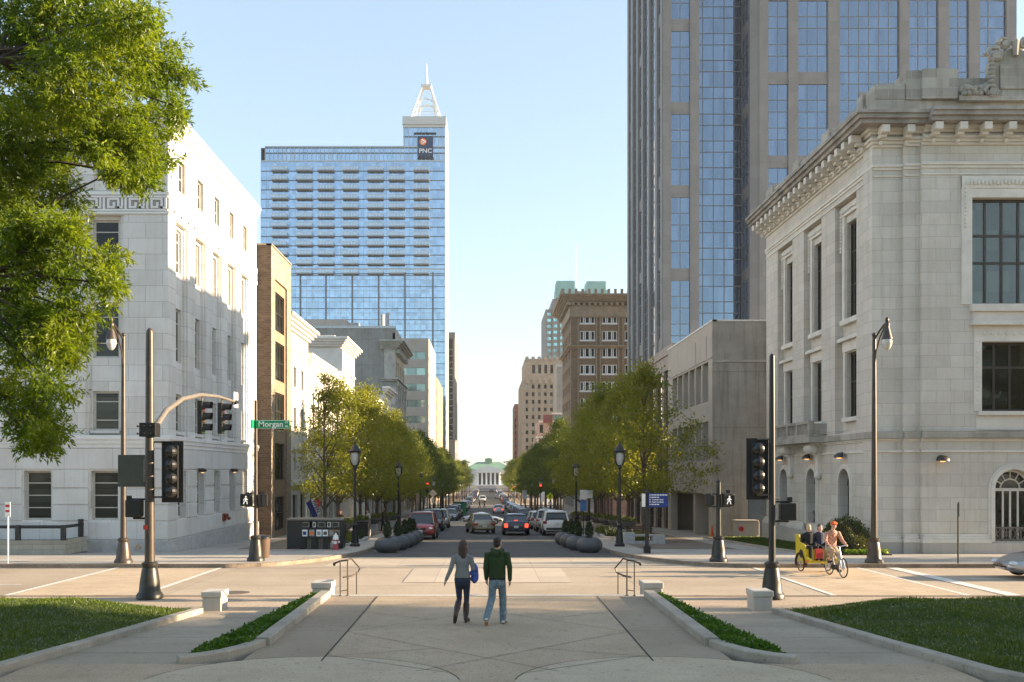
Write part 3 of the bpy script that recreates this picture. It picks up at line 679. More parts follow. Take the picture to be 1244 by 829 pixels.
# ================================================================== tall granite tower on the right
def granite_tower():
    YF, X0, X1, Y1, top = 133.0, 24.8, 73.8, 166.0, 118.0
    k = FPX / YF                              # px per metre on its front plane
    b = building('granite_tower', 'tall granite and blue glass office tower rising out of the frame on the right', (X0 + X1) / 2, YF)
    base = walk_z(100) - 2.0; xx = lambda px: (px - VX) / k
    FH = 33.7 / k                             # storey height
    Ff = Face('front', YF); W = MB(); G = MB(); D = MB(); B = MB()
    v_top = h(top); ref = h((572 - 23) / k)   # bottom of one granite band on the left bay
    def bars(F, u0, u1, v0, v1, cols, d, lo=None):
        for i in range(1, cols): u = u0 + (u1 - u0) * i / cols; B.fbox(F, u - .06, u + .06, v0, v1, d, d + .06)
        v = ref - 40 * FH
        while v < v1:
            for q in (0, FH * .58):
                if v0 + .1 < v + q < v1 - .1: B.fbox(F, u0, u1, v + q - .06, v + q + .06, d, d + .05)
            v += FH
    def bay(F, u0, u1, cols, d, mat, banded, phase=0.0):
        """glass strip; banded ones are broken by a granite panel every third storey"""
        if not banded:
            mat.quad(F.p(u0, base, d), F.p(u1, base, d), F.p(u1, v_top, d), F.p(u0, v_top, d)); bars(F, u0, u1, base, v_top, cols, d); return
        v = ref + phase - 42 * FH
        while v < v_top:
            a, e = max(v, base), min(v + 2.56 * FH, v_top)
            if e > a:
                mat.quad(F.p(u0, a, d), F.p(u1, a, d), F.p(u1, e, d), F.p(u0, e, d)); bars(F, u0, u1, a, e, cols, d)
            a, e = max(v + 2.56 * FH, base), min(v + 3 * FH, v_top)
            if e > a: W.fbox(F, u0, u1, a, e, d - .05, .0)
            v += 3 * FH
    def pier(F, a, e, d0=-1.0, d1=.25): W.fbox(F, a, e, base, v_top, d0, d1)
    # left block of the front
    pier(Ff, xx(805), xx(815)); bay(Ff, xx(815), xx(838), 2, -.12, G, True); pier(Ff, xx(838), xx(849))
    # recessed glass notch
    a, e, R0 = xx(849), xx(900), 6.0
    Fl = Face('right', a); Fr = Face('left', e + 2.4); Fm = Face('front', YF + 4.5)
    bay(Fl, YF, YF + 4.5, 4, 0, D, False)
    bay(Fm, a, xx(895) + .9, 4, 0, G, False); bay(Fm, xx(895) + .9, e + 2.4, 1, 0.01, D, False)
    F2 = Face('front', YF + .0)
    W.add([F2.p(xx(911), base, 0), F2.p(xx(920), base, .8), F2.p(xx(920), v_top, .8), F2.p(xx(911), v_top, 0)], [(0, 1, 2, 3)])
    # right block of the front, a little proud
    Fp = Face('front', YF - .8)
    W.fbox(Face('left', xx(911)), YF, YF + 4.5, base, v_top, -.3, 0)
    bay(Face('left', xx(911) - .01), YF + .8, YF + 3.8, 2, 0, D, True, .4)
    seq = [(920, 931, None), (931, 955, (2, True)), (955, 967, None), (967, 1003, (3, True)), (1003, 1017, None), (1017, 1089, (6, False)), (1089, 1101, None),
           (1101, 1136, (3, False)), (1136, 1149, None), (1149, 1173, (2, False)), (1173, 1186, None), (1186, 1209, (2, False)), (1209, 1218, (1, True)), (1218, 1230, None)]
    for p0, p1, s in seq:
        if s is None: pier(Fp, xx(p0), xx(p1))
        else: bay(Fp, xx(p0), xx(p1), s[0], -.15, G, s[1], -2.0 * FH)
    for v in (ref - 3.5 * FH,): W.fbox(Fp, xx(1041), xx(1064), v - .2, v + 3.0, -.1, .02)
    # street flank: vertical strips of glass between granite fins, stepping back
    Fs = Face('left', X0); n = 6; y = YF
    segs = [(.0, 1.4, 0), (1.4, 4.2, 1), (4.2, 6.0, 0), (6.0, 10.5, 2), (10.5, 12.0, 0), (12.0, 16.5, 2), (16.5, 18.0, 0), (18.0, 21.5, 1), (21.5, 23.0, 0), (23.0, 27.0, 2), (27, 29, 0), (29, 31.5, 1), (31.5, 33, 0)]
    for a0, a1, s in segs:
        st = 0
        if s == 0: W.fbox(Fs, YF + a0, YF + a1, base, v_top, -1, .25)
        else: bay(Fs, YF + a0, YF + a1, 2 if s == 1 else 3, -.1, G, s == 1, 1.5 * a0)
    W.quad((X0, Y1, base), (X1, Y1, base), (X1, Y1, v_top), (X0, Y1, v_top)); W.quad((X1, YF, base), (X1, Y1, base), (X1, Y1, v_top), (X1, YF, v_top))
    W.build('granite_frame', M['gran_tower'], b, world=True)
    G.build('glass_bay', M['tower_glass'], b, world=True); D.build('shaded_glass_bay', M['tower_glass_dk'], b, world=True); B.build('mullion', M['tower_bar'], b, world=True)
    q = MB(); q.quad((X0, YF, v_top - .1), (X1, YF, v_top - .1), (X1, Y1, v_top - .1), (X0, Y1, v_top - .1)); q.build('roof', M['roofing'], b, world=True)
    # pink granite podium along the street
    p = building('granite_podium', 'low pink granite and glass building beyond the concrete building', 20, 76.2)
    Xp, Ya, Yb, tp = 15.0, 76.3, 101.0, 10.1
    F = Face('left', Xp); w = MB(); bs = walk_z(101) - 1
    holes = [(77.4 + 3.9 * i, 80.4 + 3.9 * i, h(3.2), h(8.4)) for i in range(6)] + [(77.4 + 3.9 * i, 80.4 + 3.9 * i, bs, h(-1.6)) for i in range(6)] + [(77.4 + 3.9 * i, 80.4 + 3.9 * i, h(-.4), h(2.4)) for i in range(6)]
    w.wall(F, Ya, Yb, bs, h(tp), holes, .3); w.quad((Xp, Ya, bs), (26, Ya, bs), (26, Ya, h(tp)), (Xp, Ya, h(tp)))
    w.quad((Xp, Yb, bs), (26, Yb, bs), (26, Yb, h(tp)), (Xp, Yb, h(tp))); w.quad((26, Ya, bs), (26, Yb, bs), (26, Yb, h(tp)), (26, Ya, h(tp)))
    w.fbox(F, Ya, Yb, h(tp - .5), h(tp + .2), -.2, .12)
    w.build('wall', M['gran_pink'], p, world=True)
    q = MB(); q.quad((Xp, Ya, h(tp) - .02), (26, Ya, h(tp) - .02), (26, Yb, h(tp) - .02), (Xp, Yb, h(tp) - .02)); q.build('roof', M['roofing'], p, world=True)
    for hh in holes: window(p, F, hh[0], hh[1], hh[2], hh[3], -.25, 3, 2, M['bronze'], M['glass_dark'] if hh[3] < h(0) else M['tower_glass'])
granite_tower()

# ================================================================== street buildings, left side
def box_building(b, X, x0, Y0, Y1, top, side, mats, street_holes=(), front_holes=(), depth=.3, base=None, names=('wall', 'roof')):
    """shell with a street face at x=X; side 'right' faces +x, 'left' faces -x"""
    base = (walk_z(Y1) - 1.5) if base is None else base
    w = MB(); Fs, Ff = Face(side, X), Face('front', Y0); lo, hi = min(X, x0), max(X, x0)
    w.wall(Fs, Y0, Y1, base, top, list(street_holes), depth, 0)
    w.wall(Ff, lo, hi, base, top, list(front_holes), depth, len(mats) - 1 if len(mats) > 1 else 0)
    w.quad((lo, Y1, base), (hi, Y1, base), (hi, Y1, top), (lo, Y1, top)); w.quad((x0, Y0, base), (x0, Y1, base), (x0, Y1, top), (x0, Y0, top))
    w.build(names[0], mats, b, world=True)
    q = MB(); q.quad((lo, Y0, top - .03), (hi, Y0, top - .03), (hi, Y1, top - .03), (lo, Y1, top - .03)); q.build(names[1], M['roofing'], b, world=True)
    return Fs, Ff

def left_row():
    # narrow brown brick building
    b = building('brick_building', 'narrow brown brick building with one column of windows beside the white marble building', -18, 59.6)
    X, Y0, Y1 = -13.6, 59.6, 65.6
    rows = [(9.1, 11.6), (5.9, 8.4), (2.7, 5.1), (-.6, 1.8), (-3.9, -1.7)]
    strip = [(60.7, 64.3, h(-4.6), h(12.3))]
    Fs, Ff = box_building(b, X, -24, Y0, Y1, h(14.2), 'right', [M['brick_brown'], M['brick_rough']], strip, (), .12)
    s = MB(); s.wall(Fs, 60.7, 64.3, h(-4.6), h(12.3), [(61.0, 64.0, h(a), h(e)) for a, e in rows], .2, 0, -.12); s.build('spandrel', M['panel_brown'], b, world=True)
    for a, e in rows: window(b, Fs, 61.0, 64.0, h(a), h(e), -.28, 3, 2, M['bronze'], M['glass_dark'], .08, .06)
    t = MB(); t.fbox(Fs, Y0 - .05, Y1, h(14.2), h(14.3), -.3, .06); t.fbox(Ff, -24, X, h(14.2), h(14.301), -.3, .05); t.build('coping', M['brick_brown'], b, world=True)
    # white building: tall end, arcaded middle, tower pavilion
    b = building('white_building', 'long white painted building with tall end and arched corner pavilion on the left', -20, 66)
    X = -14.3
    w1 = [(66.9 + 2.9 * i, 67.9 + 2.9 * i, h(a), h(e)) for i in range(3) for a, e in ((6.2, 7.7), (3.1, 4.7), (0.0, 1.6))]
    doors = [(66.6 + 2.9 * i, 68.4 + 2.9 * i, h(-4.7), h(-1.8)) for i in range(3)]
    Fs, Ff = box_building(b, X, -26, 65.7, 75.5, h(10.6), 'right', [M['stucco'], M['stucco']], w1 + doors, (), .28)
    c = MB(); cornice(c, [(Fs, 65.7, 75.5, 0, 1)], h(10.2), h(11.1), .8, 0, 4); cornice(c, [(Fs, 65.7, 75.5, 0, 1)], h(8.9), h(9.1), .1, 0, 1)
    c.fbox(Fs, 65.7, 75.5, h(-1.1), h(-.7), -.01, .25)
    for hh in w1: window(b, Fs, *hh, -.25, 2, 2, M['sash_white'], M['glass_dark'])
    for hh in doors: window(b, Fs, *hh, -.25, 2, 2, M['black'], M['glass_dark'], name='shop_door')
    mids = [(76.6 + 2.45 * i, 78.2 + 2.45 * i, h(1.2), h(6.4)) for i in range(6)]; shops = [(76.4 + 3 * i, 78.8 + 3 * i, h(-5), h(-1.9)) for i in range(5)]
    w = MB(); w.wall(Fs, 75.5, 91.5, walk_z(101) - 1.5, h(9.3), mids + shops, .5); w.build('arcade_wall', M['stucco_plain'], b, world=True)
    q = MB(); q.quad((-26, 75.5, h(9.0)), (X, 75.5, h(9.0)), (X, 101, h(9.0)), (-26, 101, h(9.0))); q.build('roof', M['roofing'], b, world=True)
    cornice(c, [(Fs, 75.5, 91.5, 0, 0)], h(8.3), h(9.4), .35, 0, 3); c.fbox(Fs, 75.5, 91.5, h(-.9), h(-.5), -.01, .2)
    for i in range(7):
        u = 76.2 + 2.45 * i; c.tube([Fs.p(u - .02, h(1.2), .0), Fs.p(u - .02, h(6.3), .0)], .22, 10); c.ell(Fs.p(u - .02, h(6.9), .02), (.35, .35, .4), 10, 6)
    for hh in mids: window(b, Fs, *hh, -.45, 2, 3, M['sash_white'], M['glass_dark'])
    for hh in shops: window(b, Fs, *hh, -.45, 2, 2, M['black'], M['glass_dark'], name='shop_window')
    # pavilion
    tp = 12.0; w = MB(); F2 = Face('front', 91.5); w.wall(F2, -19.0, X + .15, h(-6), h(tp)); Fq = Face('right', X + .15)
    w.wall(Fq, 91.5, 101.0, h(-8), h(tp), [(94.6, 97.9, h(-2), h(8.2))], .5)
    n = 10
    for i in range(n):
        a0, a1 = math.pi * i / n, math.pi * (i + 1) / n; r, cc, sp = 1.65, 96.25, h(6.55)
        p0, p1 = (cc - r * math.cos(a0), sp + r * math.sin(a0)), (cc - r * math.cos(a1), sp + r * math.sin(a1))
        w.quad(Fq.p(p0[0], p0[1], 0), Fq.p(p1[0], p1[1], 0), Fq.p(p1[0], sp + r, 0), Fq.p(p0[0], sp + r, 0))
    w.quad((-19, 101, h(-8)), (X + .15, 101, h(-8)), (X + .15, 101, h(tp)), (-19, 101, h(tp))); w.quad((-19, 91.5, h(-6)), (-19, 101, h(-6)), (-19, 101, h(tp)), (-19, 91.5, h(tp)))
    w.build('pavilion', M['stucco'], b, world=True)
    cornice(c, [(F2, -19.0, X + .15, 1, 1), (Fq, 91.5, 101, 0, 1)], h(tp), h(tp + .9), .75, 0, 4)
    c.fbox(F2, -19, X + .3, h(9.6), h(11.8), -.01, .06); c.fbox(Fq, 91.5, 101, h(9.7), h(9.9), -.01, .12)
    c.fbox(F2, -18.4, X - .4, h(tp + .9), h(tp + 1.05), -8, .3)
    c.build('cornice', M['stucco_plain'], b, world=True)
    window(b, Fq, 94.6, 97.9, h(-2), h(8.2), -.45, 3, 6, M['sash_grey'], M['glass_court'])
    # grey low building past the cross street
    b = building('grey_shop_building', 'low pale grey building with a small bracketed cornice beyond the white building', -20, 113.5)
    ws = [(114.5 + 3.4 * i, 116.6 + 3.4 * i, h(1.2), h(5.0)) for i in range(9)] + [(114.5 + 3.4 * i, 116.9 + 3.4 * i, h(-6), h(-2.4)) for i in range(9)]
    Fs, Ff = box_building(b, -14.4, -30, 113.5, 146.5, h(9.3), 'right', [M['grey_trim'], M['grey_trim']], ws, (), .3)
    for hh in ws: window(b, Fs, *hh, -.25, 2, 2, M['bronze'], M['glass_dark'])
    c = MB(); cornice(c, [(Fs, 131, 140, 1, 1)], h(10.4), h(11.6), 1.0, 0, 4); c.fbox(Fs, 131, 140, h(9.2), h(10.5), -3, .15)
    cornice(c, [(Fs, 113.5, 146.5, 0, 0)], h(8.7), h(9.4), .25, 0, 2); c.build('cornice', M['stucco_plain'], b, world=True)
    # tall grey stone block with blank party wall
    b = building('stone_block', 'tall grey stone block with blank streaked side wall and dark corner cornice', -25, 147)
    X = -14.3; ws = [(148.6 + 3.1 * i, 150.4 + 3.1 * i, h(a), h(a + 2.6)) for i in range(5) for a in (14.5, 10.4, 6.3, 2.2)]
    Fs, Ff = box_building(b, X, -33, 147, 163.5, h(22.2), 'right', [M['buff_trim'], M['grey_wall']], ws, (), .3)
    for hh in ws: window(b, Fs, *hh, -.25, 1, 2, M['bronze'], M['glass_dark'])
    c = MB(); cornice(c, [(Ff, -16.6, X, 0, 1), (Fs, 147, 163.5, 0, 1)], h(18.9), h(20.2), 1.5, 0, 5)
    for i in range(13): c.fbox(Fs, 147.5 + i * 1.25, 148.0 + i * 1.25, h(18.3), h(18.9), 0, .7)
    for i in range(6): c.fbox(Fs, 147.3 + 3.1 * i, 148.3 + 3.1 * i, h(1.5), h(13.2), -.01, .35); c.fbox(Fs, 147.2 + 3.1 * i, 148.4 + 3.1 * i, h(13.2), h(13.9), -.01, .5)
    cornice(c, [(Ff, -16.4, X, 0, 1), (Fs, 147, 163.5, 0, 1)], h(13.9), h(14.4), .6, 0, 2)
    for i in range(8):
        u = -15.4 + (.25 if i % 2 else -.1); c.fbox(Ff, u - .5, X + .1, h(1 + i * 1.55), h(2.2 + i * 1.55), -.01, .12)
    c.fbox(Ff, -16.0, X, h(13.9), h(18.9), -.01, .15)
    c.fbox(Fs, 147, 163.5, h(20.2), h(21.4), -.4, .3)
    c.build('cornice', M['grey_trim'], b, world=True)
    c = MB(); c.fbox(Ff, -33, X + .1, h(22.1), h(22.5), -.5, .1); c.build('coping', M['pnc_line'], b, world=True)
    c = MB(); c.box(-29, -22, 148, 160, h(22.2), h(23.6)); c.box(-34, -20, 166, 172, h(15), h(24.8)); c.build('penthouse', M['beige_panel'], b, world=True)
    d = MB(); d.box(-24.4, -22.6, 166.5, 168, h(24.8), h(26.0)); d.box(-26.5, -25.0, 166.5, 168, h(24.8), h(25.5)); d.cyl((-18.4, 166.4, h(24.7)), (-18.4, 166.4, h(27.4)), .35, n=8); d.cyl((-16.9, 160, h(22.5)), (-16.9, 160, h(26.6)), .3, n=8)
    d.build('roof_equipment', M['granite'], b, world=True)
    # slab for beige modern building with ribbon windows
    b = building('ribbon_building', 'beige precast building with ribbon windows left of the street centre', -28, 231)
    X = -14.3; Ya, Yb, top = 231, 262, 32.3; base = walk_z(262) - 2
    w = MB(); g = MB(); Ff, Fs = Face('front', Ya), Face('right', X)
    v = h(top); w.fbox(Ff, -48, X, v - 3.3, v, -30, 0); v -= 3.3
    w.box(-48.01, -47.5, Ya + .01, Yb, base, h(top)); w.box(X - .9, X - .01, Ya + .004, Yb - .1, base, h(top) - .01)
    for i in range(9):
        g.fbox(Ff, -47.5, X - .9, v - 1.75, v, -3, -.25); v -= 1.75
        w.fbox(Ff, -48, X - .002, v - 2.15, v, -30, 0); v -= 2.15
    for i in range(8): w.fbox(Fs, Ya + 1, Yb - 1, h(top - 5.3 - 3.9 * i), h(top - 4.4 - 3.9 * i), -.02, .12)
    w.build('precast_band', M['beige_panel'], b, world=True); rg = g.build('ribbon_window', M['ribbon_glass'], b, world=True)
    q = MB(); u = -46
    while u < X - 1: q.fbox(Ff, u - .05, u + .05, base, h(top - 3.3), -.2497, -.2); u += 2.2
    q.build('mullion', M['bronze'], rg, world=True)
    w = MB(); w.box(-24, -14.1, 262.2, 300, base - 2, h(26)); 
    b = building('tan_building', 'slim tan brick building behind the ribbon windowed one', -19, 262.2)
    w.build('wall', M['tan_brick'], b, world=True)
    r = MB()
    for i in range(7):
        for j in range(5): r.fbox(Face('right', -14.1), 264 + 7 * j, 267 + 7 * j, h(-3 + 4 * i), h(-.8 + 4 * i), -.01, .03)
    r.build('window', M['glass_dark'], b, world=True)
    s = thing('projecting_sign', 'blue box sign on the wall below the ribbon windows', 'sign', (-15, 176, h(-2.6)))
    m = MB(); m.box(-17, -13.75, 176, 189, h(-2.6), h(6.1)); m.build('sign_box', simple('royal_blue_sign', (.02, .05, .22), .4), s, world=True)
    m = MB(); m.box(-13.75, -13.7, 179, 186, h(2.9), h(3.7)); m.box(-13.75, -13.7, 178, 187.5, h(1.0), h(2.2)); m.box(-13.75, -13.7, 182, 185, h(4.6), h(5.2)); m.box(-17, -13.6, 175.9, 189.1, h(6.1), h(6.4)); m.build('sign_band', M['white_paint'], s, world=True)
    b = building('blue_canopy_shop', 'low stone shop building under the projecting blue sign', -18, 164)
    Fs, Ff = box_building(b, -14.35, -30, 164, 213, h(3.2), 'right', [M['buff_trim'], M['grey_trim']], [(165.5 + 4.6 * i, 168.9 + 4.6 * i, h(-7), h(-3.4)) for i in range(10)], (), .3)
    for i in range(10): window(b, Fs, 165.5 + 4.6 * i, 168.9 + 4.6 * i, h(-7), h(-3.4), -.25, 2, 2, M['bronze'], M['glass_dark'])
left_row()

# ================================================================== blue glass tower at the left
def glass_tower():
    Y0, Y1 = 336.0, 364.0; k = FPX / Y0; xx = lambda px: (px - VX) / k; vv = lambda py: h((VY - py) / k)
    b = building('glass_tower', 'broad blue glass tower with balconies and a white spire', -45, Y0)
    xl, xr, xt = xx(317), xx(541), xx(490); base = walk_z(364) - 4
    Ff, Fs = Face('front', Y0), Face('right', xr)
    g = MB(); g.quad(Ff.p(xl, vv(196), 0), Ff.p(xr, vv(196), 0), Ff.p(xr, vv(327), 0), Ff.p(xl, vv(327), 0))
    g.quad(Ff.p(xl, base, 0), Ff.p(xr, base, 0), Ff.p(xr, vv(327), 0), Ff.p(xl, vv(327), 0))
    g.build('curtain_wall', M['pnc_glass'], b, world=True)
    g = MB(); g.quad(Ff.p(xx(322), vv(196), -.3), Ff.p(xr, vv(196), -.3), Ff.p(xr, vv(178), -.3), Ff.p(xx(322), vv(178), -.3)); g.quad(Ff.p(xt, vv(178), -.3), Ff.p(xr, vv(178), -.3), Ff.p(xr, vv(155), -.3), Ff.p(xt, vv(155), -.3)); g.build('crown_glass', M['pnc_glass2'], b, world=True)
    f = MB()
    f.wall(Fs, Y0, Y1, base, vv(142.5)); f.quad((xt, Y0, vv(178)), (xt, Y1, vv(178)), (xt, Y1, vv(142.5)), (xt, Y0, vv(142.5))); f.quad((xl, Y0, base), (xl, Y1, base), (xl, Y1, vv(180)), (xl, Y0, vv(180)))
    f.quad((xl, Y1, base), (xr, Y1, base), (xr, Y1, vv(178)), (xl, Y1, vv(178))); f.quad((xt, Y1, vv(178)), (xr, Y1, vv(178)), (xr, Y1, vv(142)), (xt, Y1, vv(142)))
    f.build('flank_wall', M['beige_panel'], b, world=True)
    f = MB()
    for i in range(28):
        for a, e in ((2, 7), (9, 14), (17, 22)): f.fbox(Fs, Y0 + a, Y0 + e, vv(560) + i * 3.6, vv(560) + i * 3.6 + 1.9, -.01, .04)
    f.build('flank_window', M['tower_glass'], b, world=True)
    q = MB(); q.quad((xl, Y0, vv(180)), (xr, Y0, vv(180)), (xr, Y1, vv(180)), (xl, Y1, vv(180))); q.quad((xt, Y0, vv(143)), (xr, Y0, vv(143)), (xr, Y1, vv(143)), (xt, Y1, vv(143))); q.build('roof', M['roofing'], b, world=True)
    m = MB(); m2 = MB()
    ys = [208.2 + 11.33 * i for i in range(12)]
    for y in ys: m.fbox(Ff, xl, xr, vv(y) - .16, vv(y) + .14, .0, .14)
    for y in (196, 327, 178.5): m2.fbox(Ff, xl if y > 190 else xx(322), xr, vv(y) - .25, vv(y) + .25, -.3, .15)
    y = 335.0
    while y < 600: m.fbox(Ff, xl, xr, vv(y) - .12, vv(y) + .12, .0, .12); m2.fbox(Ff, xl, xr, vv(y + 5.2) - .06, vv(y + 5.2) + .06, 0, .08); y += 13.4
    for px in (332, 365, 396, 428, 460, 492, 526): m.fbox(Ff, xx(px) - .28, xx(px) + .28, base, vv(331), 0, .3)
    u = xl
    while u < xr: m2.fbox(Ff, u - .05, u + .05, base, vv(196), 0, .06); u += 1.35 * 1.5
    u = xx(322)
    while u < xr: m2.fbox(Ff, u - .09, u + .09, vv(196), vv(178.5) if u < xt else vv(155), -.3, .1); u += 1.5
    for y in (166, 186): m.fbox(Ff, xt if y < 178 else xx(322), xr, vv(y) - .15, vv(y) + .15, -.3, .02)
    m.build('floor_line', simple('dark_floor_line', (.13, .16, .18), .5), b, world=True); m2.build('mullion', M['pnc_line'], b, world=True)
    c = MB(); c.fbox(Ff, xt - .3, xr + .3, vv(151.5), vv(142), -20, .5); c.fbox(Ff, xt - .1, xr + .1, vv(155), vv(151.5), -20, .1); c.build('tower_cap', M['pnc_cap'], b, world=True)
    c = MB(); c.fbox(Ff, xx(503), xx(530), vv(163), vv(161.5), -.3, .35); c.fbox(Ff, xx(507), xx(527), vv(193.5), vv(192.3), -.3, .35); c.build('sign_recess', M['black_matt'], b, world=True)
    # spire: open lattice pyramid, collar and needle
    cx, cy = xx(517), Y0 + 5.5; hw, ht = 5.2, 1.4; z0, z1 = vv(142), vv(99.5)
    s = MB(); Lp = lambda sx, sy, t: (cx + sx * (hw + (ht - hw) * t), cy + sy * (hw + (ht - hw) * t), z0 + (z1 - z0) * t)
    cor = [(-1, -1), (1, -1), (1, 1), (-1, 1)]
    for a in cor: s.tube([Lp(*a, 0), Lp(*a, 1)], .32, 6)
    for i in range(4):
        a, e = cor[i], cor[(i + 1) % 4]
        for t in (.18, .36, .56): s.tube([Lp(*a, t), Lp(*e, t)], .12, 5)
        for q in (-.35, .35):
            mm = lambda t: tuple((Vector(Lp(*a, t)) * (.5 - q) + Vector(Lp(*e, t)) * (.5 + q)))
            s.tube([mm(0), mm(.6)], .12, 5)
        s.tube([Lp(*a, .45), tuple((Vector(Lp(*a, .62)) + Vector(Lp(*e, .62))) / 2), Lp(*e, .45)], .22, 5)
    s.box(cx - 1.9, cx + 1.9, cy - 1.9, cy + 1.9, z1, vv(97))
    sp = s.build('spire', M['white_steel'], b, world=True)
    n = MB(); n.cyl((cx, cy, vv(97)), (cx, cy, vv(69)), .62, .06, 8); n.build('needle', M['white_steel'], sp, world=True)
    # sign with a roundel
    sg = MB(); sg.fbox(Ff, xx(507.5), xx(526), vv(191), vv(166), .12, .5); so = sg.build('sign_panel', M['navy'], b, world=True)
    dd = MB(); dc = xx(514.0), vv(173.0); dd.cyl((dc[0], Y0 - .5, dc[1]), (dc[0], Y0 - .58, dc[1]), 1.25, n=24); dd.build('roundel', M['orange'], so, world=True)
    dd = MB()
    tri = [(-.42, -.75), (.85, 0), (-.42, .75)]
    for i in range(3):
        (ax, az), (bx, bz) = tri[i], tri[(i + 1) % 3]; dd.tube([(dc[0] + ax, Y0 - .6, dc[1] + az), (dc[0] + bx, Y0 - .6, dc[1] + bz)], .14, 6)
    dd.tube([(dc[0] - .85, Y0 - .6, dc[1] - .1), (dc[0] + .1, Y0 - .6, dc[1] + .0)], .1, 6)
    dd.build('roundel_mark', M['white_paint'], so, world=True)
    lettering('PNC', 2.15, (xx(517.0) - (-45), -.55, vv(184.2) - OFF[b.name].z), (R(90), 0, 0), M['white_paint'], so, .03, .03, 1.08)
    # balconies: one slab with a glass rail, copied over the grid of flats
    px = [340, 370, 396, 426, 456, 482, 512]; widths = 19.0 / k
    for j, p_ in enumerate(px):
        for i, y in enumerate(ys[:12] if j else ys[:12]):
            if j == 0 and i == 11 and False: continue
            x = xx(p_)
            if i == 0 and j == 0:
                m = MB(); W2 = widths / 2
                m.box(-W2, W2, -1.7, 0, -.30, 0); bo = m.build('balcony', M['pnc_slab'], b)
                r = MB(); r.box(-W2, W2, -1.7, -1.64, .05, 1.15); r.box(-W2, -W2 + .06, -1.64, 0, .05, 1.15); r.box(W2 - .06, W2, -1.64, 0, .05, 1.15)
                ro = r.build('railing', glass('balcony_glass', (.42, .50, .56), .12, .7, (1.3, 1.2), .2, .01), bo)
                r = MB(); r.box(-W2, W2, -1.75, -1.62, 1.15, 1.25)
                for q in range(6): r.box(-W2 + q * W2 * .4 - .05, -W2 + q * W2 * .4 + .05, -1.74, -1.62, 0, 1.15)
                r.build('handrail', M['pnc_cap'], bo)
                bal = bo
            else:
                bo = copy_tree(bal, b)
            bo.location = (x - OFF[b.name].x, -.15, vv(y) - OFF[b.name].z)
    # dark office slab behind
    d = building('dark_office_tower', 'slim grey office tower with dark window strip just right of the glass tower', -30, 440)
    kk = FPX / 440; x2 = lambda p_: (p_ - VX) / kk; hv = lambda py: h((VY - py) / kk)
    w = MB(); w.box(x2(530), x2(552.5), 440, 492, walk_z(492) - 3, hv(404)); w.build('wall', M['teal_stone'], d, world=True)
    w = MB(); w.fbox(Face('front', 440), x2(545.5), x2(550), hv(600), hv(412), -.01, .06)
    w.build('window_strip', M['glass_dark'], d, world=True)
    w = MB()
    for i in range(24): w.fbox(Face('front', 440), x2(545.5), x2(550), hv(600) + i * 2.9, hv(600) + i * 2.9 + .5, .0, .1)
    w.box(x2(530), x2(552.9), 439.6, 440, hv(411), hv(404)); w.build('spandrel', M['teal_stone'], d, world=True)
    e = building('low_grey_annex', 'grey masonry annex at the foot of the slim dark tower', -16, 400)
    w = MB(); w.box(-28, -13.6, 400, 430, walk_z(430) - 2, h(12.5)); w.box(-28.2, -13.4, 399.8, 430.2, h(12.5), h(13.1)); w.build('wall', M['teal_stone'], e, world=True)
    w = MB()
    for i in range(5):
        for j in range(3): w.fbox(Face('right', -13.6), 402 + 5.5 * i, 404.6 + 5.5 * i, h(-5 + 5 * j), h(-2.2 + 5 * j), -.01, .04)
    w.build('window', M['glass_dark'], e, world=True)
glass_tower()

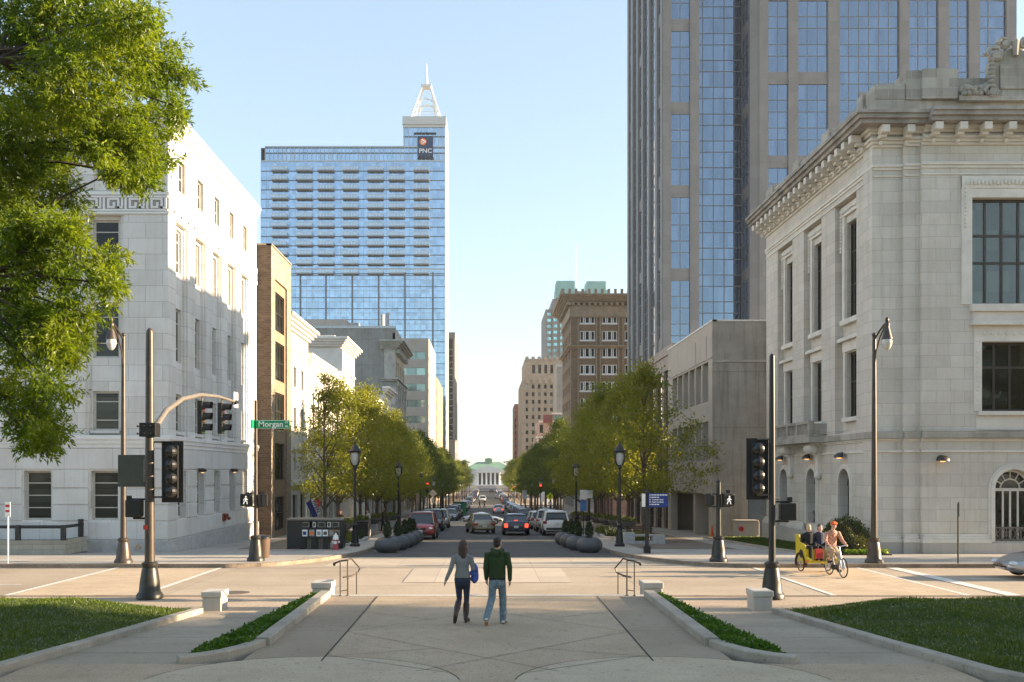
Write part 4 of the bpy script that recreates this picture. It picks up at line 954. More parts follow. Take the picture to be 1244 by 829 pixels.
# ================================================================== right side, farther down the street
def right_row():
    # storefront row under the trees
    for i, (ya, yb, tp, mt, lab) in enumerate(((114, 132, 4.5, M['pinkbrick'], 'low pink brick shop just past the cross street on the right'), (166.5, 188, 6.5, M['stucco'], 'low pale shop in front of the brown brick hotel'))):
        b = building('shop_building', lab, 20, ya)
        ws = [(ya + 1 + 3.4 * j, ya + 3.6 + 3.4 * j, h(-6.5), h(-2.8)) for j in range(int((yb - ya - 1) / 3.4))] + [(ya + 1.2 + 3.4 * j, ya + 3.2 + 3.4 * j, h(-.8), h(2.2)) for j in range(int((yb - ya - 1) / 3.4))]
        Fs, Ff = box_building(b, 15.2, 24, ya, yb, h(tp), 'left', [mt, mt], ws, (), .3)
        for hh in ws: window(b, Fs, *hh, -.25, 2, 2, M['bronze'], M['glass_dark'])
        c = MB(); cornice(c, [(Fs, ya, yb, 1, 1)], h(tp - .5), h(tp + .1), .35, 0, 3); c.build('cornice', M['hotel_stone'], b, world=True)
    # brown brick hotel
    Y0, Y1 = 190.0, 212.0; k = FPX / Y0; X = 16.8; top = 35.0; vv = lambda py: h((VY - py) / k); xx = lambda px: (px - VX) / k
    b = building('brick_hotel', 'eight storey brown brick block with white sash windows and crested cornice', 25, Y0)
    Ff, Fs = Face('front', Y0), Face('left', X); base = walk_z(Y1) - 3
    rows = [384.5 + 20.53 * i for i in range(10)]; cx = [713.5, 740.5, 768, 795]
    fh = [(xx(c) - 1.5, xx(c) + 1.5, vv(y + 10) if False else vv(y + 8.6), vv(y - 2.9)) for c in cx for y in rows if True]
    fh = [(a, e, z0, z1) for a, e, z0, z1 in fh]
    sh = [(Y0 + 2.2 + 3.9 * j, Y0 + 4.0 + 3.9 * j, vv(y + 8.6), vv(y - 2.9)) for j in range(5) for y in rows]
    Fs, Ff = box_building(b, X, 48, Y0, Y1, h(34.0), 'left', [M['hotel_brick'], M['hotel_brick']], sh, fh, .3, base)
    for hh in fh:
        if hh[3] > h(0): window(b, Ff, *hh, -.2, 1, 1, M['white_paint'], M['glass_dark'], .16, .22, name='window')
    for o in [o for o in b.children if o.name.startswith('window')]: pass
    wb = MB()
    for hh in fh:
        for q in (.25, .36, .64, .75): u = hh[0] + (hh[1] - hh[0]) * q; wb.fbox(Ff, u - .1, u + .1, hh[2], hh[3], -.16, -.1)
        wb.fbox(Ff, hh[0] - .1, hh[1] + .1, hh[2] - .22, hh[2], -.2, .12)
    wb.build('window_mullion', M['white_paint'], b, world=True)
    for hh in sh:
        if hh[3] > h(5): window(b, Fs, *hh, -.2, 2, 2, M['white_paint'], M['glass_dark'], .12, .1)
    t = MB(); fs = [(Ff, X, 48, 1, 0), (Fs, Y0, Y1, 0, 1)]
    cornice(t, fs, h(33.6), h(35.2), 2.2, 0, 6); cornice(t, fs, h(30.7), h(31.1), .35, 0, 2); cornice(t, fs, vv(423.5), vv(420), .7, 0, 3)
    for F, u0, u1, *_ in fs:
        u = u0 - 1
        while u < u1: t.fbox(F, u, u + .55, h(33.1), h(33.75), 0, .9); u += 1.1
        u = u0 - 2
        while u < u1: t.fbox(F, u, u + .5, h(35.2), h(36.1), 1.6, 2.1); u += 1.3
        t.fbox(F, u0, u1, h(31.1), h(33.2), -.01, .2)
    for c in cx:
        for s in (-1, 1): t.fbox(Ff, xx(c) + s * 1.85 - .1, xx(c) + s * 1.85 + .1, base, h(30.6), -.01, .18)
    t.build('cornice', M['hotel_stone'], b, world=True)
    for px in (700.5, 727.5, 754.5):
        pass
    # rose and maroon building
    b = building('rose_building', 'stepped rose and cream building with maroon bays and a green glass top', 20, 300)
    k = FPX / 300; xx = lambda px: (px - VX) / k; vv = lambda py: h((VY - py) / k); bs = walk_z(330) - 3
    w = MB(); w.box(xx(651), xx(700), 300, 318, bs, vv(531)); w.box(xx(655), xx(700), 301, 322, bs, vv(512)); w.box(xx(671), xx(700), 303, 325, bs, vv(502.5)); w.build('wall', M['rose'], b, world=True)
    w = MB(); w.fbox(Face('front', 300), xx(658), xx(667), vv(560), vv(533), 0, .5); w.fbox(Face('front', 300), xx(654), xx(657), vv(548), vv(533), 0, .3); w.tube([(xx(662.5), 299.4, vv(546)), (xx(662.5), 298.6, vv(546))], 1.3, 12); w.fbox(Face('front', 303), xx(660), xx(671), vv(514), vv(504), 0, 3.2); w.build('maroon_bay', M['maroon'], b, world=True)
    w = MB(); w.box(xx(672), xx(684), 302.5, 303.5, vv(512.5), vv(504)); w.build('green_glazing', M['teal_glass'], b, world=True)
    w = MB(); w.fbox(Face('front', 300), xx(651), xx(672), vv(533), vv(530.5), 0, .5); w.fbox(Face('front', 301), xx(655), xx(690), vv(513.5), vv(511), 0, .5); w.fbox(Face('front', 303), xx(671), xx(690), vv(503), vv(501), 0, .5)
    for i in range(3): w.fbox(Face('front', 300), xx(652 + 6 * i), xx(655 + 6 * i), vv(575), vv(534), 0, .35)
    w.build('cream_band', M['stucco_plain'], b, world=True)
    w = MB()
    for i in range(4): w.fbox(Face('left', xx(651)), 301 + 4 * i, 303.4 + 4 * i, vv(556), vv(538), -.01, .05)
    w.fbox(Face('front', 301), xx(656), xx(660), vv(526), vv(516), -.02, .05)
    w.build('window', M['glass_dark'], b, world=True)
    # deco tower
    Y0 = 430; k = FPX / Y0; xx = lambda px: (px - VX) / k; vv = lambda py: h((VY - py) / k)
    b = building('deco_tower', 'beige setback tower with rows of small windows right of the street end', 25, Y0)
    bs = walk_z(480) - 3
    w = MB(); w.box(xx(634), xx(700), Y0, Y0 + 50, bs, vv(462)); w.box(xx(638), xx(700), Y0 + 3, Y0 + 44, vv(464), vv(435)); w.build('wall', M['deco'], b, world=True)
    w = MB()
    for i in range(9):
        w.fbox(Face('front', Y0), xx(634.5 + 7.5 * i), xx(636 + 7.5 * i), bs, vv(463), -.01, .5)
        w.fbox(Face('front', Y0), xx(639.3 + 7.5 * i), xx(643 + 7.5 * i), vv(466), vv(459.5), -.01, .7)
        w.fbox(Face('front', Y0 + 3), xx(638.5 + 7.5 * i), xx(642.5 + 7.5 * i), vv(438), vv(432.5), -.01, .5)
    w.build('pilaster', M['deco'], b, world=True)
    for r in range(11):
        for i in range(6):
            u, v = xx(640.2 + 7.4 * i), vv(469.5 + 9.25 * r)
            m = MB(); m.fbox(Face('front', Y0), u - .55, u + .55, v - 1.0, v + .7, -.05, .08); m.build('window', M['glass_dark'] if (r * 3 + i) % 5 else M['ribbon_glass'], b, world=True)
    for i in range(5):
        u = xx(648.7 + 7.4 * i)
        m = MB(); m.fbox(Face('front', Y0 + 3), u - .65, u + .65, vv(453), vv(442.5), -.05, .08); m.build('tall_window', M['glass_dark'], b, world=True)
    b = building('grey_slab', 'plain pale grey slab wall between the deco tower and the brick hotel', 30, 330)
    m = MB(); k3 = FPX / 330; m.box((676.5 - VX) / k3, 40, 330, 345, walk_z(345) - 3, h((VY - 445) / k3)); m.build('wall', M['grey_wall'], b, world=True)
    m = MB(); m.fbox(Face('front', 330), (676.5 - VX) / k3 - .2, 40.2, h((VY - 446) / k3), h((VY - 443) / k3), -.5, .2); m.build('coping', M['pnc_line'], b, world=True)
    # red brick pair
    Y0 = 525; k = FPX / Y0; xx = lambda px: (px - VX) / k; vv = lambda py: h((VY - py) / k)
    b = building('red_brick_building', 'dark red brick building at the far right end of the street', 25, Y0)
    w = MB(); w.box(xx(625), xx(650), Y0, Y0 + 40, walk_z(560) - 3, vv(491)); w.build('wall', M['red_brick'], b, world=True)
    w = MB(); w.box(xx(627.5), xx(640), Y0 - 8, Y0, walk_z(560) - 3, vv(505)); w.box(xx(626.5), xx(640), Y0 - 9, Y0, vv(507), vv(501.5)); w.box(xx(626.8), xx(640), Y0 - 8.6, Y0, vv(517), vv(514)); w.build('bay_front', M['red_brick'], b, world=True)
    w = MB()
    for i in range(8): w.fbox(Face('front', Y0), xx(625.6), xx(627), vv(500 + 8 * i + 3.5), vv(500 + 8 * i), -.02, .05); w.fbox(Face('front', Y0 - 8), xx(629.5), xx(632.5), vv(520 + 8 * i + 4), vv(520 + 8 * i), -.02, .05)
    w.build('window', M['glass_dark'], b, world=True)
    # teal topped tower
    Y0 = 540; k = FPX / Y0; xx = lambda px: (px - VX) / k; vv = lambda py: h((VY - py) / k)
    b = building('teal_topped_tower', 'grey tower with two pale green glass tops behind the brick hotel', 55, Y0)
    bs = walk_z(560) - 4
    w = MB(); w.box(xx(663), xx(760), Y0, Y0 + 45, bs, vv(376)); w.box(xx(671), xx(745), Y0 - 1.5, Y0 + 40, bs, vv(364)); w.box(xx(680), xx(738), Y0 - 3, Y0 + 35, bs, vv(355)); w.build('wall', M['teal_stone'], b, world=True)
    for px in (667, 674.5, 682, 690):
        for i in range(13):
            v = vv(382 + 7.4 * i); d = 0 if px < 671 else (1.5 if px < 680 else 3)
            if px < 676 or i > 0:
                m = MB(); m.fbox(Face('front', Y0), xx(px) - 1.0, xx(px) + 1.0, v - .8, v + .8, d - .02, d + .1)
                m.build('window', M['teal_glass'], b, world=True)
    w = MB(); w.box(xx(675.5), xx(697.5), Y0 - 4, Y0 + 10, vv(364), vv(343)); w.box(xx(674.5), xx(697), Y0 - 3.6, Y0 + 10, vv(364), vv(352)); w.box(xx(712), xx(735), Y0 - 4, Y0 + 10, vv(364), vv(343.5)); w.box(xx(712), xx(737), Y0 - 3.6, Y0 + 10, vv(364), vv(354)); w.build('green_top', M['teal_metal'], b, world=True)
    w = MB(); w.cyl((xx(700.5), Y0 + 5, vv(364)), (xx(700.5), Y0 + 5, vv(294)), .28, .12, 6); w.cyl((xx(694), Y0 + 5, vv(343)), (xx(694), Y0 + 5, vv(333)), .2, .1, 6)
    w.build('antenna', M['white_steel'], b, world=True)
right_row()

# ================================================================== temple fronted hall closing the street
def hall():
    Y0 = 800.0; k = FPX / Y0; xx = lambda px: (px - VX) / k; vv = lambda py: h((VY - py) / k)
    b = building('columned_hall', 'white columned hall with green roof closing the far end of the street', 0, Y0)
    c0 = 593.5; z0 = walk_z(Y0) + .4
    w = MB(); w.box(xx(c0 - 31), xx(c0 + 31), Y0 + 6, Y0 + 40, z0 - 2, vv(571)); w.build('wall', M['marble_plain'], b, world=True)
    w = MB(); w.box(xx(c0 - 16), xx(c0 + 16), Y0, Y0 + 7, vv(574), vv(571)); w.prism([(xx(c0 - 16.5), Y0 - .5, vv(571)), (xx(c0 + 16.5), Y0 - .5, vv(571)), (xx(c0), Y0 - .5, vv(565.5))], (0, 6.8, 0)); w.box(xx(c0 - 17), xx(c0 + 17), Y0 - 6, Y0 + 7, z0 - 2, z0); w.build('portico', M['marble_plain'], b, world=True)
    for i in range(6):
        m = MB(); x = xx(c0 - 13.2 + 5.28 * i); m.lathe([(1.05, 0), (1.05, .3), (.85, .5), (.72, vv(574) - z0 - .6), (.95, vv(574) - z0 - .3), (.95, vv(574) - z0)], (x, Y0 + 1.2, z0), 12); m.build('column', M['marble_plain'], b, world=True, smooth=True)
    m = MB(); m.box(xx(c0 - 12), xx(c0 + 12), Y0 + 5.9, Y0 + 5.99, z0, vv(575)); m.build('portico_shade_sheet', M['glass_dark'], b, world=True)  # flat dark sheet standing in for the shade behind the columns
    r = MB(); x0, x1 = xx(c0 - 32), xx(c0 + 32); ri = vv(561); e = vv(571)
    r.add([(x0, Y0 + 5, e), (x1, Y0 + 5, e), (x1, Y0 + 42, e), (x0, Y0 + 42, e), (xx(c0 - 14), Y0 + 22, ri), (xx(c0 + 14), Y0 + 22, ri)], [(0, 1, 5, 4), (1, 2, 5), (2, 3, 4, 5), (3, 0, 4)])
    r.box(xx(c0 - 4.5), xx(c0 + 4.5), Y0 + 18, Y0 + 26, ri - 1, vv(557.5)); r.prism([(xx(c0 - 5), Y0 + 17.5, vv(557.5)), (xx(c0 + 5), Y0 + 17.5, vv(557.5)), (xx(c0), Y0 + 17.5, vv(556))], (0, 9, 0))
    r.build('roof', M['cop_roof'], b, world=True)
    for i, px in enumerate((565.5, 617)):
        t = thing('light_mast', ('tall floodlight mast left of the columned hall', 'tall floodlight mast right of the columned hall')[i], 'lamp', (at(px, 780), 780, walk_z(780)), group='floodlight masts by the hall')
        m = MB(); zt = h((VY - 562) / (FPX / 780)); m.cyl((at(px, 780), 780, walk_z(780)), (at(px, 780), 780, zt), .35, .25, 8); m.build('mast', M['tower_bar'], t, world=True)
        m = MB(); x = at(px, 780)
        for s in (-3, -1, 1, 3): m.obox((x + s, 780, zt + (.7 if abs(s) < 2 else .3)), (.8, .5, .5)); m.box(x - 3.4, x + 3.4, 779.8, 780.2, zt - .5, zt - .2)
        m.build('floodlight', M['tower_bar'], t, world=True)
hall()
# ------------------------------------------------------------------ ground and paving
G_ = {}
G_['soil'] = ground_mat('earth', (.16, .14, .11), .2, 20)
G_['asphalt'] = ground_mat('worn_asphalt', (.088, .085, .082), .22, 70, .8, .4, .35, .3)
G_['morgan'] = ground_mat('tan_concrete_road', (.455, .38, .295), .10, 50, .85, .25, .3, .22, joint=(4.6, 4.2, .012, 0), jc=.62)
G_['cross'] = ground_mat('tan_brick_crosswalk', (.54, .43, .31), .10, 40, .85, .25, .5, .15, joint=(.6, .3, .012, .5), jc=.85)
G_['pale'] = ground_mat('pale_concrete_panel', (.53, .46, .375), .07, 50, .85, .2, .5, .12, joint=(1.7, 4.0, .012, 0), jc=.6)
G_['line'] = ground_mat('worn_white_line', (.74, .72, .68), .12, 30, .75, .2, 3.0, .3)
G_['walk'] = ground_mat('concrete_sidewalk', (.44, .405, .36), .08, 60, .85, .2, .5, .2, joint=(1.5, 1.5, .014, 0), jc=.65)
G_['paver'] = ground_mat('brown_pavers', (.23, .19, .155), .12, 30, .85, .25, .5, .2, joint=(.3, .15, .01, .5), jc=.7)
G_['brickwalk'] = ground_mat('tan_brick_sidewalk', (.47, .38, .29), .10, 30, .85, .25, .5, .15, joint=(.4, .2, .012, .5), jc=.75)
G_['aggregate'] = ground_mat('exposed_aggregate', (.43, .335, .235), .26, 34, .8, .6, .9, .22)
G_['aggregate2'] = ground_mat('pale_aggregate', (.47, .39, .285), .2, 34, .8, .6, .9, .16)
G_['strip'] = ground_mat('brown_concrete', (.33, .265, .195), .13, 34, .85, .3, .5, .2)
G_['path'] = ground_mat('grey_concrete_path', (.37, .315, .245), .12, 30, .85, .25, .45, .26)
G_['kerb'] = ground_mat('kerb_concrete', (.38, .34, .285), .12, 40, .85, .3, 1.2, .3)
G_['oldkerb'] = ground_mat('weathered_granite_kerb', (.27, .22, .17), .3, 12, .85, .5, 1.5, .5)
G_['joint'] = simple('dark_joint', (.035, .03, .025), .9)
G_['turf'] = ground_mat('turf_soil', (.045, .07, .014), .35, 25, .95, .6, .8, .3)

def struct(o, kind='structure'): o['kind'] = kind; return o
def strip_y(name, x0, x1, ya, yb, dz, mat, step=2.0):
    """sheet that follows the slope of the street; x0/x1 may be functions of y"""
    m = MB(); f0 = x0 if callable(x0) else (lambda y: x0); f1 = x1 if callable(x1) else (lambda y: x1)
    ys = sorted({ya, yb, *[p for p, _ in PROFILE if ya < p < yb], *list(np.arange(math.ceil(ya / step) * step, yb, step))}); ys = [float(y) for y in ys]
    for a, b in zip(ys, ys[1:]):
        if b - a < 1e-4: continue
        m.quad((f0(a), a, road_z(a) + dz), (f1(a), a, road_z(a) + dz), (f1(b), b, road_z(b) + dz), (f0(b), b, road_z(b) + dz))
    return struct(m.build(name, mat))
g = MB(); ys = [-300, -100, 20, 26.4, 35, 40, 47, 60, 74, 90, 106, 160, 209, 260, 500, 800, 1200, 2500, 4000]
for a, b in zip(ys, ys[1:]): g.quad((-2500, a, road_z(a) - .12), (2500, a, road_z(a) - .12), (2500, b, road_z(b) - .12), (-2500, b, road_z(b) - .12))
struct(g.build('ground', G_['soil']))
strip_y('cross_road', -160, 160, 26.4, 41.2, 0.0, G_['morgan'])
KX = 5.8
def kx(y):
    t = min(1.0, max(0.0, (45 - y) / 10.0)); return KX + 3.9 * (1 - math.sqrt(max(0, 1 - t * t)))
strip_y('street', -KX - .3, KX + .3, 41.2, 800, 0.004, G_['asphalt'], 20)
for i, (a, b) in enumerate(((102, 113), (214, 226), (320, 332))):
    strip_y('side_street', -160, 160, a, b, 0.008, G_['asphalt'])
for s in (-1, 1):
    strip_y('crosswalk', s * 9.9, s * 13.6, 26.4, 35, 0.008, G_['cross'])
    for x in (9.78, 13.6): strip_y('crosswalk_line', s * x, s * (x + .16), 26.4, 35, 0.012, G_['line'])
strip_y('stop_line', 14.75, 15.2, 26.4, 35, 0.012, G_['line'])
strip_y('lane_line', -60, -14.6, 29.6, 29.72, 0.008, G_['line']); strip_y('lane_line', 16.0, 60, 31.2, 31.32, 0.008, G_['line'])
strip_y('crosswalk', -2.7, 2.7, 30.2, 34.8, 0.010, G_['pale'])
strip_y('crosswalk_edge', -6.2, 6.2, 35.6, 39.6, 0.006, G_['pale'])
strip_y('stop_line', -5.5, -.25, 40.55, 40.85, 0.010, G_['line'])
for a in (99.2, 114.2, 211.0, 227.5, 317, 333.5): strip_y('crosswalk', -5.7, 5.7, a, a + 2.6, 0.012, G_['walk'])
for a in (100.2, 210.2, 228.5): strip_y('stop_line', -5.5, 5.5, a - 1.6, a - 1.25, 0.012, G_['line'])
for s in (-1, 1):
    for y in range(58, 300, 7):
        if 96 < y < 118 or 208 < y < 230: continue
        strip_y('parking_mark', s * 3.5, s * 3.9, y, y + .12, 0.010, G_['line'])
m = MB(); m.lathe([(.42, 0), (.42, .006), (.36, .008), (.0, .008)], (-7.35, 27.6, road_z(27.6)), 20); struct(m.build('manhole_cover', simple('rusty_iron', (.12, .09, .07), .7)))
# pavement blocks with kerbs
blocks = [(35.0, 101.6), (113.4, 213.6), (226.4, 319.6), (332.4, 560)]
for s in (-1, 1):
    for a, b in blocks:
        edge = (lambda y, s=s: s * (kx(y) + .16)) if a < 40 else s * (KX + .16)
        strip_y('pavement', edge, s * 160, a + .16, b, .14, G_['walk'], 1.0 if a < 40 else 10)
        k = MB(); pts = []
        ys = list(np.linspace(a, a + 10.5, 22)) + list(np.arange(a + 13, b, 6)) + [b]
        path = [(s * 160, a)] + [(s * kx(a), a)] if a < 40 else [(s * KX, a)]
        for y in ys[1:]: path.append((s * (kx(y) if a < 40 else KX), float(y)))
        for (xa, ya), (xb, yb) in zip(path, path[1:]):
            n = Vector((yb - ya, -(xb - xa), 0)).normalized() * .17
            if (n.x * s) < 0 and abs(n.x) > 1e-3: n = -n
            if abs(n.x) <= 1e-3: n = Vector((0, .17, 0))
            za, zb = road_z(ya), road_z(yb)
            A, B = Vector((xa, ya, za)), Vector((xb, yb, zb)); u = Vector((0, 0, .145)); dn = Vector((0, 0, -.12))
            k.add([A + dn, B + dn, B + u, A + u, A + n + dn, B + n + dn, B + n + u, A + n + u], [(0, 1, 2, 3), (3, 2, 6, 7), (4, 7, 6, 5)])
        struct(k.build('kerb', G_['oldkerb'] if a < 40 else G_['kerb']))
        # brown paver band beside the trees
        strip_y('paver_band', s * 7.6, s * 12.2, max(a + 10, 46), b - 3, .146, G_['paver'], 10)
# --- capitol side: plaza, ramps, lawns
PZ = EYE - 3.10
def path_z(y): return EYE - (3.098 + max(0.0, min(1.0, (y - 15.0) / 8.3)) ** 1.2 * .40)
m = MB(); m.quad((-2.7, 15.2, PZ), (2.7, 15.2, PZ), (2.7, 23.35, PZ), (-2.7, 23.35, PZ)); m.quad((-7.3, 2, PZ), (7.3, 2, PZ), (7.3, 15.2, PZ), (-7.3, 15.2, PZ)); struct(m.build('plaza', G_['aggregate']))
m = MB()
for s in (-1, 1): m.quad((s * 2.7, 15.2, PZ + .001), (s * 4.0, 15.2, PZ + .001), (s * 4.0, 23.35, PZ + .001), (s * 2.7, 23.35, PZ + .001))
struct(m.build('plaza_strip', G_['strip']))
m = MB(); m.box(-4.0, 4.0, 23.35, 23.68, PZ - .16, PZ + .006)
for i in range(2): m.box(-3.6, 3.6, 23.68 + .33 * i, 24.01 + .33 * i, PZ - .6, PZ - .14 - .14 * i)
struct(m.build('steps', ground_mat('pale_stone_step', (.48, .45, .40), .08, 50)))
m = MB()
for s in (-1, 1):
    n = 28; cx, cy, r = s * 2.75, 13.7, 2.05
    m.add([(cx + r * 1.15 * math.cos(2 * math.pi * i / n), cy + r * math.sin(2 * math.pi * i / n), PZ + .005) for i in range(n)], [tuple(range(n))])
struct(m.build('paving_ring', G_['aggregate2']))
m = MB()
def joint(p, q, w=.006):
    p, q = Vector((*p, 0)), Vector((*q, 0)); n = Vector((-(q - p).y, (q - p).x, 0)).normalized() * w
    z = Vector((0, 0, PZ + .009)); m.quad(p - n + z, q - n + z, q + n + z, p + n + z)
for s in (-1, 1):
    joint((s * 2.7, 23.3), (s * 2.7, 15.4), .014)
    joint((s * 2.7, 18.2), (s * -1.1, 14.6)); joint((s * 2.7, 18.2), (s * .3, 20.6)); joint((s * 2.7, 15.9), (s * .6, 14.5)); joint((s * .3, 20.6), (0, 21.0)); joint((s * .9, 16.5), (s * 2.7, 15.75)); joint((s * 2.7, 20.8), (s * 1.2, 19.7)); joint((s * 3.84, 18.3), (s * 2.72, 18.3), .005); joint((s * 3.84, 20.8), (s * 2.72, 20.8), .005)
    for i in range(24):
        a0, a1 = math.pi * (.05 + .9 * i / 24), math.pi * (.05 + .9 * (i + 1) / 24); cx, cy, r = s * 2.75, 13.7, 2.06
        joint((cx + r * 1.15 * math.cos(a0), cy + r * math.sin(a0)), (cx + r * 1.15 * math.cos(a1), cy + r * math.sin(a1)), .007)
struct(m.build('paving_joint', G_['joint']))
for s in (-1, 1):
    m = MB(); ys = list(np.linspace(15.2, 23.35, 12))
    for a, b in zip(ys, ys[1:]): m.quad((s * 4.85, a, path_z(a)), (s * 7.3, a, path_z(a)), (s * 7.3, b, path_z(b)), (s * 4.85, b, path_z(b)))
    struct(m.build('path', G_['path']))
    j = MB()
    for y in (16.3, 18.3, 20.2, 22.0): j.quad((s * 4.9, y, path_z(y) + .006), (s * 7.2, y, path_z(y) + .006), (s * 7.2, y + .018, path_z(y + .018) + .006), (s * 4.9, y + .018, path_z(y + .018) + .006))
    struct(j.build('path_joint', G_['joint']))
    m = MB(); m.quad((s * 4.0, 23.36, road_z(24) + .05), (s * 160, 23.36, road_z(24) + .05), (s * 160, 26.25, road_z(26.3) + .06), (s * 4.0, 26.25, road_z(26.3) + .06))
    struct(m.build('brick_pavement', G_['brickwalk']))
    m = MB(); m.box(s * 4.0 if s > 0 else -160, 160 if s > 0 else -4.0, 26.25, 26.42, road_z(26.4) - .1, road_z(26.4) + .075); struct(m.build('kerb', G_['oldkerb']))
    # raised kerb wall between plaza and bed, curling round the end of the bed
    def sweep(mb, pts, w, zb, zt):
        L, Rr = [], []
        for i, p in enumerate(pts):
            d = Vector((pts[min(i + 1, len(pts) - 1)][0] - pts[max(i - 1, 0)][0], pts[min(i + 1, len(pts) - 1)][1] - pts[max(i - 1, 0)][1], 0)).normalized(); n = Vector((-d.y, d.x, 0)) * w / 2
            L.append(Vector((p[0], p[1], 0)) - n); Rr.append(Vector((p[0], p[1], 0)) + n)
        rings = [[(l.x, l.y, zb(p[1])), (r_.x, r_.y, zb(p[1])), (r_.x, r_.y, zt(p[1]) - .02), (r_.x * .93 + l.x * .07, r_.y * .93 + l.y * .07, zt(p[1])), (l.x * .93 + r_.x * .07, l.y * .93 + r_.y * .07, zt(p[1])), (l.x, l.y, zt(p[1]) - .02)] for l, r_, p in zip(L, Rr, pts)]
        mb.ring_loft(rings)
    m = MB()
    sweep(m, [(s * 3.98, 23.3), (s * 3.98, 21), (s * 3.98, 19), (s * 3.98, 16.75)], .26, lambda y: PZ - .4, lambda y: PZ + .15)
    sweep(m, [(s * 4.03, 16.75), (s * 4.16, 16.2), (s * 4.38, 15.75), (s * 4.66, 15.45), (s * 4.98, 15.25)], .24, lambda y: PZ - .3, lambda y: PZ + .12)
    tag(m.build('kerb_wall', G_['kerb'], smooth=False), ('low concrete kerb wall along the left edge of the plaza', 'low concrete kerb wall along the right edge of the plaza')[s > 0], 'kerb wall', 'kerb walls of the plaza')
    # lawn kerb and lawn
    m = MB(); LK = [(s * 7.08, 23.2), (s * 7.1, 21), (s * 7.14, 19), (s * 7.22, 17), (s * 7.36, 15.5), (s * 7.6, 14.2), (s * 8.3, 12.8), (s * 9.5, 11.6)]
    sweep(m, LK, .24, lambda y: path_z(y) - .3, lambda y: path_z(y) + .13)
    tag(m.build('lawn_kerb', G_['kerb']), ('curved concrete kerb edging the left lawn', 'curved concrete kerb edging the right lawn')[s > 0], 'kerb', 'kerbs of the lawns')
def kerb_x(y):   # inner edge of lawn
    P = [(11.6, 9.6), (12.8, 8.42), (14.2, 7.72), (15.5, 7.48), (17, 7.34), (19, 7.26), (23.3, 7.2)]
    if y <= P[0][0]: return P[0][1] + (P[0][0] - y) * 1.3
    for (a, xa), (b, xb) in zip(P, P[1:]):
        if y <= b: return xa + (xb - xa) * (y - a) / (b - a)
    return P[-1][1]
def lawn_z(ax, y):
    e = ax - kerb_x(y); base = path_z(y) + .10; hi = EYE - 2.98
    t = min(1, max(0, e / 2.6)); t = t * t * (3 - 2 * t)
    z = base + (hi - base) * t + .03 * math.sin(ax * 1.3 + y) * t
    f = max(0, min(1, (y - 21.6) / 1.75)); z -= f * f * (z - (road_z(24) + .06)) * (.55)
    return z
LAWN_EDGE = 23.33
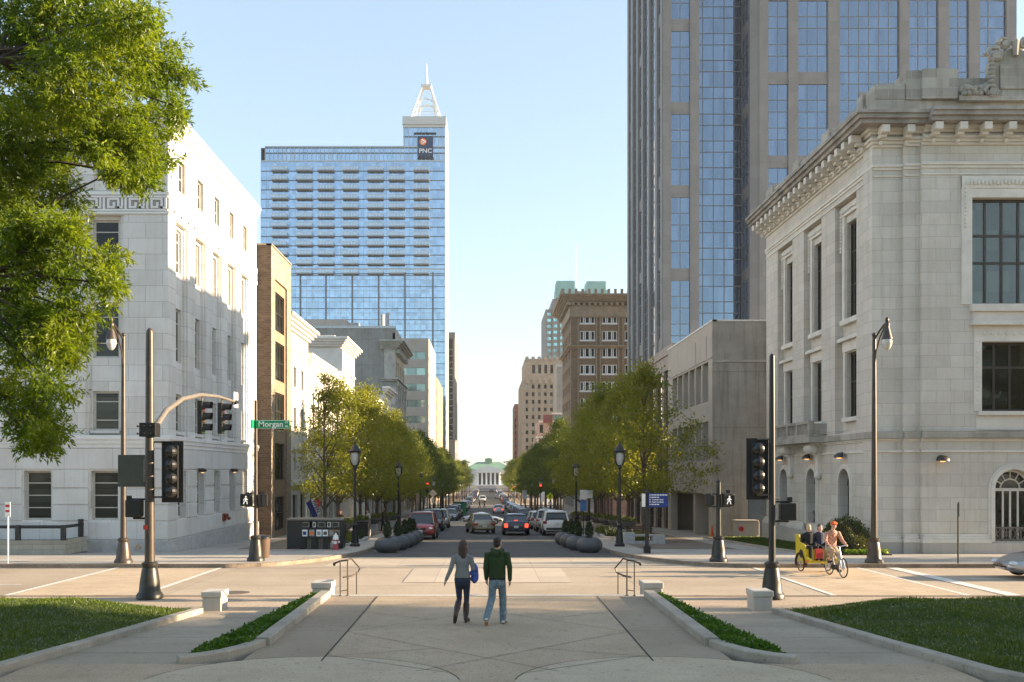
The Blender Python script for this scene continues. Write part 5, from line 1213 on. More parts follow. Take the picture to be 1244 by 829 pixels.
for s in (-1, 1):
    m = MB(); ys = [4 + i * (LAWN_EDGE - 4) / 30 for i in range(31)]; es = [0, .15, .4, .7, 1.1, 1.6, 2.2, 3, 4, 6, 9, 14, 25, 60]
    vs = [(s * (kerb_x(y) + e), y, lawn_z(kerb_x(y) + e, y)) for y in ys for e in es]; n = len(es)
    m.add(vs, [(i * n + j, i * n + j + 1, (i + 1) * n + j + 1, (i + 1) * n + j) for i in range(30) for j in range(n - 1)])
    m.add([(s * (kerb_x(LAWN_EDGE) + e), LAWN_EDGE, z) for e in es for z in (road_z(24) - .1, lawn_z(kerb_x(LAWN_EDGE) + e, LAWN_EDGE))], [(2 * j, 2 * j + 2, 2 * j + 3, 2 * j + 1) for j in range(n - 1)])
    struct(m.build('lawn', G_['turf'], smooth=True))
    # blades of grass
    NB = 60000; y = RNG.uniform(11.5, LAWN_EDGE - .02, NB); e = RNG.uniform(0, 1, NB) ** 1.2 * 9.5
    kxv = np.array([kerb_x(v) for v in y]); ax = kxv + e
    if True:
        z = np.array([lawn_z(a, b) for a, b in zip(ax, y)])
    hgt = RNG.uniform(.03, .075, NB) * (.75 + .35 * np.sin(ax * 2.1 + 1.7 * np.sin(y * 1.3)) * np.sin(y * 1.9 + ax)) * (1 + .5 * (RNG.random(NB) < .05)); ang = RNG.uniform(0, 2 * np.pi, NB); w = RNG.uniform(.006, .011, NB)
    lx, ly = RNG.normal(0, .028, NB), RNG.normal(0, .028, NB)
    bx, by = np.cos(ang) * w, np.sin(ang) * w; X = s * ax
    V = np.stack([np.stack([X - bx, y - by, z - .01], 1), np.stack([X + bx, y + by, z - .01], 1), np.stack([X + bx * .5 + lx, y + by * .5 + ly, z + hgt], 1), np.stack([X - bx * .5 + lx, y - by * .5 + ly, z + hgt], 1)], 1)
    gm = leaf_mat('grass_blade', (.075, .12, .018), (.12, .16, .028), .3, 1.2, .2) if s < 0 else gm
    o = mesh_obj('grass', quads_mesh('grass', V, [gm])); tag(o, kind='stuff'); o['label'] = ('short green grass of the left lawn', 'short green grass of the right lawn')[s > 0]; o['category'] = 'grass'
    # ground cover bed
    m = MB(); zb = lambda y: (PZ + path_z(y)) / 2 + .02
    ys = np.linspace(15.5, 23.3, 10)
    for a, b in zip(ys, ys[1:]):
        xo = lambda y: 4.9
        xi = lambda y: 4.05 if y > 16.5 else 4.05 + (16.5 - y) * .7
        m.quad((s * xi(a), a, PZ + .06), (s * xo(a), a, path_z(a) + .03), (s * xo(b), b, path_z(b) + .03), (s * xi(b), b, PZ + .06))
    struct(m.build('planting_bed', G_['soil']))
    NL = 9000; y = RNG.uniform(15.6, 23.25, NL); t = RNG.random(NL); xi = np.where(y > 16.5, 4.1, 4.1 + (16.5 - y) * .7); ax = xi + (4.95 - xi) * t
    z0 = (PZ + .06) * (1 - t) + t * (np.array([path_z(v) for v in y]) + .03); z = z0 + RNG.uniform(0, .13, NL) * (1 - (2 * t - 1) ** 4 * .6) * (.7 + .5 * np.sin(y * 5 + ax * 3))
    d = RNG.normal(0, 1, (NL, 3)); d[:, 2] = abs(d[:, 2]) * .6 + .2; d /= np.linalg.norm(d, axis=1)[:, None]; L = RNG.uniform(.045, .085, NL)[:, None]
    sd = np.cross(d, RNG.normal(0, 1, (NL, 3))); sd /= np.linalg.norm(sd, axis=1)[:, None]
    P = np.stack([s * ax, y, z], 1); V = np.stack([P, P + d * L * .5 + sd * L * .3, P + d * L, P + d * L * .5 - sd * L * .3], 1)
    bm_ = leaf_mat('ground_cover_leaf', (.05, .12, .014), (.10, .18, .025), .35, 3, .1) if s < 0 else bm_
    o = mesh_obj('ground_cover', quads_mesh('ground_cover', V, [bm_])); tag(o, kind='stuff'); o['label'] = ('dense green ground cover in the left planting bed', 'dense green ground cover in the right planting bed')[s > 0]; o['category'] = 'plants'
# lawn strip beside the bank and flower edging
m = MB(); pts = []
for i in range(12):
    y = 41.0 + i * 1.6; m.quad((13.9, y, walk_z(y) + .03), (16.9, y, walk_z(y) + .06), (16.9, y + 1.6, walk_z(y + 1.6) + .06), (13.9, y + 1.6, walk_z(y + 1.6) + .03))
struct(m.build('lawn_strip', G_['turf']))
NB = 14000; y = RNG.uniform(41, 60.2, NB); x = RNG.uniform(13.9, 16.9, NB); z = np.array([walk_z(v) + .04 for v in y]); a = RNG.uniform(0, 6.28, NB); w = .012; hh = RNG.uniform(.05, .13, NB); lx, ly = RNG.normal(0, .04, NB), RNG.normal(0, .04, NB)
V = np.stack([np.stack([x - w * np.cos(a), y - w * np.sin(a), z], 1), np.stack([x + w * np.cos(a), y + w * np.sin(a), z], 1), np.stack([x + lx + .006, y + ly, z + hh], 1), np.stack([x + lx - .006, y + ly, z + hh], 1)], 1)
o = mesh_obj('grass', quads_mesh('grass', V, [gm])); tag(o, kind='stuff'); o['label'] = 'green grass strip along the bank side wall'; o['category'] = 'grass'
m = MB()
for i in range(12):
    y = 41.0 + i * 1.6; m.add([(13.75, y, walk_z(y) - .05), (13.9, y, walk_z(y) - .05), (13.9, y + 1.6, walk_z(y + 1.6) - .05), (13.75, y + 1.6, walk_z(y + 1.6) - .05), (13.75, y, walk_z(y) + .1), (13.9, y, walk_z(y) + .1), (13.9, y + 1.6, walk_z(y + 1.6) + .1), (13.75, y + 1.6, walk_z(y + 1.6) + .1)], MB.BF)
struct(m.build('kerb', G_['kerb']))
# granite end blocks
blk = stone('pale_granite_block', (.52, .49, .45), 3, 3, .004, .9, .05, .2, .15)
for x, y, zb, hh, lab in ((-6.86, 23.85, road_z(24) - .1, .64, 'pale granite block at the end of the left lawn kerb'), (6.86, 23.85, road_z(24) - .1, .66, 'pale granite block at the end of the right lawn kerb'), (-4.15, 24.0, PZ - .5, .80, 'pale granite block beside the left handrail'), (4.15, 24.0, PZ - .5, .80, 'pale granite block beside the right handrail')):
    m = MB(); m.box(-.235, .235, -.30, .30, 0, hh - .15); m.box(-.26, .26, -.325, .325, hh - .15, hh)
    o = m.build('granite_block', blk, bevel=.02); o.location = (x, y, zb); tag(o, lab, 'block', 'granite end blocks')
# ------------------------------------------------------------------ foliage
def leaf_quads(P, L, wr=.32, up=.15, rng=RNG, dirs=None):
    n = len(P); d = rng.normal(0, 1, (n, 3)) if dirs is None else dirs + rng.normal(0, .55, (n, 3)); d[:, 2] += up; d /= np.linalg.norm(d, axis=1)[:, None]
    sd = np.cross(d, rng.normal(0, 1, (n, 3))); sd /= np.linalg.norm(sd, axis=1)[:, None]
    l = rng.uniform(.7, 1.3, n)[:, None] * L
    return np.stack([P, P + d * l * .45 + sd * l * wr * .5, P + d * l, P + d * l * .45 - sd * l * wr * .5], 1)
M['bark'] = simple('grey_brown_bark', (.10, .075, .055), .9, nscale=12, var=.4, bmp=.5)
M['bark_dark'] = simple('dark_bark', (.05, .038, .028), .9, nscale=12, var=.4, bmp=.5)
M['leaf_street'] = leaf_mat('street_tree_leaf', (.175, .195, .030), (.27, .26, .040), .5, .8, .08)
M['leaf_street2'] = leaf_mat('spring_street_tree_leaf', (.155, .185, .030), (.25, .25, .038), .5, .8, .08)
M['leaf_far'] = leaf_mat('far_tree_leaf', (.09, .125, .030), (.14, .16, .038), .42, .4, .05)
M['leaf_oak'] = leaf_mat('willow_oak_leaf', (.10, .165, .014), (.215, .265, .020), .62, 1.0, .12)
M['leaf_box'] = leaf_mat('clipped_bush_leaf', (.05, .075, .012), (.10, .10, .018), .2, 1.5)
M['leaf_cone'] = leaf_mat('evergreen_leaf', (.025, .045, .016), (.045, .07, .02), .15, 3)
def crown_mesh(name, seed, H, base, rx, nclump, nleaf, L, mat, sig=.36, egg=.42, sparse=False):
    """clumps of leaves hung on an egg-shaped spread of limb tips; returns crown mesh and trunk mesh"""
    rg = np.random.default_rng(seed); cs = []
    while len(cs) < nclump:
        t = rg.random(); z = base + (H - base) * t
        prof = math.sin(math.pi * min(1, (t * .93 + .07)) ** (.62)) if t < .999 else 0
        r = rx * prof * (1.0 if not sparse else .9); q = rg.random() ** .42; a = rg.random() * 2 * math.pi
        wob = 1 + .22 * math.sin(3 * a + seed + 4 * t) + .12 * math.sin(7 * a + 9 * t)
        cs.append((r * q * wob * math.cos(a), r * q * wob * math.sin(a), z + rg.normal(0, .15)))
    cs = np.array(cs); k = rg.integers(0, nclump, nleaf); wgt = rg.uniform(.6, 1.35, nclump)
    off = rg.normal(0, 1, (nleaf, 3)) * (sig * wgt[k])[:, None] * np.array([1, 1, .62])
    me = quads_mesh(name, leaf_quads(cs[k] + off, L, .5, .1, rg), [mat])
    m = MB(); n = 7; top = H * .80
    tr = [(0, 0, 0), (.03, .02, base * .6), (-.03, .03, base), (.05, -.04, base + (top - base) * .5), (0, 0, top)]
    r0 = .13 if H < 12 else .16
    m.tube(tr, [r0 * 1.25, r0, r0 * .88, r0 * .5, r0 * .12], 8)
    for i in range(30 if not sparse else 26):
        c = cs[rg.integers(0, nclump)]; z0 = max(base * .75, c[2] - (abs(c[0]) + abs(c[1])) * .75 - .3); z0 = min(z0, top * .95)
        p0 = Vector((0, 0, z0)); p1 = Vector(c); mid = p0.lerp(p1, .5) + Vector((rg.normal(0, .12), rg.normal(0, .12), .12)); rr = .055 * (1 - .4 * z0 / H)
        m.tube([p0, mid, p1], [rr, rr * .65, rr * .2], 5)
    return me, m
VARS = []
for args in (('crown', 11, 10.6, 3.1, 3.5, 150, 12500, .18, M['leaf_street'], .38), ('crown', 12, 11.4, 3.2, 3.2, 125, 11000, .185, M['leaf_street2'], .40),
             ('crown', 13, 10.8, 2.7, 2.35, 95, 4600, .165, M['leaf_street'], .24, .42, True), ('crown', 14, 12.4, 3.4, 3.6, 140, 10500, .21, M['leaf_far'], .45)):
    me, tm = crown_mesh(*args); tmp = tm.build('trunk', M['bark']); tme = tmp.data; bpy.data.objects.remove(tmp); VARS.append((me, tme))
def tree(kind, x, y, z, label, group=None, sc=1.0, rz=0.0, name='street_tree', sz=None):
    t = thing(name, label, 'tree', (x, y, z), rz, group); t.scale = (sc, sc, sz or sc)
    mesh_obj('trunk', VARS[kind][1], t); mesh_obj('crown', VARS[kind][0], t)
    return t
ORD = ['first', 'second', 'third', 'fourth', 'fifth', 'sixth', 'seventh', 'eighth', 'ninth', 'tenth', 'eleventh', 'twelfth', 'thirteenth', 'fourteenth', 'fifteenth', 'sixteenth', 'seventeenth', 'eighteenth', 'nineteenth', 'twentieth', 'twenty-first', 'twenty-second', 'twenty-third', 'twenty-fourth', 'twenty-fifth', 'twenty-sixth', 'twenty-seventh', 'twenty-eighth', 'twenty-ninth', 'thirtieth', 'thirty-first', 'thirty-second', 'thirty-third', 'thirty-fourth', 'thirty-fifth']
rt = random.Random(5)
rowL = [54.5, 60.5, 67, 73.5, 80, 86.5, 93, 98.5] + [118, 126, 134, 142, 150, 158, 166, 174, 182, 190, 198, 206] + [231, 241, 251, 261, 272, 284, 296, 308] + [338, 352, 366, 382, 400]
rowR = [55.5, 62, 68.5, 75, 81.5, 88, 95] + [117, 125, 133, 141, 149, 157, 165, 173, 181, 189, 197, 206] + [231, 241, 251, 261, 272, 284, 296, 308] + [338, 352, 366, 382, 400]
for side, row in (('left', rowL), ('right', rowR)):
    s = -1 if side == 'left' else 1
    for i, y in enumerate(row):
        if side == 'left': kd = 2 if i == 0 else (1 if i < 4 else (0 if i % 2 else 1))
        else: kd = 0 if i % 2 == 0 else 1
        if y > 115: kd = 3 if i % 3 else 1
        x = s * (9.3 + rt.uniform(-.3, .3)); sc = rt.uniform(.93, 1.05) * (.94 if s < 0 else .97)
        if side == 'right' and i == 0: x, sc = 9.2, .95
        if side == 'left' and i < 3: sc = .88
        if y > 330: sc *= 1.08
        if i == 0: lab = ('sparse young street tree behind the black news box rack' if s < 0 else 'big leafy street tree beside the blue direction sign')
        else: lab = '%s street tree behind %s, counting away along the %s row' % (ORD[i - 1], 'the sparse young one' if s < 0 else 'the big leafy one', side)
        tree(kd, x, y, walk_z(y), lab, 'street trees in two rows', sc, rt.uniform(0, 6.28))
# trees round the hall and beyond the end of the street
for i in range(16):
    s = -1 if i % 2 else 1; x = s * (21 + (i // 2) * 13 + rt.uniform(-3, 3)); y = 770 + rt.uniform(-60, 40)
    if i < 6: x, y = s * (13.5 + 3 * (i // 2)), 560 + 70 * (i // 2)
    tree(3, x, y, walk_z(y), 'bright green tree %s the street just before the columned hall, %s outwards' % (('left of', 'right of')[s > 0], ORD[i // 2]), 'trees before the columned hall', 1.15 + .3 * rt.random(), rt.uniform(0, 6), 'park_tree')
# ------------------------------------------------------------------ shade trees on the lawn, outside the frame to the right, whose shadows fall over the plaza
for i, (x, y, sc) in enumerate(((17.5, 9.5, .95), (19.5, 18.6, .9), (22.5, 13.6, 1.0), (27, 19.6, 1.0), (30, 14, 1.1), (35.5, 20.2, 1.1), (38, 13, 1.2), (44, 20.4, 1.15), (48, 15, 1.25), (24, 6, 1.1), (41, 16.8, 1.55), (52, 15.8, 1.65), (63, 17.0, 1.7))):
    tree(0, x, y, EYE - 3.0, 'broad shade tree on the right lawn, %s from the plaza' % ORD[i], 'shade trees on the right lawn', sc, i * 1.1, 'shade_tree')
for i, (x, y, sc) in enumerate(((-14, -10, 2.1), (-2, -20, 2.3), (10, -13, 2.0), (25, -16, 2.3), (-30, -14, 2.2), (41, -12, 2.1))):
    tree(0, x, y, EYE - 3.0, 'tall tree on the lawn behind the viewpoint, %s from its left end' % ORD[i], 'trees behind the viewpoint', sc, i * 2.1, 'shade_tree')

for i, (x, y, sc) in enumerate(((37, 38.2, .8), (51, 37.7, .85), (47, 25.0, .62), (66, 25.2, .7))):
    tree(2 if i != 1 else 1, x, y, walk_z(37), '%s street tree along the cross road beyond the right edge of the view' % ORD[i], 'street trees of the cross road', sc, i * 1.7, 'street_tree')
# ------------------------------------------------------------------ big willow oak hanging in from the upper left
def willow_oak():
    rg = np.random.default_rng(21)
    B = [(20, 15, 60), (75, 20, 58), (125, 18, 52), (172, 22, 36), (196, 62, 36), (212, 104, 28), (150, 80, 55), (90, 85, 55), (30, 90, 60), (60, 145, 46), (15, 165, 50), (55, 205, 34), (112, 140, 36), (165, 140, 38), (205, 150, 30), (207, 196, 17), (184, 186, 20), (138, 172, 20), (150, 195, 12), (15, 225, 36), (68, 235, 20), (232, 90, 12), (230, 130, 12), (160, 205, 10), (120, 185, 10), (196, 215, 10), (172, 212, 10),
         (12, 290, 30), (50, 282, 26), (95, 300, 26), (132, 318, 22), (142, 345, 15), (105, 335, 20), (60, 330, 24), (20, 345, 28), (80, 275, 12),
         (15, 398, 30), (55, 392, 26), (92, 395, 19), (106, 378, 14), (60, 432, 22), (93, 428, 14), (15, 455, 28), (40, 490, 22), (60, 515, 14), (56, 535, 9), (28, 508, 13), (8, 485, 16), (104, 410, 10), (66, 470, 12), (44, 530, 8)]
    C, Rd = [], []
    B = [(px - (16 if px > 150 else (9 if px > 88 else 0)), py, r) for px, py, r in B]
    for px, py, r in B:
        Y = 12.6 + rg.random() * 2.6 if py < 260 else 12.0 + rg.random() * 1.2
        C.append(((px - VX) / FPX * Y, Y, EYE + (VY - py) / FPX * Y)); Rd.append(r * .86 / FPX * Y)
    # the rest of the crown, out of frame to the left and above
    for i in range(46):
        C.append((rg.uniform(-15, -7.6), rg.uniform(9.5, 17), rg.uniform(EYE + 3.2, EYE + 10.5))); Rd.append(rg.uniform(.5, .9))
    nb = len(B)
    for (px, py, r) in list(B):          # ragged outlying sprigs round every clump
        for _ in range(5 if r > 25 else 3):
            a = rg.random() * 6.28; k = r * rg.uniform(.75, 1.02); i = B.index((px, py, r))
            C.append((C[i][0] + k * math.cos(a) / FPX * C[i][1], C[i][1] + rg.normal(0, .25), C[i][2] - k * math.sin(a) / FPX * C[i][1])); Rd.append(rg.uniform(.06, .15))
    C = np.array(C); Rd = np.array(Rd)
    base = Vector((-12.6, 13.6, EYE - 3.0))
    t = thing('willow_oak', 'big willow oak with bright spring leaves hanging in at the upper left', 'tree', base)
    OFF[t.name] = Vector(base)
    m = MB()
    bx, by, bz = base
    m.tube([(bx, by, bz - .2), (bx + .05, by, bz + 1.5), (bx + .2, by, bz + 4), (bx + .5, by + .1, bz + 7.5), (bx + 1.2, by, bz + 12)], [.62, .46, .38, .28, .1], 14)
    m.build('trunk', M['bark_dark'], t, world=True, smooth=True)
    limbs = MB(); P, D = [], []
    hubs = [(Vector((bx + .3, by, bz + 5.5)), Vector((-7.4, 13.2, EYE + 1.4))), (Vector((bx + .25, by, bz + 5.0)), Vector((-6.6, 12.5, EYE + 2.6))), (Vector((bx + .4, by, bz + 6.5)), Vector((-6.9, 13.6, EYE + 4.6))), (Vector((bx + .6, by, bz + 8)), Vector((-6.3, 13.9, EYE + 6.2)))]
    for p0, p1 in hubs:
        mid = p0.lerp(p1, .5) + Vector((0, 0, .45)); limbs.tube([p0, p0.lerp(mid, .6), mid, p1], [.085, .07, .055, .03], 7)
    for i, (c, r) in enumerate(zip(C, Rd)):
        cv = Vector(c)
        if i < nb:
            j = min(range(4), key=lambda q: (hubs[q][1] - cv).length - (1.2 if hubs[q][1].x < cv.x else 0)); p1 = hubs[j][1]
            start = hubs[j][0].lerp(p1, .85) if (cv - p1).length > .8 else p1
            mid = start.lerp(cv, .55) + Vector((0, 0, .12)); limbs.tube([start, mid, cv], [.034, .022, .008], 5)
        ns = int(2500 * r ** 2 * (.62 if i < nb or r < .2 else .3)) + 8      # sprays
        for _ in range(ns):
            v = rg.normal(0, 1, 3); v /= np.linalg.norm(v); q = rg.random() ** .45 * (1 + .25 * math.sin(5 * v[0] + 7 * v[2] + i))
            s0 = c + v * r * q * np.array([1, .95, 1]); dr = v * .6 + rg.normal(0, .5, 3) + np.array([.1, 0, -.35]); dr /= np.linalg.norm(dr)
            nl = 9
            for a in range(nl): P.append(s0 + dr * .16 * a / nl + rg.normal(0, .012, 3)); D.append(dr)
        if i < nb:
            for _ in range(5):
                v = rg.normal(0, 1, 3); v /= np.linalg.norm(v); limbs.tube([cv, cv + Vector(v * r * .9)], [.009, .004], 4)
    limbs.build('limb', M['bark_dark'], t, world=True)
    P, D = np.array(P) - np.array(base), np.array(D)
    mesh_obj('crown', quads_mesh('crown', leaf_quads(P, .08, .27, -.12, rg, D), [M['leaf_oak']]), t)
willow_oak()
# ------------------------------------------------------------------ bushes
def bush(name, label, x, y, z, r, hgt, n, L, mat, group=None, blossom=None, cat='bush'):
    t = thing(name, label, cat, (x, y, z), 0, group); rg = np.random.default_rng(int(x * 97 + y * 13) % 9999)
    v = rg.normal(0, 1, (n, 3)); v[:, 2] = abs(v[:, 2]); v /= np.linalg.norm(v, axis=1)[:, None]
    az = np.arctan2(v[:, 1], v[:, 0]); lump = 1 + .07 * np.sin(az * 5 + v[:, 2] * 7) + .05 * np.sin(az * 11 + v[:, 2] * 13)
    P = v * (np.array([r, r, hgt]) * lump[:, None]) * rg.uniform(.86, 1.02, n)[:, None]
    mesh_obj('foliage', quads_mesh('foliage', leaf_quads(P, L, .6, .0, rg, v), [mat]), t)
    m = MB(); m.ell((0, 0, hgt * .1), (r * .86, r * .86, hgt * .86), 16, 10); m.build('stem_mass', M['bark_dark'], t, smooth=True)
    return t
bush('round_bush', 'large clipped round bush in front of the bank corner', 15.75, 41.6, walk_z(41.6) - .05, 1.15, 1.55, 9000, .085, M['leaf_box'])
t = thing('flower_bed', 'low bright green edging plants under the round bush', 'plants', (16.4, 40.3, walk_z(40.3)))
rg = np.random.default_rng(4); P = np.stack([rg.uniform(-1.2, .6, 1500), rg.uniform(-.25, .25, 1500), rg.uniform(0, .2, 1500)], 1)
mesh_obj('leaves', quads_mesh('leaves', leaf_quads(P, .1, .5, .3, rg), [leaf_mat('bright_edging_leaf', (.12, .22, .02), (.2, .26, .03), .4)]), t)
m = MB(); m.box(-1.3, .7, -.3, .3, -.1, .06); m.build('soil', M['bark_dark'], t)
# ------------------------------------------------------------------ street furniture
M['pole_brown'] = simple('brown_bronze_pole', (.055, .042, .033), .42, .2, nscale=5, var=.25)
M['pole_dark'] = simple('dark_green_black_pole', (.022, .022, .019), .42, .2, nscale=5, var=.3)
M['galv'] = simple('galvanised_arm', (.20, .175, .15), .5, .4, nscale=9, var=.2)
M['globe'] = simple('milky_lamp_glass', (.50, .49, .46), .12, spec=.8, var=.03)
M['sign_green'] = simple('green_sign', (.0, .23, .10), .4, var=.05)
M['sign_blue'] = simple('blue_sign', (.01, .035, .20), .4, var=.05)
M['sign_yellow'] = simple('fluorescent_yellow_sign', (.72, .78, .02), .4, var=.03)
M['sign_back'] = simple('grey_green_sign_back', (.065, .068, .055), .6)
M['lens_red'] = simple('red_lens', (.20, .03, .02), .2); M['lens_amber'] = simple('amber_lens', (.20, .09, .015), .2); M['lens_green'] = simple('green_lens', (.015, .10, .05), .2)
M['lit_red'] = simple('lit_red_lens', (.9, .08, .03), .3, emit=(1, .06, .02), estr=.45)
M['lit_walk'] = simple('lit_walk_symbol', (.9, .9, .85), .3, emit=(1, .95, .85), estr=.12)
M['lit_hand'] = simple('lit_orange_dot', (.9, .3, .03), .3, emit=(1, .3, .04), estr=.4)
M['planter'] = simple('blue_grey_planter', (.065, .068, .073), .55, nscale=3, var=.12, bmp=.05)
M['stone_urn'] = simple('dark_stone_urn', (.12, .11, .10), .8, var=.2)
M['wood'] = simple('dark_wood_slat', (.09, .055, .035), .6)
FL_BASE = [(.34, 0), (.34, .10), (.31, .14), (.27, .20), (.25, .45), (.20, .78), (.18, .84), (.21, .88), (.21, .96), (.15, 1.0)]
def tall_lamp(x, y, label):
    t = thing('street_lamp', label, 'street lamp', (x, y, walk_z(y)), 0, 'tall teardrop street lamps')
    m = MB(); m.lathe([(r * .95, z * .95) for r, z in FL_BASE], (0, 0, 0), 20, flute=.04); m.build('base', M['pole_brown'], t, smooth=True)
    m = MB(); m.cyl((0, 0, .9), (0, 0, 8.55), .115, .07, 12); m.ell((0, 0, 8.58), (.09, .09, .09)); m.build('pole', M['pole_brown'], t, smooth=True)
    m = MB(); m.tube([(0, 0, 8.4), (0, -.5, 8.66), (0, -.95, 8.84), (0, -1.15, 8.88)], .038, 8); m.tube([(0, 0, 7.3), (0, -.18, 7.95), (0, -.5, 8.4), (0, -1.0, 8.78)], .03, 8); m.ell((0, -1.15, 8.95), (.07, .07, .12)); m.build('arm', M['pole_brown'], t, smooth=True)
    m = MB(); m.lathe([(.05, .08), (.08, .05), (.10, -.02), (.08, -.08), (.09, -.14), (.15, -.36), (.19, -.5), (.20, -.54), (.17, -.55)], (0, -1.15, 8.80), 16); m.build('housing', M['pole_brown'], t, smooth=True)
    m = MB(); m.lathe([(.16, -.54), (.18, -.63), (.17, -.74), (.12, -.86), (.06, -.93), (.01, -.95)], (0, -1.15, 8.80), 16); m.build('globe', M['globe'], t, smooth=True)
    return t
tall_lamp(at(150, 35.6), 35.6, 'tall brown street lamp before the white marble building')
tall_lamp(at(1062, 35.6), 35.6, 'tall dark street lamp before the limestone bank')

def lantern(x, y, label, first=None):
    z = walk_z(y)
    if first is not None:
        c = copy_tree(first); c.location = (x, y, z); c['label'] = label; return c
    t = thing('lantern_post', label, 'street lamp', (x, y, z), 0, 'black lantern posts along the street')
    m = MB(); m.lathe([(.26, 0), (.26, .12), (.20, .18), (.17, .5), (.13, .9), (.12, 1.05), (.15, 1.1), (.10, 1.2)], n=16, flute=.05); m.build('base', M['black'], t, smooth=True)
    m = MB(); m.cyl((0, 0, 1.1), (0, 0, 4.05), .085, .06, 10); m.lathe([(.06, 4.0), (.12, 4.06), (.12, 4.12), (.07, 4.2)], n=12); m.build('pole', M['black'], t, smooth=True)
    m = MB()
    for a in range(4):
        ca, sa = math.cos(a * math.pi / 2 + .78), math.sin(a * math.pi / 2 + .78)
        m.tube([(0, 0, 4.15), (.20 * ca, .20 * sa, 4.22), (.31 * ca, .31 * sa, 4.42), (.32 * ca, .32 * sa, 4.7), (.24 * ca, .24 * sa, 4.95)], .026, 6)
    m.lathe([(.30, 4.86), (.33, 4.90), (.33, 4.95), (.22, 5.05), (.16, 5.2), (.07, 5.27), (.04, 5.4), (.01, 5.46)], n=16); m.build('yoke', M['black'], t, smooth=True)
    m = MB(); m.lathe([(.10, 4.22), (.17, 4.36), (.22, 4.6), (.21, 4.84)], n=16); m.build('globe', M['globe'], t, smooth=True)
    return t
LY = [49, 73, 97.5, 121, 145, 169, 193, 236, 260, 284, 308]; LP = None
for i, y in enumerate(LY):
    for s in (-1, 1):
        where = 'left' if s < 0 else 'right'
        lab = ('black lantern post beside the red hydrant' if s < 0 else 'black lantern post left of the blue direction sign') if i == 0 else '%s black lantern post down the %s pavement beyond the nearest one' % (ORD[i - 1], where)
        o = lantern(s * 6.85, y, lab, LP); LP = LP or o

# --- traffic signals
def signal_head(name, parent, loc, rz, n=3, plate=True, lit=None, hood=True, back=False):
    """local: lenses face -Y"""
    m = MB(); H = n * .36
    m.box(-.17, .17, 0, .16, -H / 2, H / 2)
    if back:
        for i in range(n): m.ell((0, .20, H / 2 - .18 - .36 * i), (.165, .16, .165), 12, 8)
    o = m.build('signal_head', M['black'], parent, bevel=.015); o.location = loc; o.rotation_euler = (0, 0, rz)
    if plate:
        p = MB(); p.box(-.30, .30, .06, .085, -H / 2 - .12, H / 2 + .12); p.build('backplate', M['black_matt'], o, bevel=.01)
    mats = [M['lens_red'], M['lens_amber'], M['lens_green'], M['lens_green']]
    for i in range(n):
        z = H / 2 - .18 - .36 * i
        l = MB(); l.cyl((0, -.005, z), (0, -.02, z), .145, n=16); l.build('lens', mats[i] if lit != i else M['lit_red'], o)
        v = MB(); k = 12; rings = []
        for yy in (0.0, -.28):
            rings.append([(r * math.cos(R(200 - 220 * j / k)), yy - (.0 if yy == 0 else -.08 * (1 - math.sin(R(200 - 220 * j / k))) / 2), z + r * math.sin(R(200 - 220 * j / k))) for r in (.165,) for j in range(k + 1)])
        v.ring_loft([r for r in rings], cap=False); v.build('visor', M['black'], o, smooth=True)
    return o
def ped_head(parent, loc, rz, walk=False):
    m = MB(); m.box(-.22, .22, -.10, .14, -.24, .24); o = m.build('pedestrian_head', M['black'], parent, bevel=.03); o.location = loc; o.rotation_euler = (0, 0, rz)
    m = MB(); m.box(-.18, .18, -.16, -.10, -.19, -.17); m.box(-.18, .18, -.16, -.10, .17, .2); m.box(-.2, -.18, -.16, -.1, -.19, .2); m.box(.18, .2, -.16, -.1, -.19, .2); m.build('visor', M['black_matt'], o)
    if walk:
        m = MB(); y = -.108
        m.ell((0.01, y, .125), (.035, .008, .035), 8, 5); m.tube([(0.01, y, .08), (0, y, -.02)], [.03, .028], 6)
        m.tube([(0, y, -.02), (-.06, y, -.08), (-.085, y, -.16)], .02, 5); m.tube([(0, y, -.02), (.05, y, -.07), (.06, y, -.16)], .02, 5)
        m.tube([(0, y, .07), (-.06, y, .03), (-.085, y, -.02)], .016, 5); m.tube([(0, y, .07), (.06, y, .03), (.08, y, .0)], .016, 5); m.build('walking_figure', M['lit_walk'], o)
    return o
def pole_base(t, mat, k=1.0):
    m = MB(); m.lathe([(r * k, z) for r, z in FL_BASE], n=20, flute=.045); m.build('base', mat, t, smooth=True)
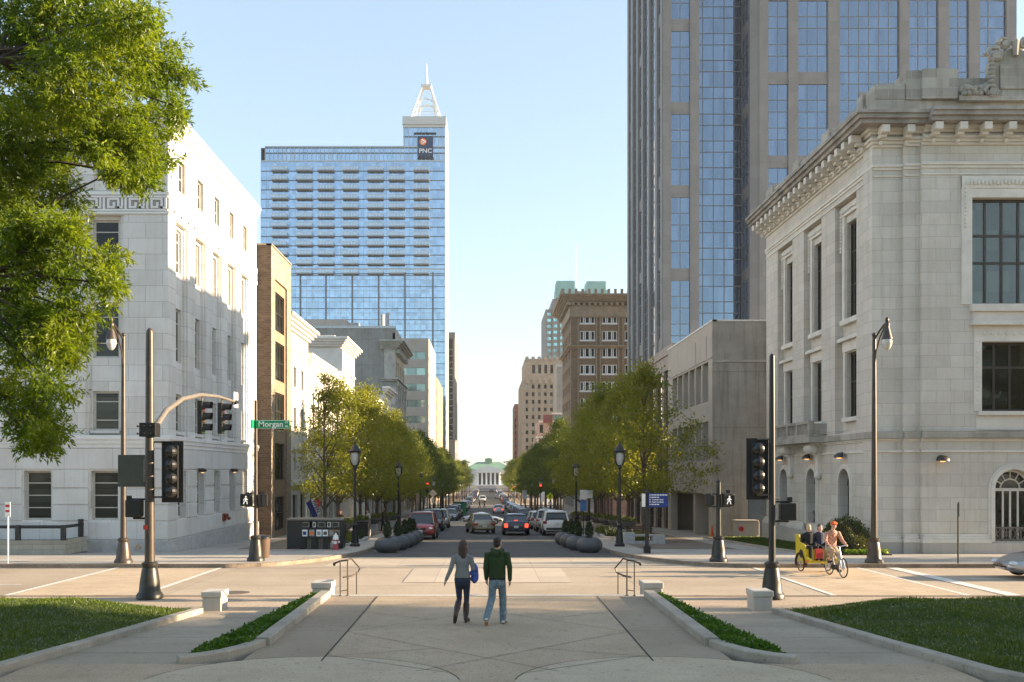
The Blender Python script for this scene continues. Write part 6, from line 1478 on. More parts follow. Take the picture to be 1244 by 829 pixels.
def left_signal():
    x, y = -9.2, 25.8; z = road_z(y) + .07; e = EYE - z
    t = thing('signal_pole', 'thick brown traffic signal pole with curved arm at the left', 'traffic signal', (x, y, z))
    pole_base(t, M['pole_dark'])
    m = MB(); m.cyl((0, 0, .95), (0, 0, e + 3.75), .135, .10, 16); m.ell((0, 0, e + 3.77), (.09, .09, .12)); m.build('pole', M['pole_brown'], t, smooth=True)
    m = MB(); m.tube([(.05, .1, e + 1.1), (.05, 1.2, e + 1.72), (.05, 2.6, e + 2.15), (.05, 4.4, e + 2.42), (.05, 6.4, e + 2.52), (.05, 8.5, e + 2.50)], [.085, .08, .072, .064, .055, .045], 12); m.build('mast_arm', M['galv'], t, smooth=True)
    m = MB(); m.box(-.22, .22, -.2, .2, e + .92, e + 1.30)
    for dx in (-.24, -.08, .1, .22):
        for dz in (1.0, 1.2): m.cyl((dx, -.2, e + dz), (dx, -.27, e + dz), .03, n=8)
    m.build('arm_clamp', M['black'], t, bevel=.03)
    for yy, zz in ((4.9, 1.72), (7.2, 1.82)):
        h_ = signal_head('mast_signal', t, (.0, yy, e + zz), R(90), 3, False)
        m = MB(); m.tube([(0, .05, .5), (0, .05, .75)], .03, 6); m.build('hanger', M['galv'], h_)
    h_ = signal_head('rear_signal', t, (.60, .15, e - .03), R(180), 4, True, back=True)
    m = MB(); m.tube([(.1, .0, e + .78), (.62, .0, e + .78)], .025, 6); m.tube([(.1, .0, e - .72), (.62, .0, e - .72)], .025, 6); m.build('bracket', M['black'], t)
    ped_head(t, (-.43, .05, e - 1.03), R(180)); m = MB(); m.tube([(-.5, 0, e - .78), (0, 0, e - .78)], .03, 6); m.tube([(-.45, 0, e - 1.3), (0, 0, e - 1.3)], .03, 6); m.box(-.62, -.5, -.04, .04, e - .82, e - .68); m.build('bracket', M['black'], t)
    m = MB(); m.box(-.86, -.13, -.02, .0, e - .44, e + .43); m.build('sign_back', M['sign_back'], t); m = MB(); m.box(-.16, -.1, -.06, .02, e - .3, e + .3); m.build('sign_bracket', M['galv'], t)
    m = MB(); m.box(.02, .05, 8.4, 8.95, e + 2.3, e + 2.85); m.build('name_plate', M['white_paint'], t)
    m = MB(); m.cyl((.05, 8.4, e + 2.45), (.05, 8.7, e + 2.5), .09, n=8); m.build('arm_cap', M['black'], t)
    m = MB(); m.box(-.05, .05, -.14, -.13, e - 2.95, e - 2.78); m.build('sticker', M['white_paint'], t)
    m = MB(); m.box(-.13, -.02, -.135, -.12, e - 1.6, e - 1.48); m.build('tag', simple('red_tag', (.5, .03, .02), .5), t)
left_signal()
def right_signal():
    x, y = 7.76, 25.8; z = road_z(y) + .07; e = EYE - z
    t = thing('signal_pole', 'slim black traffic signal pole at the right with a big rear facing signal', 'traffic signal', (x, y, z))
    pole_base(t, M['pole_dark'], .95)
    m = MB(); m.cyl((0, 0, .95), (0, 0, e + 3.1), .095, .07, 14); m.ell((0, 0, e + 3.1), (.07, .07, .09)); m.build('pole', M['black'], t, smooth=True)
    signal_head('rear_signal', t, (-.38, .15, e + .05), R(180), 4, True, back=True)
    m = MB(); m.tube([(-.4, 0, e + .86), (0, 0, e + .86)], .025, 6); m.tube([(-.4, 0, e - .66), (0, 0, e - .66)], .025, 6); m.tube([(-.15, 0, e - .78), (.25, .05, e - .76)], .03, 6); m.build('bracket', M['galv'], t)
    ped_head(t, (.44, .05, e - 1.12), R(180)); m = MB(); m.tube([(.5, 0, e - .85), (0, 0, e - .85)], .03, 6); m.tube([(.45, 0, e - 1.38), (0, 0, e - 1.38)], .03, 6); m.box(.42, .54, -.04, .04, e - .86, e - .72); m.build('bracket', M['black'], t)
right_signal()
def name_post():
    x, y = -8.95, 36.6; z = walk_z(y); e = EYE - z
    t = thing('sign_post', 'slim brown post carrying the green Morgan street sign', 'sign post', (x, y, z))
    pole_base(t, M['pole_dark'], .95); m = MB(); m.cyl((0, 0, .9), (0, 0, e + 2.72), .085, .06, 12); m.build('pole', M['pole_brown'], t, smooth=True)
    s = MB(); s.box(.02, 1.33, -.10, -.07, e + 1.62, e + 1.95); so = s.build('name_sign', M['sign_green'], t, bevel=.01)
    s = MB()
    for a in ((.03, 1.32, e + 1.63, e + 1.642), (.03, 1.32, e + 1.928, e + 1.94)): s.box(a[0], a[1], -.104, -.1, a[2], a[3])
    s.build('sign_border', M['white_paint'], so)
    lettering('Morgan', .30, (.60, -.104, e + 1.785), (R(90), 0, 0), M['white_paint'], so, .003, .004, 1.05)
    lettering('ST', .12, (1.21, -.104, e + 1.86), (R(90), 0, 0), M['white_paint'], so, .003, .002); lettering('00', .10, (1.21, -.104, e + 1.71), (R(90), 0, 0), M['white_paint'], so, .003, .002)
    s = MB(); s.box(-.08, -.04, -.5, .1, e + 1.62, e + 1.95); s.build('cross_sign', M['sign_green'], t)
    ped_head(t, (-.36, -.02, e - 1.13), R(0), True); ped_head(t, (.30, .05, e - 1.13), R(-75))
    m = MB(); m.tube([(-.4, .02, e - .87), (.35, .02, e - .87)], .028, 6); m.tube([(-.4, .02, e - 1.38), (.35, .02, e - 1.38)], .028, 6); m.build('bracket', M['black'], t)
name_post()
def right_post():
    x, y = 8.87, 36.3; z = walk_z(y); e = EYE - z
    t = thing('pedestrian_signal_post', 'short black post with two pedestrian signal heads on the right corner', 'pedestrian signal', (x, y, z))
    pole_base(t, M['pole_dark'], .98); m = MB(); m.cyl((0, 0, .9), (0, 0, e - .45), .10, .085, 12); m.lathe([(.085, 0), (.11, .03), (.06, .09), (.02, .14)], (0, 0, e - .45), 12); m.build('pole', M['pole_dark'], t, smooth=True)
    ped_head(t, (.36, -.02, e - 1.12), R(8), True); ped_head(t, (-.34, .03, e - 1.12), R(70))
    m = MB(); m.tube([(-.4, .02, e - .9), (.45, .02, e - .9)], .028, 6); m.tube([(-.4, .02, e - 1.38), (.45, .02, e - 1.38)], .028, 6); m.box(.28, .42, -.05, .05, e - .86, e - .74); m.build('bracket', M['black'], t)
right_post()
for x, lab, big in ((at(10, 35.4), 'slim white sign post on the pavement at the far left', True), (at(1164, 35.4), 'slim dark post on the pavement before the arched bank window', False)):
    t = thing('parking_sign', lab, 'sign', (x, 35.4, walk_z(35.4)))
    m = MB(); m.cyl((0, 0, 0), (0, 0, 2.25), .032, n=8); m.build('post', M['white_paint'] if big else M['pole_dark'], t)
    m = MB(); m.box(-.10 if big else -.02, .10 if big else .02, -.05, -.03, 1.75, 2.3); so = m.build('sign_face', M['white_paint'] if big else M['sign_back'], t)
    if big:
        m = MB(); m.box(-.08, .08, -.053, -.05, 1.92, 2.0); m.box(-.08, .08, -.053, -.05, 2.1, 2.2); m.build('red_bar', simple('red_sign_ink', (.5, .03, .03), .5), so)
def direction_sign():
    x, y = at(786, 42), 42; z = walk_z(y); e = EYE - z
    t = thing('direction_sign', 'dark post with a blue direction sign of white lines at the right pavement', 'sign', (x, y, z))
    m = MB(); m.box(-.14, .14, -.14, .14, 0, .32); m.cyl((0, 0, .3), (0, 0, 2.7), .085, n=12); m.ell((0, 0, 2.72), (.09, .09, .1)); m.build('post', M['black'], t)
    m = MB(); m.box(.05, .92, -.10, -.05, e - 1.62, e - 1.0); so = m.build('sign_face', M['sign_blue'], t)
    for i, w in enumerate((.62, .30, 'Convention Center', 'County Courthouse', .36)):
        z_ = e - 1.075 - .105 * i
        if isinstance(w, str): lettering(w, .078, (.46, -.102, z_), (R(90), 0, 0), M['white_paint'], so, .002, .003, .82)
        else:
            m = MB(); u = .18
            while u < .18 + w: m.box(u, u + .10, -.103, -.1, z_ - .022, z_ + .022); u += .12
            m.build('lettering', M['white_paint'], so)
        m = MB(); m.box(.09, .14, -.104, -.1, z_ - .025, z_ + .025); m.build('arrow_mark', M['white_paint'], so)
    m = MB(); m.box(-.22, -.09, -.1, .1, e - 1.6, e - 1.02); m.build('side_sign', M['white_paint'], t)
direction_sign()

# --- planters with clipped evergreens
pl = None
PLS = [(-4.8, 45.5), (-4.55, 48), (-4.42, 50.7), (-4.38, 53.5), (-4.4, 56.3), (4.9, 45.5), (4.62, 48), (4.5, 50.7), (4.42, 53.5)]
ev = None
for i, (x, y) in enumerate(PLS):
    where = 'left' if x < 0 else 'right'; k = i if x < 0 else i - 5
    lab = 'round blue-grey planter, %s from the crossing in the %s row' % (ORD[k], where)
    if pl is None:
        pl = thing('round_planter', lab, 'planter', (x, y, road_z(y)), 0, 'round planters closing the parking lanes')
        m = MB(); m.lathe([(.34, 0), (.38, .02), (.55, .12), (.63, .28), (.64, .40), (.58, .56), (.44, .69), (.28, .74), (.24, .72), (.22, .66)], n=28); m.build('bowl', M['planter'], pl, smooth=True)
        m = MB(); m.cyl((0, 0, .6), (0, 0, .68), .235, n=18); m.build('soil', M['bark_dark'], pl)
    else:
        c = copy_tree(pl); c.location = (x, y, road_z(y)); c['label'] = lab
    lab = 'small dark upright evergreen in the %s planter of the %s row' % (ORD[k], where)
    if ev is None:
        ev = thing('evergreen', lab, 'shrub', (x, y, road_z(y) + .66), 0, 'evergreens in the round planters')
        rg = np.random.default_rng(8); n = 1500; tt = rg.random(n); a = rg.random(n) * 6.28; r = .2 * np.sin(np.pi * (.12 + .86 * tt)) ** .7 * rg.uniform(.5, 1.05, n)
        P = np.stack([r * np.cos(a), r * np.sin(a), tt * .82], 1); mesh_obj('foliage', quads_mesh('foliage', leaf_quads(P, .075, .45, .9, rg), [M['leaf_cone']]), ev)
        m = MB(); m.cyl((0, 0, 0), (0, 0, .7), .03, .01, 6); m.build('stem', M['bark'], ev)
    else:
        c = copy_tree(ev); c.location = (x, y, road_z(y) + .66); c.rotation_euler = (0, 0, i * 1.3); c.scale = (1, 1, .9 + .05 * (i % 4)); c['label'] = lab

# --- news box rack, hydrant, bin
def news_rack():
    x0, x1, y = -9.72, -7.0, 46.0; z = walk_z(y)
    t = thing('news_rack', 'black news box rack with a pale sloping top on the left corner', 'news rack', ((x0 + x1) / 2, y, z)); W = (x1 - x0) / 2
    m = MB(); m.box(-W, -W + .72, 0, .75, .05, 1.40); m.box(W - .16, W, 0, .75, .05, 1.40); m.box(-W + .72, W - .16, .66, .75, .55, 1.40); m.box(-W + .72, W - .16, 0, .7, .52, .60); m.box(-W + .72, W - .16, 0, .7, .98, 1.04); m.box(-W + .72, W - .16, 0, .7, 1.34, 1.40); m.build('cabinet', M['black'], t, bevel=.012)
    m = MB(); m.box(-W - .02, W + .04, -.06, .85, 1.40, 1.50); m.build('top', M['galv'], t, bevel=.015)
    m = MB(); m.box(-W - .03, -W - .003, -.02, .78, 0, 1.42); m.build('side_panel', M['galv'], t)
    for i, (u, w) in enumerate(((-.48, .36), (-.06, .14), (.30, .36), (.66, .16), (.98, .36))):
        m = MB(); m.box(u - w / 2, u + w / 2, .02, .10, 1.07, 1.32); o = m.build('door', M['sash_grey'] if i % 2 == 0 else M['white_paint'], t)
        m = MB(); m.box(u - w / 2 + .03, u + w / 2 - .03, .005, .02, 1.10, 1.29); m.build('pane', M['glass_court'], o)
    for i, u in enumerate((-.52, -.18, .17, .48, .78, 1.06)):
        m = MB(); m.box(u - .13, u + .13, .02, .10, .63, .95); o = m.build('door', (M['white_paint'], M['sash_grey'], M['white_paint'], M['white_paint'], M['panel_brown'], M['panel_brown'])[i], t)
        m = MB(); m.box(u - .08, u + .08, .005, .02, .70, .86); m.build('front_page', (M['sign_blue'], M['orange'], M['sash_grey'], M['sign_back'], M['sash_grey'], M['bronze'])[i], o)
    m = MB()
    for u in (-.6, -.05, .52, 1.1): m.box(u - .16, u + .10, .05, .65, 0, .52)
    m.build('pedestal', M['black'], t)
    m = MB(); m.box(-.42, -.2, .3, .34, .0, .5); m.box(.1, .42, .3, .34, .0, .5); m.build('back_sheet', M['galv'], t)
news_rack()
def hydrant():
    t = thing('fire_hydrant', 'red fire hydrant with a white top before the news rack', 'hydrant', (-7.25, 45.3, walk_z(45.3)))
    m = MB(); m.lathe([(.17, 0), (.17, .05), (.12, .06), (.115, .42), (.15, .44), (.15, .5), (.12, .5)], n=16); m.build('barrel', simple('faded_red_paint', (.42, .07, .08), .5), t, smooth=True)
    m = MB(); m.lathe([(.15, .5), (.15, .55), (.13, .60), (.10, .70), (.04, .74), (.04, .80), (.01, .81)], n=16); m.build('bonnet', M['white_paint'], t, smooth=True)
    m = MB(); m.cyl((0, -.1, .36), (0, -.22, .36), .075, n=12); m.cyl((-.1, 0, .38), (-.19, 0, .38), .055, n=10); m.cyl((.1, 0, .38), (.19, 0, .38), .055, n=10); m.build('nozzle', M['white_paint'], t)
hydrant()
t = thing('litter_bin', 'dark round litter bin behind the Morgan sign post', 'bin', (-9.15, 38.6, walk_z(38.6)))
m = MB(); m.lathe([(.24, 0), (.26, .05), (.30, .75), (.31, .8), (.27, .82)], n=20); m.build('drum', M['wood'], t, smooth=True); m = MB(); m.lathe([(.32, .78), (.32, .84), (.24, .92), (.15, .93)], n=20); m.build('lid', M['black'], t, smooth=True)
t = thing('litter_bin', 'square dark green bin between the left urns', 'bin', (-7.6, 58, walk_z(58)))
m = MB(); m.box(-.35, .35, -.35, .35, 0, 1.0); m.build('box', M['pole_dark'], t, bevel=.03); m = MB(); m.box(-.38, .38, -.38, .38, 1.0, 1.1); m.build('lid', M['black'], t)
t = thing('green_kiosk', 'bright green box standing behind the parked cars on the left', 'kiosk', (-4.4, 151, road_z(151)))
m = MB(); m.box(-1.0, 1.0, -1, 1, 0, 1.9); m.build('box', simple('bright_green_paint', (.02, .24, .05), .5), t); m = MB(); m.box(-1.1, 1.1, -1.1, 1.1, 1.9, 2.05); m.build('roof', M['black'], t)
t = thing('traffic_cone', 'orange traffic cone at the corner of the concrete building', 'cone', (14.2, 59.8, walk_z(59.8)))
m = MB(); m.box(-.2, .2, -.2, .2, 0, .05); m.lathe([(.15, .05), (.04, .78), (.02, .8)], n=14); m.build('cone', simple('orange_plastic', (.55, .09, .02), .5), t)
# --- handrails at the plaza steps
for s in (-1, 1):
    t = thing('handrail', ('brown metal handrail at the left end of the plaza steps', 'brown metal handrail at the right end of the plaza steps')[s > 0], 'handrail', (s * 3.55, 23.3, PZ), 0, 'handrails of the plaza steps'); t.scale = (.72, 1, .95)
    m = MB(); m.tube([(-s * -.32, .12, .85), (s * .12, .12, .91), (s * -.12, .15, .93), (s * -.22, .3, .96), (s * -.36, 1.1, .62), (s * -.3, 1.1, .5), (s * -.1, .9, .44), (s * .1, .5, .44)], .024, 8); m.ell((s * .33, .12, .83), (.05, .03, .05)); m.build('rail', M['pole_brown'], t, smooth=True)
    m = MB()
    for xx_, yy_, a, b in ((s * .12, .10, 0, .91), (s * -.12, .16, 0, .93), (s * .0, .8, -.35, .45), (s * -.26, 1.05, -.35, .52)): m.cyl((xx_, yy_, a), (xx_, yy_, b), .021, n=8)
    for xx_, yy_ in ((s * .12, .10), (s * -.12, .16)): m.cyl((xx_, yy_, 0), (xx_, yy_, .02), .055, n=10)
    m.tube([(s * .12, .1, .13), (s * -.12, .16, .15)], .012, 6); m.build('post', M['pole_brown'], t)
# --- urns with flowers on stone blocks, low stone walls, benches
M['urn_leaf'] = leaf_mat('urn_plant_leaf', (.09, .14, .02), (.20, .20, .03), .4, 4)
ub = None
US = [(-8.3, 53), (-8.6, 57.5), (-8.4, 63), (-8.4, 69.5), (-8.4, 77), (-8.4, 84), (8.5, 57.8), (8.6, 62.4), (8.5, 66.8), (8.5, 72), (8.5, 81), (8.5, 90)]
for i, (x, y) in enumerate(US):
    where = 'left' if x < 0 else 'right'; k = i if x < 0 else i - 6; lab = 'dark bowl of leafy flowers on a stone block, %s along the %s pavement' % (ORD[k], where)
    if ub is None:
        ub = thing('flower_bowl', lab, 'planter', (x, y, walk_z(y)), 0, 'flower bowls on stone blocks')
        m = MB(); m.box(-.32, .32, -.32, .32, 0, .62); m.build('block', M['granite'], ub, bevel=.02)
        m = MB(); m.lathe([(.25, .62), (.3, .66), (.55, .85), (.66, 1.05), (.66, 1.1), (.6, 1.08), (.55, 1.0)], n=22); m.build('bowl', M['stone_urn'], ub, smooth=True)
        rg = np.random.default_rng(2); n = 700; v = rg.normal(0, 1, (n, 3)); v[:, 2] = abs(v[:, 2]); v /= np.linalg.norm(v, axis=1)[:, None]; P = v * np.array([.6, .6, .35]) * rg.uniform(.4, 1, n)[:, None] + np.array([0, 0, 1.02])
        mesh_obj('plants', quads_mesh('plants', leaf_quads(P, .14, .5, .4, rg), [M['urn_leaf']]), ub)
    else:
        c = copy_tree(ub); c.location = (x, y, walk_z(y)); c['label'] = lab; c.rotation_euler = (0, 0, i)
for i, (x0, x1, y, lab) in enumerate(((7.45, 9.7, 51.8, 'low grey stone bench wall beside the blue direction sign'), (-8.9, -7.4, 60, 'low stone bench wall under the left street trees'))):
    t = thing('stone_bench', lab, 'bench', ((x0 + x1) / 2, y, walk_z(y))); W = (x1 - x0) / 2
    m = MB(); m.box(-W, W, -.3, .3, 0, .16); m.box(-W, -W + .6, -.25, .25, .16, .62); m.box(W - .7, W, -.25, .25, .16, .45); m.build('block', M['granite'], t, bevel=.02)
    m = MB(); m.box(-W + .6, W, -.24, .24, .42, .52); m.build('slab', M['grey_trim'], t, bevel=.015)
for i, (x, y, lab) in enumerate(((8.9, 55, 'dark slatted bench behind the low stone bench wall'), (9.6, 60, 'second dark slatted bench under the big leafy street tree'))):
    t = thing('park_bench', lab, 'bench', (x, y, walk_z(y)), R(8)); m = MB()
    for k in range(4): m.box(-.8, .8, -.2 + .11 * k, -.11 + .11 * k, .42, .46)
    m.build('seat', M['wood'], t); m = MB()
    for k in range(3): m.box(-.8, .8, .25, .29, .55 + .12 * k, .64 + .12 * k)
    m.build('backrest', M['wood'], t)
    for sx in (-.7, .7): m = MB(); m.box(sx - .03, sx + .03, -.2, -.14, 0, .42); m.box(sx - .03, sx + .03, .22, .28, 0, .9); m.build('leg', M['black'], t)
# bed kerbs and grasses by the street trees
for i, (x, y, lab) in enumerate(((-8.1, 51, 'planted kerb bed with tall grasses right of the news rack'), (-8.1, 56.0, 'second planted kerb bed under the sparse young tree'), (8.2, 53.5, 'planted kerb bed beside the right lantern post'), (8.2, 60, 'second planted kerb bed under the big leafy tree'), (8.2, 64.8, 'third planted kerb bed along the right pavement'))):
    t = thing('kerb_bed', lab, 'plant bed', (x, y, walk_z(y))); m = MB()
    for a in ((-.9, .9, -1.3, -1.1), (-.9, .9, 1.1, 1.3), (-.9, -.75, -1.1, 1.1), (.75, .9, -1.1, 1.1)): m.box(*a, 0, .16)
    m.build('kerb', M['granite'], t, bevel=.02); m = MB(); m.box(-.75, .75, -1.1, 1.1, 0, .08); m.build('soil', M['bark_dark'], t)
    rg = np.random.default_rng(i + 30); n = 900; P = np.stack([rg.uniform(-.7, .7, n), rg.uniform(-1.05, 1.05, n), rg.uniform(.05, .2, n)], 1)
    mesh_obj('grasses', quads_mesh('grasses', leaf_quads(P, .5, .05, 2.2, rg), [M['leaf_cone'] if i % 2 else M['urn_leaf']]), t)
# --- small signs along the street
def post_sign(name, x, y, hgt, faces, label, cat='sign', group=None):
    t = thing(name, label, cat, (x, y, walk_z(y)), 0, group); m = MB(); m.cyl((0, 0, 0), (0, 0, hgt), .035, n=8); m.build('post', M['black'], t)
    for kind, z, w, hh, mat in faces:
        m = MB()
        if kind == 'diamond': m.prism([(0, -.06, z - w), (w, -.06, z), (0, -.06, z + w), (-w, -.06, z)], (0, .02, 0))
        else: m.box(-w, w, -.06, -.04, z - hh, z + hh)
        o = m.build('sign_face', mat, t)
        if kind == 'diamond' and mat is M['sign_yellow']:
            m = MB(); m.ell((0, -.065, z + w * .42), (w * .1, .004, w * .1), 8, 4); m.tube([(0, -.065, z + w * .3), (0, -.065, z - .02)], w * .09, 5); m.tube([(0, -.065, z), (-w * .22, -.065, z - w * .42)], w * .06, 5); m.tube([(0, -.065, z), (w * .22, -.065, z - w * .42)], w * .06, 5); m.tube([(w * .22, -.065, z + .02), (0, -.065, z + w * .26), (-w * .2, -.065, z + .0)], w * .05, 5)
            m.build('walking_figure', M['black'], o)
    return t
M['white_sign'] = simple('white_sign', (.7, .68, .66), .5); M['red_sign'] = simple('red_sign', (.5, .08, .06), .5); M['tan_sign'] = simple('faded_tan_sign_back', (.42, .33, .24), .6)
post_sign('crossing_sign', 6.5, 98, 3.4, (('diamond', 2.9, .42, 0, M['sign_yellow']), ('box', 2.2, .2, .14, M['white_sign'])), 'yellow diamond walking person sign at the cross street', group='yellow crossing signs')
post_sign('crossing_sign', 6.5, 240, 4.2, (('diamond', 3.6, .62, 0, M['sign_yellow']), ('box', 2.6, .25, .2, M['white_sign'])), 'second yellow diamond sign farther down the right side', group='yellow crossing signs')
post_sign('crossing_sign', 6.5, 345, 4.6, (('diamond', 4.2, .75, 0, M['sign_yellow']),), 'farthest yellow diamond sign near the street end', group='yellow crossing signs')
post_sign('crossing_sign', -6.6, 115, 3.8, (('diamond', 3.3, .5, 0, M['tan_sign']), ('box', 2.45, .18, .35, M['tan_sign'])), 'tan back of a diamond sign on the left pavement')
post_sign('parking_sign', -7.4, 108 - 7.5, 3.2, (('box', 2.7, .17, .55, M['tan_sign']),), 'tall narrow tan sign left of the tan diamond sign')
post_sign('parking_sign', 6.55, 64.5, 3.1, (('box', 2.75, .24, .33, M['white_sign']), ('box', 2.0, .22, .36, simple('light_blue_sign', (.06, .16, .42), .5))), 'post with a white and red plate above a blue plate')
post_sign('parking_sign', 7.6, 70.5, 3.2, (('box', 2.8, .24, .3, M['white_sign']),), 'single white square sign on the right pavement')
post_sign('banner_post', 6.6, 113.8, 3.8, (('box', 2.9, .3, .6, M['white_sign']),), 'white banner post past the cross street on the right', 'banner')
post_sign('banner_post', 6.6, 168, 4.0, (('box', 3.0, .4, .8, M['white_sign']),), 'white banner post farther along the right pavement', 'banner')
for i, (x, y, lab) in enumerate(((6.3, 112, 'black signal post with a lit red light at the right of the cross street'), (-6.4, 101.2, 'black signal post with a lit red light at the left of the cross street'), (6.3, 226, 'distant signal post with a lit red light at the second cross street'), (-6.3, 333, 'very distant signal post with a lit red light on the left'))):
    t = thing('signal_post', lab, 'traffic signal', (x, y, walk_z(y)), 0, 'far signal posts'); m = MB(); m.cyl((0, 0, 0), (0, 0, 4.4), .07, n=8); m.build('pole', M['black'], t)
    signal_head('signal', t, (0, -.15, 3.9), 0, 3, False, 0)
# --- flag with OPEN on a slanted staff
t = thing('open_flag', 'blue white and red OPEN flag hanging over the news rack', 'flag', (-10.9, 57, walk_z(57)))
m = MB(); m.tube([(0, 0, 0), (0, 0, 2.1), (.9, -.2, 2.75)], .025, 6); m.build('staff', M['white_paint'], t)
def flag_part(u0, u1, mat, name):
    m = MB(); n = 6; O, U, V = Vector((.72, -.18, 2.70)), Vector((.42, -.08, -.95)), Vector((-.62, .12, -.42))
    P = lambda a, b: O + U * a + V * b + Vector((0, .05 * math.sin(a * 5 + b * 4), 0))
    for i in range(n):
        for j in range(n):
            a0, a1 = u0 + (u1 - u0) * i / n, u0 + (u1 - u0) * (i + 1) / n; m.quad(P(a0, j / n), P(a1, j / n), P(a1, (j + 1) / n), P(a0, (j + 1) / n))
    return m.build(name, mat, t, smooth=True)
O_, U_, V_ = Vector((.72, -.18, 2.70)), Vector((.42, -.08, -.95)), Vector((-.62, .12, -.42))
def fq(a0, a1, b0, b1, mat, name):
    m = MB(); n = 5
    P = lambda a, b: O_ + U_ * a + V_ * b + Vector((0, .04 * math.sin(a * 5 + b * 4), 0))
    for i in range(n):
        for j in range(n):
            A0, A1 = a0 + (a1 - a0) * i / n, a0 + (a1 - a0) * (i + 1) / n; B0, B1 = b0 + (b1 - b0) * j / n, b0 + (b1 - b0) * (j + 1) / n
            m.quad(P(A0, B0), P(A1, B0), P(A1, B1), P(A0, B1))
    return m.build(name, mat, t, smooth=True)
fq(0, .6, 0, .36, simple('flag_red', (.55, .03, .03), .7), 'red_field'); fo = fq(0, 1, .36, .68, M['white_paint'], 'white_band'); fq(0, 1, .68, 1.15, simple('flag_blue', (.02, .03, .16), .7), 'blue_field')
zc = O_ + U_ * .5 + V_ * .5
nx = U_.normalized(); nz = (-V_ - nx * (-V_).dot(nx)).normalized(); ny = nz.cross(nx); Mx = Matrix((nx, nz, nx.cross(nz))).transposed()
lo = lettering('OPEN', .30, tuple(zc + Vector((0, -.07, 0))), Mx.to_euler(), simple('flag_ink', (.02, .03, .16), .7), fo, .01, .004)
# ------------------------------------------------------------------ vehicles
def paint(name, col, metal=.35): return simple(name, col, .32, metal, .02, 2, coat=.8)
M['tyre'] = simple('tyre_rubber', (.012, .012, .012), .8); M['rim'] = simple('alloy_rim', (.42, .42, .42), .35, .7)
M['car_glass'] = simple('tinted_car_glass', (.012, .015, .016), .04, spec=.9, var=.02)
M['trim'] = simple('black_car_trim', (.015, .015, .016), .55); M['chrome'] = simple('chrome', (.6, .6, .6), .15, .95)
M['tail'] = simple('tail_lamp', (.30, .012, .012), .2, coat=.6); M['tail_lit'] = simple('lit_tail_lamp', (.8, .05, .02), .2, emit=(1, .07, .03), estr=.5)
M['head_lamp'] = simple('headlamp_glass', (.6, .62, .62), .08, .3, coat=.8); M['plate'] = simple('number_plate', (.6, .6, .58), .5)
WH = {}
def wheel_meshes(r):
    if r not in WH:
        m = MB(); w = .11; prof = [(r * .62, -w), (r * .9, -w), (r, -w * .6), (r, w * .6), (r * .9, w), (r * .62, w), (r * .62, -w)]
        n = 22; rings = [[(a * math.cos(2 * math.pi * j / n), b, a * math.sin(2 * math.pi * j / n)) for j in range(n)] for a, b in prof]; m.ring_loft(rings, cap=False); o = m.build('tyre', M['tyre'], smooth=True); tm = o.data; bpy.data.objects.remove(o)
        m = MB(); m.cyl((0, -.05, 0), (0, .05, 0), r * .62, n=20)
        for k in range(5):
            a = k * 2 * math.pi / 5; m.tube([(0, .065, 0), (r * .6 * math.cos(a), .065, r * .6 * math.sin(a))], [.06, .045], 5); m.tube([(0, -.065, 0), (r * .6 * math.cos(a), -.065, r * .6 * math.sin(a))], [.06, .045], 5)
        m.cyl((0, -.085, 0), (0, .085, 0), .05, n=10); o = m.build('rim', M['rim']); rm = o.data; bpy.data.objects.remove(o)
        WH[r] = (tm, rm)
    return WH[r]
